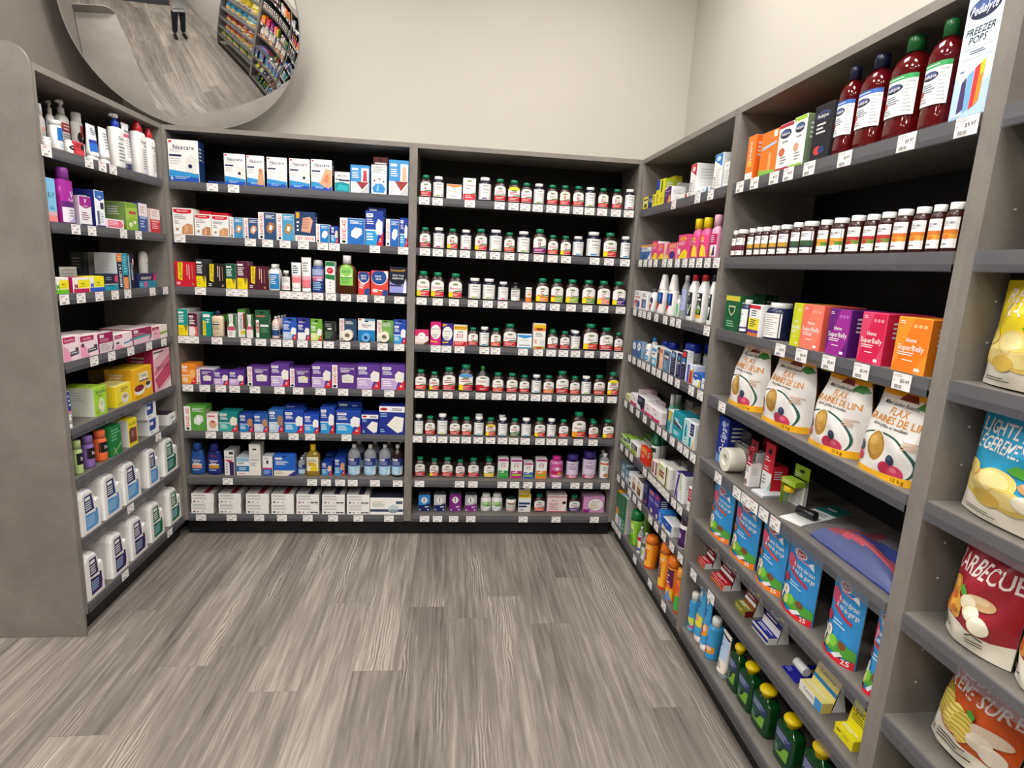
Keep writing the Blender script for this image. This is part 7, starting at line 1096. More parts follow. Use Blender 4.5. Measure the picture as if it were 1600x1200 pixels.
('O','oral_gel_carton',.502,.04,0,.097,.032,.024,'navy and white oral gel carton',('R0,0,1,1,f0f0f0;R0,.2,1,.7,2a348a;R0,.78,1,.86,e8c83a','R0,0,1,1,1a2470;R.1,.52,.72,.86,10143c;T.5,.69,.22,w,Orajel,.5;R0,0,1,.2,w;L.1,.26,.8,.44,1,f0e0e0;Py,.76,.72,1,.72,1,1,.7,1','f0f0f0','1f2f96','f0f0f0',.088)),
('X','mouth_gel_card',.683,.03,0,.073,.13,.004,'deep blue blister card lying flat',('L.06,.06,.4,.2,2,8a90d8;T.66,.72,.16,c8ccf0,KANK-A,.6;R.3,.55,.55,.9,b89a3a','1a1a8c',[(-.01,.045,.05,.014,'e4e2e0',1)])),
('O','cold_sore_carton',.785,.03,0,.097,.032,.03,'cream and blue carton with standing flap',('R0,0,1,1,f2f0e4;R.7,0,1,1,4a9ad8;T.45,.6,.26,2a3a5a,Kelemata,.6','R0,0,1,1,f0e08a;T.5,.72,.2,2a3a4a,Kelemata,.65;R0,.12,1,.34,2a8ac8','f0dc7c','f0e48a','f0e08a',.085)),
('O','cold_sore_carton',.924,.03,0,.067,.03,.028,'bright yellow carton with standing flap',('R0,0,1,1,f2e21a;L.1,.4,.4,.7,1,k;L.5,.4,.8,.7,1,b8a010','R0,0,1,1,f2e41a;R0,.78,1,1,9cc03a;E.6,.84,.14,.07,k;T.5,.56,.26,k,Lipactin,.9;L.1,.08,.9,.36,3,7a7010','f2e21a','f4e820','f2e41a',.1)),
]),
('F', 7, 'sun care goods', [
('B','sunscreen_spray',.045,.02,0,.043,.043,.162,'blue sunscreen spray can nearest the far post',('spr','R0,0,1,1,3f9fd8;R.12,.82,.45,.92,w;L.1,.56,.85,.72,2,1f5a9a;P1f7fb0,0,.1,.6,.1,.9,.26,.4,.46,0,.42;Pd8e04a,.3,.46,1,.1,1,.5;Pe0407a,.5,.1,1,.06,1,.22;R0,0,1,.1,6ab8e4',dict(cc='efeeea'))),
('T','sunscreen_tube',.112,.02,0,.057,.037,.215,'blue and yellow sunscreen tube',('R0,0,1,1,3f9fd8;R.12,.82,.45,.92,w;L.1,.56,.85,.72,2,1f5a9a;Pf0e22a,0,.2,1,.2,1,.44,0,.44;E.5,.36,.2,.06,f0a0a0','4aa8dc','f0dcd8','f0f0ee')),
('T','sunscreen_tube',.168,.02,0,.044,.037,.218,'blue and orange sunscreen tube',('R0,0,1,1,3f9fd8;R.12,.82,.45,.92,w;L.1,.56,.85,.72,2,1f5a9a;Pf0a02a,.2,.14,1,.2,1,.42,.6,.44;Pd03a34,0,.14,.4,.14,.7,.3,0,.42;E.7,.34,.2,.07,f6c8b0','4aa0dc','f2f0ee','f0f0ee')),
('B','sunscreen_spray',.216,.02,0,.049,.061,.162,'blue sunscreen spray can with orange flash',('spr','R0,0,1,1,3f9fd8;R.12,.82,.45,.92,w;L.1,.56,.85,.72,2,1f5a9a;Pf0a02a,.2,.14,1,.2,1,.42,.6,.44;Pd03a34,0,.14,.4,.14,.7,.3,0,.42;E.7,.34,.2,.07,f6c8b0',dict(cc='efeeea'))),
('T','sunscreen_tube',.318,.02,0,.056,.041,.167,'pale blue and cream sunscreen tube',('R0,0,1,1,f2ead8;Pb8d0ee,0,.4,1,.3,1,.9,0,.9;L.15,.1,.8,.26,3,7a7a8a;L.1,.6,.4,.7,2,4a6aa0;P2a3448,0,.9,1,.86,1,.92,0,.95','f2ead8','8a9098','f0f0f2')),
]),
('F', 7, 'green mouth rinse bottles', [
('B','mouth_rinse_bottle',.381,.035,0,.068,.043,.168,'green rinse bottle farthest of five',('grn','R0,.6,1,1,2c3a6a;L.08,.66,.9,.96,4,a8b4d0;P7ab03a,.1,.04,.9,.04,.95,.56,.7,.5,.5,.2;R.1,.4,.5,.56,2a5a4a;L.1,.1,.4,.36,3,8aa89a')),
('B','mouth_rinse_bottle',.462,.035,0,.09,.051,.155,'second farthest green rinse bottle',('grn','R0,.6,1,1,2c3a6a;L.08,.66,.9,.96,4,a8b4d0;P7ab03a,.1,.04,.9,.04,.95,.56,.7,.5,.5,.2;R.1,.4,.5,.56,2a5a4a;L.1,.1,.4,.36,3,8aa89a')),
('B','mouth_rinse_bottle',.561,.035,0,.101,.052,.146,'middle green rinse bottle of five',('grn','R0,.6,1,1,2c3a6a;L.08,.66,.9,.96,4,a8b4d0;P7ab03a,.1,.04,.9,.04,.95,.56,.7,.5,.5,.2;R.1,.4,.5,.56,2a5a4a;L.1,.1,.4,.36,3,8aa89a')),
('B','mouth_rinse_bottle',.696,.035,0,.096,.05,.157,'second nearest green rinse bottle',('grn','R0,.6,1,1,2c3a6a;L.08,.66,.9,.96,4,a8b4d0;P7ab03a,.1,.04,.9,.04,.95,.56,.7,.5,.5,.2;R.1,.4,.5,.56,2a5a4a;L.1,.1,.4,.36,3,8aa89a')),
('B','mouth_rinse_bottle',.829,.035,0,.096,.05,.188,'nearest green rinse bottle at the bottom edge',('grn','R0,.6,1,1,2c3a6a;L.08,.66,.9,.96,4,a8b4d0;P7ab03a,.1,.04,.9,.04,.95,.56,.7,.5,.5,.2;R.1,.4,.5,.56,2a5a4a;L.1,.1,.4,.36,3,8aa89a')),
]),
('H', 1, 'crisp bags', [
('N','crisp_bag',.183,.008,0,.138,.1,.223,'green crisp bag at the top edge',('R0,0,1,1,ede6d4;P4a9a34,0,.3,.35,.2,.8,.16,1,.2,1,.9,0,.9;R0,.9,1,1,101012;T.5,.945,.055,w,NOSH & CO.,.8;T.5,.79,.115,f0e4e0,SOUR CREAM,.94;T.5,.65,.115,f0e4e0,CRÈME SURE,.94;@chips|plain','ede6d4',11,.06)),
]),
('H', 2, 'crisp bags', [
('N','crisp_bag',.145,.008,0,.218,.1,.215,'yellow crisp bag',('R0,0,1,1,ede6d4;Pe8d020,0,.3,.35,.2,.8,.16,1,.2,1,.9,0,.9;R0,.9,1,1,101012;T.5,.945,.055,w,NOSH & CO.,.8;T.5,.77,.12,f0e4e0,REGULAR,.94;T.5,.65,.115,f0e4e0,NATURE,.94;@chips|plain','ede6d4',12,.06)),
]),
('H', 3, 'crisp bags', [
('N','crisp_bag',.172,.008,0,.259,.1,.218,'blue crisp bag',('R0,0,1,1,ede6d4;P2a96bc,0,.3,.35,.2,.8,.16,1,.2,1,.9,0,.9;R0,.9,1,1,101012;T.5,.945,.055,w,NOSH & CO.,.8;T.5,.79,.115,f0e4e0,LIGHTLY SALTED,.94;T.5,.65,.115,f0e4e0,LÉGÈREMENT SALÉES,.94;@chips|plain','ede6d4',13,.06)),
]),
('H', 4, 'crisp bags', [
('N','crisp_bag',.143,.006,0,.142,.09,.22,'dark red crisp bag, farther one',('R0,0,1,1,ede6d4;P9c2230,0,.3,.35,.2,.8,.16,1,.2,1,.9,0,.9;R0,.9,1,1,101012;T.5,.945,.055,w,NOSH & CO.,.8;T.5,.72,.15,f0e4e0,BARBECUE,.94;@chips|bbq','ede6d4',14,.06)),
('N','crisp_bag',.278,.006,0,.117,.09,.22,'dark red crisp bag, cut by the frame edge',('R0,0,1,1,ede6d4;Pa82634,0,.3,.35,.2,.8,.16,1,.2,1,.9,0,.9;R0,.9,1,1,101012;T.5,.945,.055,w,NOSH & CO.,.8;T.5,.72,.15,f0e4e0,BARBECUE,.94;@chips|bbq','ede6d4',15,.06)),
]),
('H', 5, 'crisp bags', [
('N','crisp_bag',.154,.03,0,.173,.1,.216,'orange crisp bag, farther one',('R0,0,1,1,ede6d4;Pc8541e,0,.3,.35,.2,.8,.16,1,.2,1,.9,0,.9;R0,.9,1,1,101012;T.5,.945,.055,w,NOSH & CO.,.8;T.5,.79,.115,f0e4e0,CHEDDAR &,.94;T.5,.65,.115,f0e4e0,CRÈME SURE,.94;@chips|wave','ede6d4',16,.2)),
('N','crisp_bag',.315,.03,0,.136,.1,.216,'orange crisp bag, cut by the frame edge',('R0,0,1,1,ede6d4;Pd05a24,0,.3,.35,.2,.8,.16,1,.2,1,.9,0,.9;R0,.9,1,1,101012;T.5,.945,.055,w,NOSH & CO.,.8;T.5,.79,.115,f0e4e0,CHEDDAR &,.94;T.5,.65,.115,f0e4e0,CRÈME SURE,.94;@chips|wave','ede6d4',17,.15)),
]),
('L', 0, 'skin lotions', [
('B','skin_cream_jar',.065,.006,0,.03,.03,.032,'low white jar at the near end',('jar','L.2,.3,.8,.7,2,c8c8c8')),
('B','skin_cream_jar',.133,.006,0,.041,.041,.1,'white tub with blue square panel',('rnd','R.1,.35,.8,.9,1a6ab8;L.2,.05,.8,.25,2,lb',dict(p=[(.9,0),(1,.03),(.9,.85)],cap=[(.94,.84),(.94,.985),(.9,1),(0,1)],lab=(.06,.84,.9,None)))),
('B','lotion_bottle',.177,.09,0,.028,.017,.162,'tall white bottle with peach spot at the near end',('lot','E.4,.75,.3,.1,f2b08a;L.2,.3,.8,.6,4,b8b8b8;R0,0,.2,.4,6a7ab8',dict(cc='w'))),
('B','skin_cream_jar',.192,.006,0,.025,.034,.047,'low white jar with black oval',('jar','E.5,.6,.45,.3,k;L.25,.5,.75,.7,1,w')),
('C','skin_cream_box',.235,.006,0,.059,.05,.047,'small red carton with black cow patch',('R0,0,1,1,d0323c;R.1,.12,.7,.34,e0545c;E.75,.7,.22,.24,k;R.05,.62,.45,.9,a82a34;R.92,0,1,1,f0e8e8','d0323c')),
('B','lotion_bottle',.3,.13,0,.037,.022,.197,'shadowed red and white pump bottle',('rnd','R0,.66,1,.9,b0404a;L.15,.7,.85,.86,2,f0d8d8;L.1,.44,.85,.62,3,8a8a8a;E.3,.36,.24,.07,k;E.7,.4,.2,.09,k;R0,.2,1,.3,c0303c;E.5,.08,.5,.06,f2f0ee',dict(pump=1,n=2.6,dr=.6,pc='b8b4b0',p=[(.9,0),(1,.03),(1,.66),(.9,.72),(.5,.78)],cap=[(.5,.76)],lab=(.04,.68,.95,None)))),
('T','lotion_tube',.344,.006,0,.058,.038,.133,'white and deep blue lotion tube',('R0,0,1,1,f2f2f2;P2a3a9a,0,.35,1,.4,1,.52,0,.5;P1f6ac8,0,.12,1,.14,1,.42,0,.38;L.25,.66,.9,.9,4,4a6a8a','f2f2f2','f2f0ee')),
('B','lotion_bottle',.365,.12,0,.056,.038,.211,'bright red and white pump bottle',('rnd','R0,.66,1,.9,b0404a;L.15,.7,.85,.86,2,f0d8d8;L.1,.44,.85,.62,3,8a8a8a;E.3,.36,.24,.07,k;E.7,.4,.2,.09,k;R0,.2,1,.3,c0303c;E.5,.08,.5,.06,f2f0ee',dict(pump=1,n=2.6,dr=.6,pc='w',p=[(.9,0),(1,.03),(1,.68),(.9,.74),(.5,.8)],cap=[(.5,.78)],lab=(.04,.7,.95,None)))),
('B','skin_cream_tube',.418,.1,0,.048,.033,.187,'white, red and black cream bottle, white cap',('rnd','R0,.2,1,.42,c83038;R.4,.62,1,.92,b8323c;E.3,.6,.24,.14,k;E.7,.48,.2,.1,k;L.1,.05,.8,.16,1,8a8a8a',dict(n=2.6,dr=.6,p=[(.9,0),(1,.03),(1,.8)],cap=[(.98,.79),(.98,.97),(.9,1),(0,1)],lab=(.04,.8,.95,None)))),
('T','lotion_tube',.423,.006,0,.056,.036,.138,'plain white lotion tube with grey print',('L.3,.3,.9,.85,6,8a8e94;E.85,.2,.06,.06,5a6a7a','f2f2f2','f2f0ee')),
('B','lotion_bottle',.528,.006,0,.073,.045,.209,'white pump bottle with royal blue collar',('rnd','T.5,.78,.1,3a3a48,Cera,.6;L.15,.1,.9,.66,6,8a8e98',dict(pump=1,n=3,dr=.62,pc='c8c4c0',cc='1f44b0',p=[(.94,0),(1,.03),(1,.7),(.94,.76),(.4,.78)],cap=[(.5,.765)],lab=(.04,.72,.88,None)))),
('T','lotion_tube',.594,.006,0,.053,.034,.192,'white tube with rose band, navy cap',('R0,.66,1,.74,d0607a;L.15,.15,.9,.6,7,b8b8bc;T.5,.82,.09,4a4a5a,Aveeno,.7','f0f0f0','2a2a58','d8d6d4')),
('B','lotion_bottle',.708,.006,0,.085,.047,.226,'white lotion bottle, red cap, larger one',('lot','T.6,.86,.09,3a3a48,Eucerin,.6;P3a3a60,.5,.79,.9,.76,.75,.72;L.4,.08,.95,.66,9,9a9a9e',dict(n=3.2,dr=.55,p=[(.94,0),(1,.03),(1,.72),(.9,.79),(.5,.81)],cap=[(.5,.8),(.46,.88),(.3,.96),(.28,1),(0,1)],cc='c01e2c',lab=(.04,.72,.9,None)))),
('B','lotion_bottle',.799,.006,0,.069,.038,.214,'white lotion bottle, red cap, beside the far post',('lot','T.6,.86,.09,3a3a48,Eucerin,.6;P3a3a60,.5,.79,.9,.76,.75,.72;L.4,.08,.95,.66,9,9a9a9e',dict(n=3.2,dr=.55,p=[(.94,0),(1,.03),(1,.72),(.9,.79),(.5,.81)],cap=[(.5,.8),(.46,.88),(.3,.96),(.28,1),(0,1)],cc='c01e2c',lab=(.04,.72,.9,None)))),
]),
('L', 1, 'personal care goods', [
('C','lubricant_box',.043,.006,0,.05,.05,.147,'sky blue carton fading to coral',('R0,0,1,1,7fc0e4;R0,.14,1,.24,d8b0b4;R0,0,1,.14,f08a86;T.5,.62,.13,1a2f62,K-Y,.7;L.25,.28,.75,.36,2,3a6a9a','7fc0e4','e08a88')),
('B','wash_bottle',.144,.006,0,.071,.039,.196,'tall magenta and white wash bottle',('rnd','R0,.36,1,.5,5a2070;R0,0,1,.36,e6e0ec;Pw,.56,.74,.62,.76,.7,.62,.66,.6;Pw,.84,.76,.78,.77,.68,.62,.72,.62;T.66,.55,.07,f0d0f0,Vagisil,.6;L.4,.12,.95,.32,3,8a8a9a;Pb8a8d8,.3,0,1,0,1,.2',dict(n=2.8,dr=.55,col='a8289c',cc='8a3a9a',p=[(.92,0),(1,.03),(1,.5),(.9,.78)],cap=[(.9,.775),(.84,.96),(.74,1),(0,1)],lab=(.02,.77,.93,'a8289c')))),
('C','wipe_box',.235,.006,0,.075,.1,.107,'short magenta and white carton',('R0,0,1,1,f0eef0;Pa0208c,0,.68,.5,.58,1,.68,1,1,0,1;Pw,.4,.92,.46,.92,.52,.8,.48,.78;Pw,.62,.92,.56,.92,.47,.78,.51,.78;T.5,.68,.06,f0d0f0,Vagisil,.6;L.15,.15,.8,.46,4,7a3a6a;R0,0,1,.04,3a1a5a','f0eef0','b8a8b8','8a1a78')),
('C','wash_box',.331,.006,0,.064,.08,.139,'tall navy and white carton with notched top',('R0,0,1,1,f2f4f8;P3a6ac0,0,.8,.5,.72,1,.8,1,1,0,1;T.5,.84,.05,w,Vagisil,.6;R.14,.06,.4,.44,5a6a8a;R.54,.5,.9,.68,2a3050;L.5,.1,.9,.4,4,a8acc0;R0,0,1,.04,1c2a70','f2f4f8','1f2a78','1c2a70')),
('C','test_box',.433,.006,0,.129,.05,.036,'low white and pink carton',('R0,0,1,1,f6e8ec;Pf0708c,.06,.1,.85,.1,.98,.4,.85,.9,.06,.9;L.12,.3,.7,.8,3,f8d8e0','f6e8ec')),
('C','herbal_box',.569,.006,0,.093,.09,.115,'green chamomile picture carton',('R0,0,1,1,a8c84a;P7aa83a,0,.8,1,.86,1,1,0,1;R.22,.6,.84,.7,b8385a;P8ab83a,0,0,1,0,1,.4,.5,.5,0,.36;E.34,.2,.16,.08,w;E.34,.2,.06,.03,e8c82a;E.7,.3,.13,.06,w;E.7,.3,.05,.025,e8c82a','a8c84a','6f8a4a','98b84a')),
('C','test_card',.579,.1,0,.083,.015,.109,'crimson card behind the small pink carton',('R0,0,1,1,b01c4c;L.1,.3,.6,.5,2,f0c0d0;L.7,.7,.9,.76,1,f0c0d0','b01c4c')),
('C','test_box',.663,.006,0,.078,.05,.123,'white over blue test carton',('R0,0,1,1,3a569a;R0,.54,1,1,f0e4e2;L.2,.64,.85,.9,3,c8a8a8;R.1,.46,.9,.52,a8c0e0;L.15,.12,.7,.4,3,c8d4ec','3a569a','2a3f78')),
('C','test_box',.772,.006,0,.094,.06,.108,'white over red test carton',('R0,0,1,1,c82a32;R0,.56,1,1,f2e6e2;L.2,.66,.85,.92,3,c8a098;R.1,.44,.9,.52,e8a0a0;L.15,.14,.85,.4,3,f0b8b8','c82a32','e0d4d0')),
]),
('L', 2, 'feminine care goods', [
('C','pad_box',.056,.006,0,.074,.05,.058,'lime green and yellow low carton',('R0,0,1,1,f2f0e8;R.3,.3,1,.85,f0e61a;R0,0,1,.26,6fc02a;T.18,.44,.36,6fc02a,M,.3;T.62,.6,.12,2a2a1a,Maxi,.5;L.42,.36,.8,.46,1,c8b820','f2f0e8')),
('C','pad_box',.167,.006,0,.098,.05,.056,'crimson and yellow low carton',('R0,0,1,1,f2f0e8;R.3,.3,1,.85,f0e61a;R0,0,1,.26,c01c5a;T.18,.44,.36,c01c5a,M,.3;T.62,.6,.12,2a2a1a,Maxi,.5;L.42,.36,.8,.46,1,c8b820','f2f0e8','b81a58')),
('C','leaflet',.239,.09,0,.103,.004,.091,'grey leaflet standing behind the low cartons',('L.08,.1,.92,.92,6,a8a8a8','c8c8c8')),
('C','pad_box',.268,.006,0,.099,.05,.058,'blue and yellow low carton',('R0,0,1,1,f2f0e8;R.3,.3,1,1,f0e61a;R0,0,1,.26,2a5ac8;T.18,.44,.36,2a5ac8,M,.3;T.62,.6,.12,2a2a1a,Maxi,.5;L.42,.36,.8,.46,1,c8b820','f0e61a')),
('C','treatment_box',.368,.006,0,.098,.04,.066,'navy and teal low carton',('R0,0,1,1,17203f;P1a98b0,0,0,1,0,1,.34,.5,.26,0,.36;Pd8e4e8,0,.36,1,.34,1,.38,0,.4;R.78,.5,1,.9,d8486a;L.1,.6,.6,.85,2,8a94b0','17203f')),
('C','treatment_box',.44,.006,0,.039,.09,.15,'tall navy carton with orange head',('R0,0,1,1,1c2444;R0,.78,1,1,f08a3a;V.55,.4,.5,w,MONISTAT,.66;L.2,.82,.8,.94,2,f8d0b0','1c2444','d0d4d6')),
('C','treatment_box',.482,.006,0,.04,.09,.151,'tall teal carton with orange foot',('R0,0,1,1,1f98b4;R0,0,1,.34,f08a42;R0,.34,1,.4,1c2444;L.2,.45,.8,.94,6,8ad4e4;V.5,.17,.3,f8d8c0,MONISTAT,.28','1f98b4','d0d4d6')),
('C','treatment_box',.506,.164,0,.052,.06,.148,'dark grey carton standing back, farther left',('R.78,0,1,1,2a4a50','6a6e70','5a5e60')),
('C','treatment_box',.518,.1,0,.056,.06,.149,'tall pale grey printed carton behind the navy and teal one',('L.1,.05,.9,.95,12,a0a0a4','d0d0d0')),
('C','treatment_box',.53,.006,0,.049,.09,.15,'tall black carton with upright white print',('R0,0,1,1,141830;R0,0,.25,.96,8ab8c8;V.6,.5,.3,e0e4ec,MONISTAT,.5;E.85,.78,.12,.1,e0b090','141830','a89484')),
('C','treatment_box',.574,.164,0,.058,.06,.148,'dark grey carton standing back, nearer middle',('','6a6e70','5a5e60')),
('C','treatment_box',.667,.006,0,.159,.05,.062,'navy and teal low carton before the spray',('R0,0,1,1,1f86a4;R0,.5,.85,1,1d2750;Pc02a78,.8,.5,1,.5,1,1,.84,1;T.42,.7,.2,w,MONISTAT,.62;P2f9ab8,0,.5,.85,.5,.4,.42;R.28,.05,.44,.42,e04a94;L.05,.1,.25,.36,2,a8dce8','1d2750')),
('B','deodorant_spray',.826,.08,0,.056,.039,.164,'white deodorant bottle with blue stripe',('rnd','P5aa0e0,.4,.1,.6,.2,.66,.72,.5,.76;P3a80c8,.5,.1,.98,.14,.98,.3,.6,.3;Pc02a5a,.4,.8,.95,.86,.95,.9,.4,.84;L.6,.4,.95,.76,4,a8b4c0',dict(n=2,dr=.7,p=[(.95,0),(1,.03),(1,.78),(.9,.9),(.7,.965),(.3,.99)],cap=[(.5,.97),(.4,.995),(.2,1),(0,1)],lab=(.05,.78,.94,None)))),
]),
('L', 3, 'feminine care goods', [
('C','liner_box',.072,.006,0,.094,.12,.093,'pink and white liner box at the near end',('R0,0,1,1,f4dce4;Pb01c5a,.02,.72,.78,.74,.78,.96,.02,.98;T.4,.85,.11,f6d0e0,CareOne,.66;Pf0a0c0,0,0,.5,0,.3,.5,0,.66;P4a4a54,.4,.16,.96,.22,.96,.5,.76,.5,.74,.38,.4,.36;L.46,.24,.9,.34,1,d8d8dc','f4dce4',None,'e0d4d6')),
('C','liner_box',.182,.006,0,.116,.12,.085,'pink and white liner box with dark dot',('R0,0,1,1,f4dce4;Pb01c5a,.02,.72,.78,.74,.78,.96,.02,.98;T.4,.85,.11,f6d0e0,CareOne,.66;Pf0a0c0,0,0,.5,0,.3,.5,0,.66;P4a4a54,.4,.16,.96,.22,.96,.5,.76,.5,.74,.38,.4,.36;L.46,.24,.9,.34,1,d8d8dc;E.14,.56,.08,.1,3a3a40','f4dce4',None,'e0d4d6')),
('C','liner_box',.297,.006,0,.101,.14,.079,'maroon over grey pink liner box',('R0,0,1,1,e4d4d6;R0,.5,1,1,9a1a50;R.06,.78,.36,.94,e8dce2;L.06,.56,.9,.72,2,d8a0b8;L.06,.06,.8,.44,5,b0a4a8;P5a4a54,.84,0,1,.1,1,.5','9a1a50',None,'d0c8c6')),
('C','liner_box',.427,.006,0,.138,.12,.063,'pale pink liner box with teal strip',('R0,0,1,1,f4e2e4;Pb01c5a,0,.68,.42,.72,.42,.96,0,.94;T.2,.83,.11,f6d0e0,CareOne,.36;P4a8ab0,.5,.24,.98,.34,.98,.54,.86,.48,.84,.4,.5,.36;E.14,.4,.1,.08,4a4a54;Pf0a0c0,0,0,.5,0,.3,.24,0,.3','f4e2e4',None,'f0e8e6')),
('C','liner_box',.586,.006,0,.165,.14,.068,'maroon and teal liner box',('R0,0,1,1,e8c4d4;R0,.5,1,1,9a1a54;R.04,.74,.26,.94,e8d4dc;L.04,.54,.7,.7,2,d8a0b8;P3aa8a8,0,.34,.84,.42,.98,.5,.8,.52,0,.5;P7a7a84,.8,.06,1,.3,1,.5,.9,.5','9a1a54',None,'d8ccca')),
('C','liner_box',.747,.006,0,.148,.1,.062,'pale pink liner box with green strip',('R0,0,1,1,f0e4dc;Pb01c5a,0,.72,.44,.74,.44,.96,0,.96;Pf0b0c8,0,0,.5,0,.5,.7,0,.7;P8ab04a,.5,.3,1,.36,1,.54,.5,.5;L.05,.4,.4,.5,1,5a4a50;T.22,.85,.1,f6d0e0,CareOne,.38','f0e4dc',None,'e8d8dc')),
]),
('L', 4, 'sweetener goods', [
('T','syringe_tube',.034,.006,0,.018,.012,.141,'thin blue and white tube at the near end',('R0,.4,1,1,2a3a8a;R0,.3,1,.4,d88aa0;L.2,.5,.8,.9,3,lb;L.2,.05,.8,.25,2,g','f0f0f0','w')),
('B','sweetener_jar',.207,.254,0,.07,.051,.067,'lime green jar with dark green lid',('jar','T.66,.8,.16,1a3a2a,Splenda,.5;E.7,.35,.2,.24,e0e4d8;L.06,.1,.3,.6,3,1a4a2a;L.5,.04,.95,.12,1,3a6a1a',dict(col='b4dc28',cc='0f3f34',cap=[(.78,.74),(.8,.76),(.8,.98),(.74,1),(0,1)],p=[(.97,0),(1,.03),(1,.6),(.82,.73)],lab=(.04,.62,.95,None)))),
('C','sweetener_box',.24,.015,0,.086,.13,.117,'lime green sweetener box with white side',('R0,0,1,1,a8d838;T.55,.84,.13,2a3a4a,Splenda,.8;E.56,.34,.24,.26,e8e4da;E.56,.42,.16,.1,c8d8a0;L.3,.66,.8,.72,1,3a4a3a;L.08,.06,.5,.2,2,8a9a4a','a8d838','dfe4d4','b8e04a')),
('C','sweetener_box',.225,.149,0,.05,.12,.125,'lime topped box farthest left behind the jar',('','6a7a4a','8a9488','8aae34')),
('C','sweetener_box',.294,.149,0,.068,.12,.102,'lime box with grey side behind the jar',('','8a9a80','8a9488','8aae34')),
('C','sweetener_box',.412,.015,0,.124,.1,.091,'low yellow sweetener box',('R0,0,1,1,f2de3a;T.55,.84,.13,2a3a4a,Splenda,.8;E.56,.34,.24,.26,e8e4da;E.56,.42,.16,.1,b0a08a;L.3,.66,.8,.72,1,3a4a3a;L.08,.06,.5,.2,2,8a9a4a','f2de3a','f0d420','f0e48a')),
('C','sweetener_box',.559,.006,0,.166,.12,.141,'tall golden box with berry bowl picture',('R0,0,1,1,f2b81c;R.3,.6,.78,.84,f4e8c8;T.54,.73,.1,1a2f7a,TWIN,.44;R.3,.56,.78,.6,1a2f7a;E.3,.3,.28,.16,f0eee8;E.28,.36,.25,.11,7a1a2c;E.2,.38,.05,.03,c03a4a;E.36,.34,.05,.03,b02a3a;E.78,.38,.17,.13,e8e6e0;E.76,.43,.13,.07,3a2a28;L.06,.05,.6,.1,1,8a6a1a','f2b81c','d8a018','f4c82a')),
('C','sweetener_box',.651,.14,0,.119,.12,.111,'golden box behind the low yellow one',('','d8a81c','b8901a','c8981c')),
('C','sweetener_box',.747,.006,0,.161,.12,.199,'tall pink sweetener box at the far end',('R0,0,1,1,e8b8c4;Pc8486c,0,.3,1,.7,1,.3,.2,.04;Pd87a94,0,.5,1,.85,1,.72,0,.36;Pf0e4e2,.4,0,1,0,1,.2;Pf2e6e6,0,.78,.4,.92,.4,1,0,1;T.5,.56,.09,3a2a4a,SWEET N LOW,.8;R.0,.93,.6,.97,6a5a60','e8b8c4','a82a5a','c02a60')),
]),
('L', 5, 'laxative and garlic goods', [
('B','protein_jar',.074,.006,0,.033,.033,.134,'pale green jar with black band',('dov','T.55,.5,.3,w,Dev,.5',dict(col='b8cc8a',cc='b8cc8a'))),
('B','protein_jar',.149,.006,0,.043,.043,.131,'lilac jar with black band',('dov','T.55,.5,.3,w,Dev,.5',dict(col='8a6ab0',cc='8a6ab0'))),
('B','protein_jar',.236,.006,0,.05,.05,.128,'orange jar with black band',('dov','T.55,.5,.3,w,Dev,.5',dict(col='f0703c',cc='f0703c'))),
('C','herbal_card',.308,.006,0,.081,.05,.128,'green card pack with curling stem',('R0,0,1,1,1a7a3c;L.1,.5,.9,.92,4,6ac08a;Pb8d07a,.1,.06,.16,.06,.9,.3,.94,.4,.86,.34;Pb8d07a,.5,.0,.54,.0,.3,.3,.26,.28','1a7a3c')),
('C','garlic_box',.443,.006,0,.073,.09,.123,'yellow and maroon garlic carton',('R0,0,1,1,e8d01a;R0,.72,1,1,f0dc1a;T.5,.84,.12,3a3a1a,Kyolic,.8;P6a3a3a,.06,.14,.9,.12,.9,.66,.2,.7,.06,.6;P9a6a6a,.3,.3,.6,.4,.5,.6,.3,.56;E.76,.42,.12,.16,a82434','e8d01a','d8d6d0','e8d42a')),
('C','herbal_box',.505,.1,0,.042,.06,.1,'tan and brown carton behind the green card',('R.7,0,1,1,5a3a1a','9a8a60','6a6258')),
('C','fleet_box',.615,.006,.08,.088,.1,.078,'upper white and blue laxative box of the stack',('R0,0,1,1,f0f2f4;R0,.3,.7,1,22408e;R.06,.62,.4,.82,e8ecf4;Pf4f4f2,.6,0,1,0,1,1,.85,1,.6,.3;L.06,.08,.5,.22,1,a8b4cc','f0f2f4','dcdcda','22408e')),
('C','fleet_box',.631,.006,0,.091,.1,.078,'lower white and blue laxative box',('R0,0,1,1,f0f2f4;R0,.3,.7,1,22408e;R.06,.62,.4,.82,e8ecf4;Pf4f4f2,.6,0,1,0,1,1,.85,1,.6,.3;L.06,.08,.5,.22,1,a8b4cc','f0f2f4','dcdcda','22408e')),
('B','supplement_bottle',.611,.11,0,.023,.023,.058,'small black capped bottle beside garlic carton',('drk','L.1,.2,.9,.9,4,8a8a8a')),
('C','suppository_box',.812,.006,0,.084,.12,.056,'white and navy box beside the far post',('R0,0,1,1,f0f0f0;L.3,.45,.9,.7,2,2a2a3a;P2a2440,.4,.0,1,.1,1,.24,.5,.14','f0f0f0','dedcda','3a3040')),
]),
('L', 6, 'white jugs', [
('J','salt_jug',.096,.006,0,.134,.19,.2,'pale blue label white jug at the near end',('24346e','5a98d0')),
('J','salt_jug',.249,.006,0,.137,.19,.21,'second pale blue label white jug',('24346e','5a98d0')),
('J','salt_jug',.407,.006,0,.147,.19,.21,'third pale blue label white jug',('24346e','5a98d0')),
('J','salt_jug',.599,.006,0,.112,.19,.21,'fourth pale blue label white jug',('24346e','5a98d0')),
('J','salt_jug',.775,.006,0,.154,.19,.21,'green label white jug, upper of two at far end',('0f6a44','0f6a44')),
]),
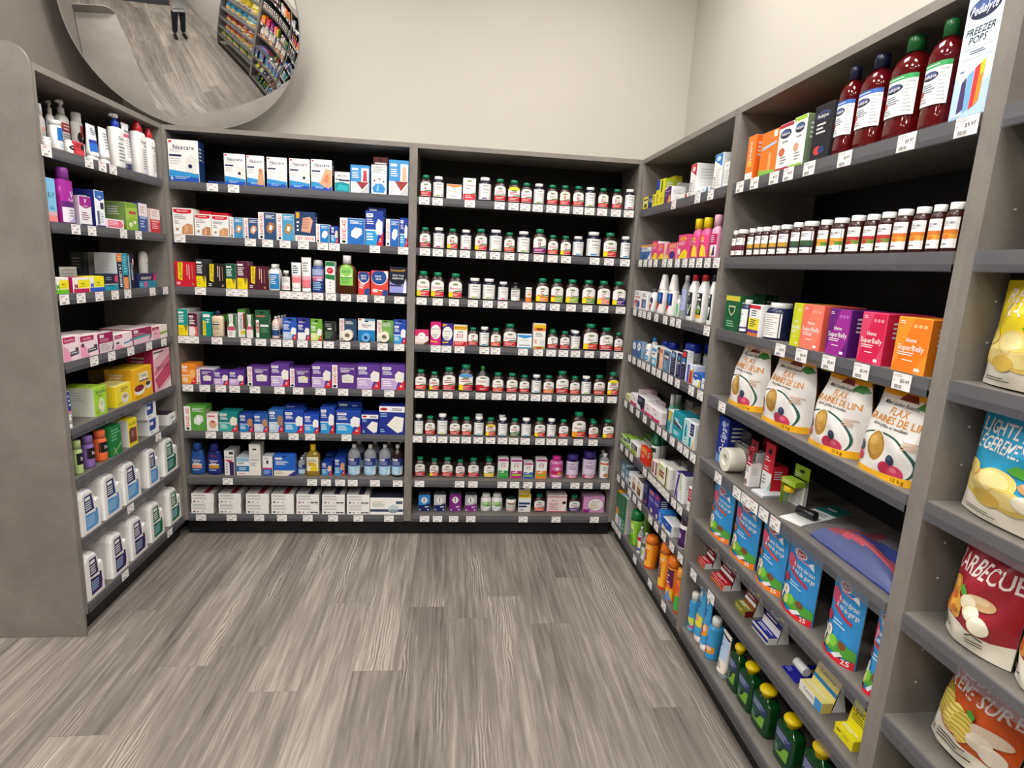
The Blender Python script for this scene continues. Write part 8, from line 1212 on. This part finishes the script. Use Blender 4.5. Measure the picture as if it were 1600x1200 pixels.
('L', 7, 'white jugs', [
('J','salt_jug',.087,.006,0,.121,.19,.215,'purple label white jug cut by the end panel',('3a1a5c','3a1a5c')),
('J','salt_jug',.266,.006,0,.131,.19,.215,'second purple label white jug',('3a1a5c','3a1a5c')),
('J','salt_jug',.428,.006,0,.143,.19,.215,'third purple label white jug',('3a1a5c','3a1a5c')),
('J','salt_jug',.599,.006,0,.138,.19,.215,'green label white jug beside the purple ones',('0f6a44','0f6a44')),
('J','salt_jug',.785,.006,0,.138,.19,.215,'green label white jug, lower of two at far end',('0f6a44','0f6a44')),
]),
]

# ---------------------------------------------------------------- room shell
def plain(name, col, rough, spec=.3, amp=.03, scale=3):
    m, nt, b = new_mat(name)
    tc = nt.nodes.new('ShaderNodeTexCoord'); n = nt.nodes.new('ShaderNodeTexNoise'); n.inputs['Scale'].default_value = scale; n.inputs['Detail'].default_value = 4
    nt.links.new(tc.outputs['Object'], n.inputs['Vector'])
    r = nt.nodes.new('ShaderNodeValToRGB'); c = lin(col)
    r.color_ramp.elements[0].color = tuple(x*(1-amp) for x in c[:3])+(1,); r.color_ramp.elements[1].color = tuple(min(1, x*(1+amp)) for x in c[:3])+(1,)
    nt.links.new(n.outputs['Fac'], r.inputs[0]); nt.links.new(r.outputs[0], b.inputs['Base Color'])
    b.inputs['Roughness'].default_value = rough; b.inputs['Specular IOR Level'].default_value = spec
    return m
PAINT = plain('cream_wall_paint', 'c4bfb6', .8)
CEILM = plain('white_ceiling_paint', 'e6e3de', .9)
PW = .178                                                # plank width
def floor_mat():
    m, nt, b = new_mat('grey_oak_vinyl_planks'); N = nt.nodes.new; K = nt.links.new
    tc = N('ShaderNodeTexCoord'); sp = N('ShaderNodeSeparateXYZ'); K(tc.outputs['Object'], sp.inputs[0])
    rw = N('ShaderNodeMath'); rw.operation = 'DIVIDE'; rw.inputs[1].default_value = PW; K(sp.outputs['X'], rw.inputs[0])
    fl = N('ShaderNodeMath'); fl.operation = 'FLOOR'; K(rw.outputs[0], fl.inputs[0])
    wn = N('ShaderNodeTexWhiteNoise'); wn.noise_dimensions = '1D'; K(fl.outputs[0], wn.inputs['W'])
    sh = N('ShaderNodeMath'); sh.operation = 'MULTIPLY_ADD'; sh.inputs[1].default_value = 1.22; K(wn.outputs['Value'], sh.inputs[0]); K(sp.outputs['Y'], sh.inputs[2])
    cb = N('ShaderNodeCombineXYZ'); K(sh.outputs[0], cb.inputs['X']); K(sp.outputs['X'], cb.inputs['Y'])
    br = N('ShaderNodeTexBrick'); br.offset = 0; br.offset_frequency = 2; br.squash = 1
    br.inputs['Scale'].default_value = 1; br.inputs['Brick Width'].default_value = 1.22; br.inputs['Row Height'].default_value = PW
    br.inputs['Mortar Size'].default_value = .0007; br.inputs['Mortar Smooth'].default_value = .1
    br.inputs['Color1'].default_value = (0, 0, 0, 1); br.inputs['Color2'].default_value = (1, 1, 1, 1); br.inputs['Mortar'].default_value = (.35, .35, .35, 1)
    K(cb.outputs[0], br.inputs['Vector'])
    rnd = N('ShaderNodeSeparateColor'); K(br.outputs['Color'], rnd.inputs[0])
    sc = N('ShaderNodeMath'); sc.operation = 'MULTIPLY'; sc.inputs[1].default_value = 37.0; K(rnd.outputs[0], sc.inputs[0])
    def stretched(kx, ky):
        v = N('ShaderNodeCombineXYZ'); a = N('ShaderNodeMath'); a.operation = 'MULTIPLY'; a.inputs[1].default_value = kx; K(sp.outputs['X'], a.inputs[0])
        c = N('ShaderNodeMath'); c.operation = 'MULTIPLY'; c.inputs[1].default_value = ky; K(sp.outputs['Y'], c.inputs[0])
        K(a.outputs[0], v.inputs['X']); K(c.outputs[0], v.inputs['Y']); K(sc.outputs[0], v.inputs['Z']); return v
    g1 = N('ShaderNodeTexNoise'); g1.inputs['Scale'].default_value = 1; g1.inputs['Detail'].default_value = 6; g1.inputs['Roughness'].default_value = .62; g1.inputs['Distortion'].default_value = .6
    K(stretched(55, 2.6).outputs[0], g1.inputs['Vector'])
    g2 = N('ShaderNodeTexNoise'); g2.inputs['Scale'].default_value = 1; g2.inputs['Detail'].default_value = 3
    K(stretched(7, 1.1).outputs[0], g2.inputs['Vector'])
    wv = N('ShaderNodeTexWave'); wv.wave_type = 'BANDS'; wv.bands_direction = 'X'; wv.inputs['Scale'].default_value = 17; wv.inputs['Distortion'].default_value = 11; wv.inputs['Detail'].default_value = 2.5; wv.inputs['Detail Scale'].default_value = .8
    K(stretched(1.6, .33).outputs[0], wv.inputs['Vector'])
    mk = N('ShaderNodeMapRange'); mk.inputs[1].default_value = .54; mk.inputs[2].default_value = .64; K(g2.outputs['Fac'], mk.inputs[0])
    def mix(f, a, c):
        x = N('ShaderNodeMix')
        for i, q in ((0, f), (2, a), (3, c)):
            if isinstance(q, float): x.inputs[i].default_value = q
            else: K(q, x.inputs[i])
        return x.outputs[0]
    wm = N('ShaderNodeMath'); wm.operation = 'MULTIPLY'; wm.inputs[1].default_value = .4; K(mk.outputs[0], wm.inputs[0])
    t1 = mix(wm.outputs[0], g1.outputs['Fac'], wv.outputs['Fac'])
    t2 = mix(.34, t1, g2.outputs['Fac'])
    t3 = mix(.13, t2, rnd.outputs[0])
    rp = N('ShaderNodeValToRGB'); e = rp.color_ramp.elements; e[0].position = .3; e[1].position = .7
    e[0].color = lin('544e49'); e[1].color = lin('b3aba0'); mid = e.new(.5); mid.color = lin('837b73'); K(t3, rp.inputs[0])
    mm = N('ShaderNodeMix'); mm.data_type = 'RGBA'; K(br.outputs['Fac'], mm.inputs[0]); K(rp.outputs[0], mm.inputs[6]); mm.inputs[7].default_value = lin('6a645d')
    K(mm.outputs[2], b.inputs['Base Color']); b.inputs['Specular IOR Level'].default_value = .4
    rr = N('ShaderNodeMapRange'); rr.inputs[3].default_value = .34; rr.inputs[4].default_value = .55; K(g1.outputs['Fac'], rr.inputs[0]); K(rr.outputs[0], b.inputs['Roughness'])
    bp = N('ShaderNodeBump'); bp.inputs['Strength'].default_value = .12; bp.inputs['Distance'].default_value = .002; K(t1, bp.inputs['Height']); K(bp.outputs[0], b.inputs['Normal'])
    return m
XR = 2.3596; WR = XR+DEPTH+.006; WB = DEPTH+.006; WL = -DEPTH-.006
def slabbox(name, x0, x1, y0, y1, z0, z1, mat):
    mb = MB(); mb.box(x0, x1, y0, y1, z0, z1, 'g', 0); return struct(mb.build(name, None, [mat]))
slabbox('floor', -4.2, WR+.1, -8.2, WB+.1, -.06, 0, floor_mat())
slabbox('wall_back', WL-.08, WR+.1, WB, WB+.1, 0, CEIL, PAINT)
slabbox('wall_right', WR, WR+.1, -8.2, WB, 0, CEIL, PAINT)
slabbox('wall_left', WL-.08, WL, -.8905, WB, 0, CEIL, CLAD)
slabbox('wall_front_left', -4.2, WL-.08, -.8905, -.81, 0, CEIL, CLAD)
slabbox('wall_far_left', -4.3, -4.2, -8.2, -.81, 0, CEIL, PAINT)
slabbox('wall_rear', -4.2, WR+.1, -8.3, -8.2, 0, CEIL, PAINT)
slabbox('ceiling', -4.3, WR+.1, -8.3, WB+.1, CEIL, CEIL+.06, CEILM)
# ceiling lamps: tray, diffuser and the lamp inside each
EM, nt_, b_ = new_mat('lit_diffuser'); b_.inputs['Base Color'].default_value = (.9, .9, .88, 1); b_.inputs['Emission Color'].default_value = (1, .96, .9, 1); b_.inputs['Emission Strength'].default_value = 4
TRAY = plain('white_enamel', 'e8e8e6', .4)
for i, (x, y) in enumerate(LIGHTS):
    t = empty('ceiling_light', (x, y, CEIL)); tag(t, ['', 'flat square ceiling light panel, row by the back wall, left', 'x'][0] or f"flat square ceiling light panel, {['left','right'][i % 2]} of {['the row by the back wall','the middle row','the rear row','the far left pair'][i//2]}", 'ceiling light', 'ceiling light panels')
    fr = MB(); s = .3
    for a, b, c, d in ((-s-.02, s+.02, -s-.02, -s), (-s-.02, s+.02, s, s+.02), (-s-.02, -s, -s, s), (s, s+.02, -s, s)): fr.box(a, b, c, d, -.03, -.0005, 'w')
    fr.build('frame', t, [TRAY]); df = MB(); df.box(-s+.001, s-.001, -s+.001, s-.001, -.024, -.018, 'w'); df.build('diffuser', t, [EM])
    ld = D.lights.new('lamp', 'AREA'); ld.shape = 'SQUARE'; ld.size = .58; ld.energy = LIGHT_W[i]; ld.color = (1, .975, .94)
    lo = D.objects.new('lamp', ld); COL.objects.link(lo); lo.parent = t; lo.location = (0, 0, -.032)

# ---------------------------------------------------------------- shelving bays
H2 = math.pi/2
TB = [1.846, 1.594, 1.342, 1.094, .843, .592, .334, .126]; TR = [1.846, 1.594, 1.342, 1.094, .843, .597, .412, .126]
TL = [1.846, 1.594, 1.342, 1.094, .843, .648, .402, .126]; TH = [1.846, 1.594, 1.349, 1.101, .852, .606, .36]
u = bay('L', 'shelving_bay', 'left side shelving bay ending in a tall rounded end panel', (0, -.878, 0), H2, .878, TL, .0115, .022, TAGS['L'], (0, DEPTH))
bay('A', 'shelving_bay', 'left one of two back shelving bays, stocked with bandages', (0, 0, 0), 0, 1.1846, TB, .016, .02, TAGS['A'])
bay('V', 'shelving_bay', 'right one of two back shelving bays, stocked with vitamins', (1.1846, 0, 0), 0, 1.175, TB, .02, .017, TAGS['V'], (0, DEPTH))
bay('N', 'shelving_bay', 'right side shelving bay nearest the back corner', (XR, 0, 0), -H2, 1.0385, TR, .02, .02, TAGS['N'])
bay('F', 'shelving_bay', 'right side shelving bay holding the flax bags', (XR, -1.0385, 0), -H2, 1.033, TR, .022, .021, TAGS['F'])
bay('H', 'shelving_bay', 'nearest right side shelving bay, holding crisp bags', (XR, -2.0715, 0), -H2, 1.03, TH, .0225, .022)
# end panel of the left bay: taller than the bay, upper front corner rounded
pm = MB(); r = .07; ptop = 2.155; P = [(-.002, 0), (-.002, ptop-r)]
P += [(-.002-r+r*math.cos(a), ptop-r+r*math.sin(a)) for a in [math.pi/2*i/10 for i in range(1, 11)]] + [(-.33, ptop), (-.33, 0)]
# in the bay's own frame x runs along the shelf and y into it
pm.loft([[(-.0125, -x, z) for x, z in P], [(-.0005, -x, z) for x, z in P]], 'g', 0, False)
pm.build('end_panel', u, [LAM])

# ---------------------------------------------------------------- goods on the shelves
def make(kind, name, w, d, h, a):
    if kind == 'C':
        a = tuple(a)+('', 'w', None, None, 0, None)[len(a):]
        o = carton(name, w, d, h, a[0], a[1], a[2], None if a[3] in ('RED', 'NAVY') else a[3], a[4], a[5])
        if a[3] in ('RED', 'NAVY'):
            me = o.data; mb = MB(); F = Face(mb, lambda u, v, k: (-w/2+u*w, v*d, h+k+.0004), w, d)
            F.R(.02, .02, .98, .98, 'b4b0ae'); F.R(.5, .03, .76, .97, '7a1a28' if a[3] == 'RED' else '23263c'); F.L(.06, .1, .44, .9, 5, '8a8684')
            q = mb.build('lid_print'); q.parent = o
        return o
    if kind == 'B': return bottle(name, w, d, h, a[0], a[1] if len(a) > 1 else '', **(a[2] if len(a) > 2 else {}))
    if kind == 'T': return tube(name, w, d, h, *a)
    if kind == 'J': return jug(name, w, d, h, *a)
    if kind == 'F': return flax_bag(name, w, d, h, *a)
    if kind == 'P': return pouch(name, w, d, h, *a)
    if kind == 'K': return roll_card(name, w, d, h, *a)
    if kind == 'O': return display_carton(name, w, d, h, *a)
    if kind == 'X': return blister(name, w, d, h, *a)
    if kind == 'N': return chip_bag(name, w, d, h, *a)
CATW = dict(pack='pack', box='box', carton='carton', bottle='bottle', tube='tube', jar='jar', bag='bag', pouch='pouch', card='card', can='can', canister='canister', tub='tub', jug='jug', spray='spray', leaflet='leaflet')
SHELF = ['top', 'second', 'third', 'fourth', 'fifth', 'sixth', 'seventh', 'bottom']
BAYN = dict(L='left side bay', A='left back bay', V='right back bay', N='right corner bay', F='flax bag bay', H='crisp bag bay')
for key, k, grp, items in GOODS:
    where = f"{SHELF[k]} shelf, {BAYN[key]}"; grp += f" on the {SHELF[k]} shelf of the {BAYN[key]}"
    zs = BAYS[key][3][k]
    for kind, name, s, off, dz, w, d, h, lab, a in items:
        o = make(kind, name, w, d, h, a)
        place(o, key, s, off, zs+dz+.0002, f'{lab}, {where}', CATW[name.split('_')[-1]], grp)

# the rest of the crisp bag rows, seen in the mirror
HUE = {1: ('4a9a34', 'green'), 2: ('e8d020', 'yellow'), 3: ('2a96bc', 'blue'), 4: ('9c2230', 'dark red'), 5: ('c8541e', 'orange'), 6: ('5a9a3a', 'green')}
for k, (hx, hn) in HUE.items():
    pr = chip_bag('crisp_bag', .155, .12, .212, f"R0,0,1,1,ede6d4;R0,.16,1,.9,{hx};R0,.9,1,1,101012;E.35,.3,.3,.14,e6c35a;E.6,.24,.25,.1,f0e0b0", 'ede6d4', 30+k, .06)
    for j in range(4 if k < 6 else 5):
        c = pr if j == 0 else pr.copy()
        if j: COL.objects.link(c)
        s0 = (.45 if k in (4, 5) else .37)+.165*j if k < 6 else .14+.19*j
        if s0 > .92: COL.objects.unlink(c); continue
        place(c, 'H', s0, .05, TH[k]+.0002, f"{hn} crisp bag, {['first','second','third','fourth','fifth'][j]} of those beyond the picture edge, {SHELF[k]} shelf", 'bag', f'crisp bags on the {SHELF[k]} shelf of the crisp bag bay')

# loose things lying on the fifth shelf of the flax bag bay
def on_shelf(key, k, s, off): return (key, s, off, BAYS[key][3][k]+.0002)
def lay(o, key, k, s, off, dz, lab, cat, grp, yaw=0):
    place(o, key, s, off, BAYS[key][3][k]+.0002+dz, lab, cat, grp, yaw)
G5 = 'first aid goods on the fifth shelf of the flax bag bay'
lay(carton('thermometer_pack', .06, .085, .008, '', 'd8dce4', 'b8bcc8', 'dfe3ea'), 'F', 4, .39, .03, 0, 'white and blue flat pack lying beside the red hang carton', 'pack', G5, .1)
q = empty('pill_crusher_pack'); mb = MB(); w, d, h = .062, .05, .085
mb.prism(-w/2, w/2, .035, .05, 0, h, 'd8d8d4'); mb.prism(-w/2, w/2, 0, .05, h*.8, h, '9cc02a', top='a8cc34'); mb.box(-w/2, w/2, .046, .0475, h, h+.04, '9cc02a'); mb.box(-w/2, -w/2+.002, .004, .035, 0, h*.8, '8ab02a')
F = Face(mb, lambda u, v, k: (-w/2+u*w, .046-k, h+v*.04), w, .04); F.E(.5, .6, .16, .13, 'k'); F.L(.1, .1, .6, .4, 2, 'w')
F = Face(mb, lambda u, v, k: (-w/2+u*w, .035-k, v*h*.8), w, h*.8); F.L(.45, .1, .95, .9, 8, 'a8a8a8')
F = Face(mb, lambda u, v, k: (-w/2+u*w, -k, h*.8+v*h*.2), w, h*.2); F.L(.1, .2, .9, .8, 2, 'dfe8b0'); mb.build('carton', q)
c = MB(); c.lathe([(.016, .002), (.0165, .04), (.015, .042)], 'b8a878', 5, 20, 1, 1, 2, -.01, .017); c.build('jar', q); c = MB(); c.lathe([(.0165, .042), (.017, .043), (.017, .056), (.015, .058), (0, .058)], 'f0c81a', 1, 24, 1, 1, 2, -.01, .017, .04); c.build('lid', q)
lay(q, 'F', 4, .478, .075, 0, 'open fronted lime carton holding a small yellow lidded jar', 'pack', G5, .15)
lay(blister('pill_box_card', .072, .24, .02, 'R0,.66,1,1,2f7a74;R0,.2,1,.66,dfe3e0;L.1,.3,.9,.6,5,4a4a4a;R.2,.8,.6,.86,e8e8e8;R0,0,1,.2,efefec', 'e8eae8', [(0, .07, .06, .014, '1c1c20', 1)]), 'F', 4, .595, .022, 0, 'white and green card with black blister lying on the shelf', 'card', G5, .37)
lay(carton('bandage_pack', .075, .11, .006, '', 'b8c4d8', 'a8b4c8', 'c0ccdc'), 'F', 4, .565, .012, 0, 'clear film pack lying in front of the lime carton', 'pack', G5, .1) if False else None
# soft blue and red bag in clear film
def soft_pack():
    rnd = random.Random(3); w, d = .3, .2; N = 40; mb = MB()
    def z(u, v): e = min(1, 5*min(u, 1-u, v, 1-v)); return .004+.055*e**.6*(.6+.4*math.sin(3*u+.5))*(.75+.25*math.cos(4*v))+.003*e*math.sin(9*u+14*v)
    vs = [((i/N-.5)*w, j/N*d, z(i/N, j/N)) for j in range(N+1) for i in range(N+1)]
    for j in range(N):
        for i in range(N):
            u, v = i/N, j/N; t = v+.35*(u-.5)**2+.04*math.sin(5*u)
            col = '8d8890' if t > .62 and u > .28 else ('a82a44' if u < .22+.25*v and t > .16 else ('1b42b0' if t > .3 else ('e0485c' if t > .17 else '3a4a90')))
            mb.add([vs[j*(N+1)+i], vs[j*(N+1)+i+1], vs[(j+1)*(N+1)+i+1], vs[(j+1)*(N+1)+i]], [(0, 1, 2, 3)], col, 2, True)
    b = [vs[i] for i in range(N+1)]+[vs[j*(N+1)+N] for j in range(1, N+1)]+[vs[N*(N+1)+i] for i in reversed(range(N))]+[vs[j*(N+1)] for j in reversed(range(1, N))]
    mb.face([(x, y, .0) for x, y, zz in reversed(b)], '2a3a8a', 2)
    for i in range(len(b)): p, q2 = b[i], b[(i+1) % len(b)]; mb.face([(p[0], p[1], 0), (q2[0], q2[1], 0), q2, p], '2a3a8a', 2)
    root = empty('ice_pack'); mb.build('pack', root); f = MB()
    vs2 = [(((i/N)-.5)*(w+.04), j/N*(d+.02)-.01, z(i/N, j/N)+.007+.0015*math.sin(23*i/N+7*j/N)) for j in range(N+1) for i in range(N+1)]
    f.add(vs2, [(j*(N+1)+i, j*(N+1)+i+1, (j+1)*(N+1)+i+1, (j+1)*(N+1)+i) for j in range(N) for i in range(N)], 'w', 5, True); f.build('film_wrap', root)
    return root
lay(soft_pack(), 'F', 4, .832, .03, 0, 'soft blue, red and grey pack wrapped in clear film', 'pack', G5, 0)

# ---------------------------------------------------------------- convex mirror in the back left corner
MIR, nt_, b_ = new_mat('mirror_silvering'); b_.inputs['Metallic'].default_value = 1; b_.inputs['Base Color'].default_value = (.86, .86, .85, 1); b_.inputs['Roughness'].default_value = .015
BLK = plain('black_rubber_trim', '1a1a1b', .5)
mc = Vector((.185, -.098, 2.543)); az, el, ra, k1, k2, k3 = .4, .399, .474, .576, -4.014, 19.03
mn = Vector((math.sin(az)*math.cos(el), -math.cos(az)*math.cos(el), -math.sin(el))); m1 = Vector((0, 0, 1)).cross(mn).normalized(); m2 = mn.cross(m1)
root = empty('convex_mirror', mc); tag(root, 'big round convex mirror in the corner above the left bays', 'mirror')
zf = lambda r: -(k1*r*r/2+k2*r**4/4+k3*r**6/6); z0 = zf(ra); mb = MB(); RN, SG = 30, 96
pt = lambda r, t, z: tuple(r*math.cos(t)*m1+r*math.sin(t)*m2+z*mn)
vs = [pt(0, 0, zf(0)-z0)]+[pt(ra*i/RN, 2*math.pi*j/SG, zf(ra*i/RN)-z0) for i in range(1, RN+1) for j in range(SG)]
fs = [(0, 1+j, 1+(j+1) % SG) for j in range(SG)]+[(1+(i-1)*SG+j, 1+i*SG+j, 1+i*SG+(j+1) % SG, 1+(i-1)*SG+(j+1) % SG) for i in range(1, RN) for j in range(SG)]
mb.add(vs, fs, 'w', 0, True); mb.build('mirror_face', root, [MIR])
rm = MB(); rm.loft([[pt(ra+.001+.0035*math.cos(q), 2*math.pi*j/SG, -.002+.0035*math.sin(q)) for q in [2*math.pi*i/8 for i in range(8)]] for j in range(SG)]+[[pt(ra+.001+.0035*math.cos(q), 0, -.002+.0035*math.sin(q)) for q in [2*math.pi*i/8 for i in range(8)]]], 'lg', 0, True, False, False); rm.build('rim', root, [plain('grey_rim', '8f8c88', .4)])
bk = MB(); bk.add([pt(0, 0, -.03)]+[pt(ra*.998, 2*math.pi*j/SG, -.003) for j in range(SG)], [(0, 1+(j+1) % SG, 1+j) for j in range(SG)], 'k', 0, True); bk.build('backing_shell', root, [BLK])
br = MB(); tgt = Vector((WL+.02, WB-.02, 2.72))-mc; br.tube([tuple(-.03*mn), tuple(-.1*mn), tuple(tgt)], .012, 'k'); br.build('bracket_arm', root, [BLK])

# ---------------------------------------------------------------- the person taking the picture, seen only in the mirror
SKIN = plain('skin', 'b98a6c', .5); SHIRT = plain('grey_cotton', '9a9a9a', .9); JEANS = plain('dark_denim', '20232c', .9); SHOE = plain('black_leather', '141414', .5); HAIR = plain('dark_hair', '1c1512', .6)
def skinned(name, parent, pts, edges, rad, mat, rootv=0, sub=2):
    me = D.meshes.new(name); me.from_pydata(pts, edges, []); me.materials.append(mat); o = D.objects.new(name, me); COL.objects.link(o); o.parent = parent
    sk = o.modifiers.new('skin', 'SKIN'); sk.use_smooth_shade = True; ss = o.modifiers.new('sub', 'SUBSURF'); ss.levels = sub; ss.render_levels = sub
    lay_ = me.skin_vertices[0].data if me.skin_vertices else None
    if lay_ is None:
        bpy.context.view_layer.objects.active = o; bpy.ops.mesh.customdata_skin_add(); lay_ = me.skin_vertices[0].data
    for i, r in enumerate(rad): lay_[i].radius = (r, r) if not isinstance(r, tuple) else r; lay_[i].use_root = i == rootv
    return o
px, py = CAMLOC.x+.02, CAMLOC.y-.34
per = empty('person', (px, py, 0)); tag(per, 'person in grey shirt and dark jeans photographing with raised phone', 'person')
ph = Vector((CAMLOC.x-px, CAMLOC.y-py-.02, CAMLOC.z))
B = [(0, 0, .95), (0, -.01, 1.12), (0, -.01, 1.3), (0, -.01, 1.43), (0, .01, 1.5), (0, .03, 1.58), (0, .03, 1.68), (0, .03, 1.755)]
BE = [(i, i+1) for i in range(7)]; BR = [(.15, .11), (.14, .1), (.165, .11), (.1, .08), .055, .075, .088, .05]
for sg in (-1, 1):
    i = len(B); B += [(sg*.19, -.01, 1.41), (sg*.25, .08, 1.19), (sg*.13, ph.y-.06, ph.z-.07), (sg*.085, ph.y-.01, ph.z-.02)]; BR += [.062, .048, .034, .03]; BE += [(3, i), (i, i+1), (i+1, i+2), (i+2, i+3)]
    i = len(B); B += [(sg*.1, 0, .88), (sg*.11, .015, .5), (sg*.12, -.01, .1), (sg*.13, .02, .05), (sg*.14, .13, .035)]; BR += [.095, .062, .042, .04, .035]; BE += [(0, i), (i, i+1), (i+1, i+2), (i+2, i+3), (i+3, i+4)]
skinned('body', per, B, BE, BR, SKIN)
SB = B[:4]+[(0, 0, .9)]; SE = [(0, 1), (1, 2), (2, 3), (4, 0)]; SR = [(.172, .13), (.168, .125), (.188, .13), (.115, .095), (.172, .13)]
for sg in (-1, 1): i = len(SB); SB += [(sg*.19, -.01, 1.41), (sg*.235, .05, 1.26)]; SR += [.082, .076]; SE += [(3, i), (i, i+1)]
skinned('shirt', per, SB, SE, SR, SHIRT)
JB = [(0, 0, .96), (0, 0, .9)]; JE = [(0, 1)]; JR = [(.165, .125), (.165, .125)]
for sg in (-1, 1): i = len(JB); JB += [(sg*.1, 0, .82), (sg*.11, .015, .5), (sg*.12, -.01, .1)]; JR += [.112, .083, .075]; JE += [(1, i), (i, i+1), (i+1, i+2)]
skinned('jeans', per, JB, JE, JR, JEANS)
for sg in (-1, 1): skinned('shoe', per, [(sg*.12, -.05, .055), (sg*.13, .04, .055), (sg*.14, .15, .045), (sg*.145, .19, .04)], [(0, 1), (1, 2), (2, 3)], [.05, .05, .045, .035], SHOE)
hd = MB(); hd.lathe([(.0, 1.79), (.06, 1.785), (.1, 1.74), (.105, 1.69), (.098, 1.66)][::-1], 'k', 0, 20, 1, 1.12, 2, 0, .005); hd.build('hair', per, [HAIR])
fc = MB(); fc.lathe([(.0, 1.6), (.014, 1.605), (.008, 1.645), (0, 1.65)], 'k', 0, 10, 1, 1.3, 2, 0, .118); fc.build('nose', per, [SKIN])
EYE = plain('eye_dark', '1a1412', .2)
for sg in (-1, 1): e_ = MB(); e_.lathe([(0, 1.655), (.009, 1.66), (.009, 1.668), (0, 1.673)], 'k', 0, 10, 1.2, .8, 2, sg*.034, .112); e_.build('eye', per, [EYE])
for sg in (-1, 1):                                     # five fingers closing round the phone from each side
    hx = sg*.085
    for f in range(4): skinned('finger', per, [(hx, ph.y-.012, ph.z-.035+.02*f), (hx-sg*.012, ph.y+.008, ph.z-.037+.021*f), (hx-sg*.038, ph.y+.011, ph.z-.036+.021*f)], [(0, 1), (1, 2)], [.009, .0085, .0075], SKIN, 0, 1)
    skinned('thumb', per, [(hx+sg*.0, ph.y-.02, ph.z-.04), (hx-sg*.015, ph.y-.024, ph.z-.02), (hx-sg*.035, ph.y-.022, ph.z-.005)], [(0, 1), (1, 2)], [.011, .01, .008], SKIN, 0, 1)
pb = MB(); pb.prism(-.078, .078, -.004, .004, -.037, .037, '18181a', 1); pb.build('phone_tmp')
po = D.objects['phone_tmp']; po.name = 'phone'; po.location = (px+ph.x, py+ph.y-.004, ph.z); tag(po, 'black phone held up by the person in grey', 'phone')
mt = MB(); mt.box(-4.0, 1.9, -6.4, -5.2, .0, .012, '3f4044'); mt = mt.build('entrance_mat', None, [plain('charcoal_carpet', '3a3b3f', .95, .1, .2, 60)]); tag(mt, 'wide charcoal entrance mat on the floor behind the person', 'mat')
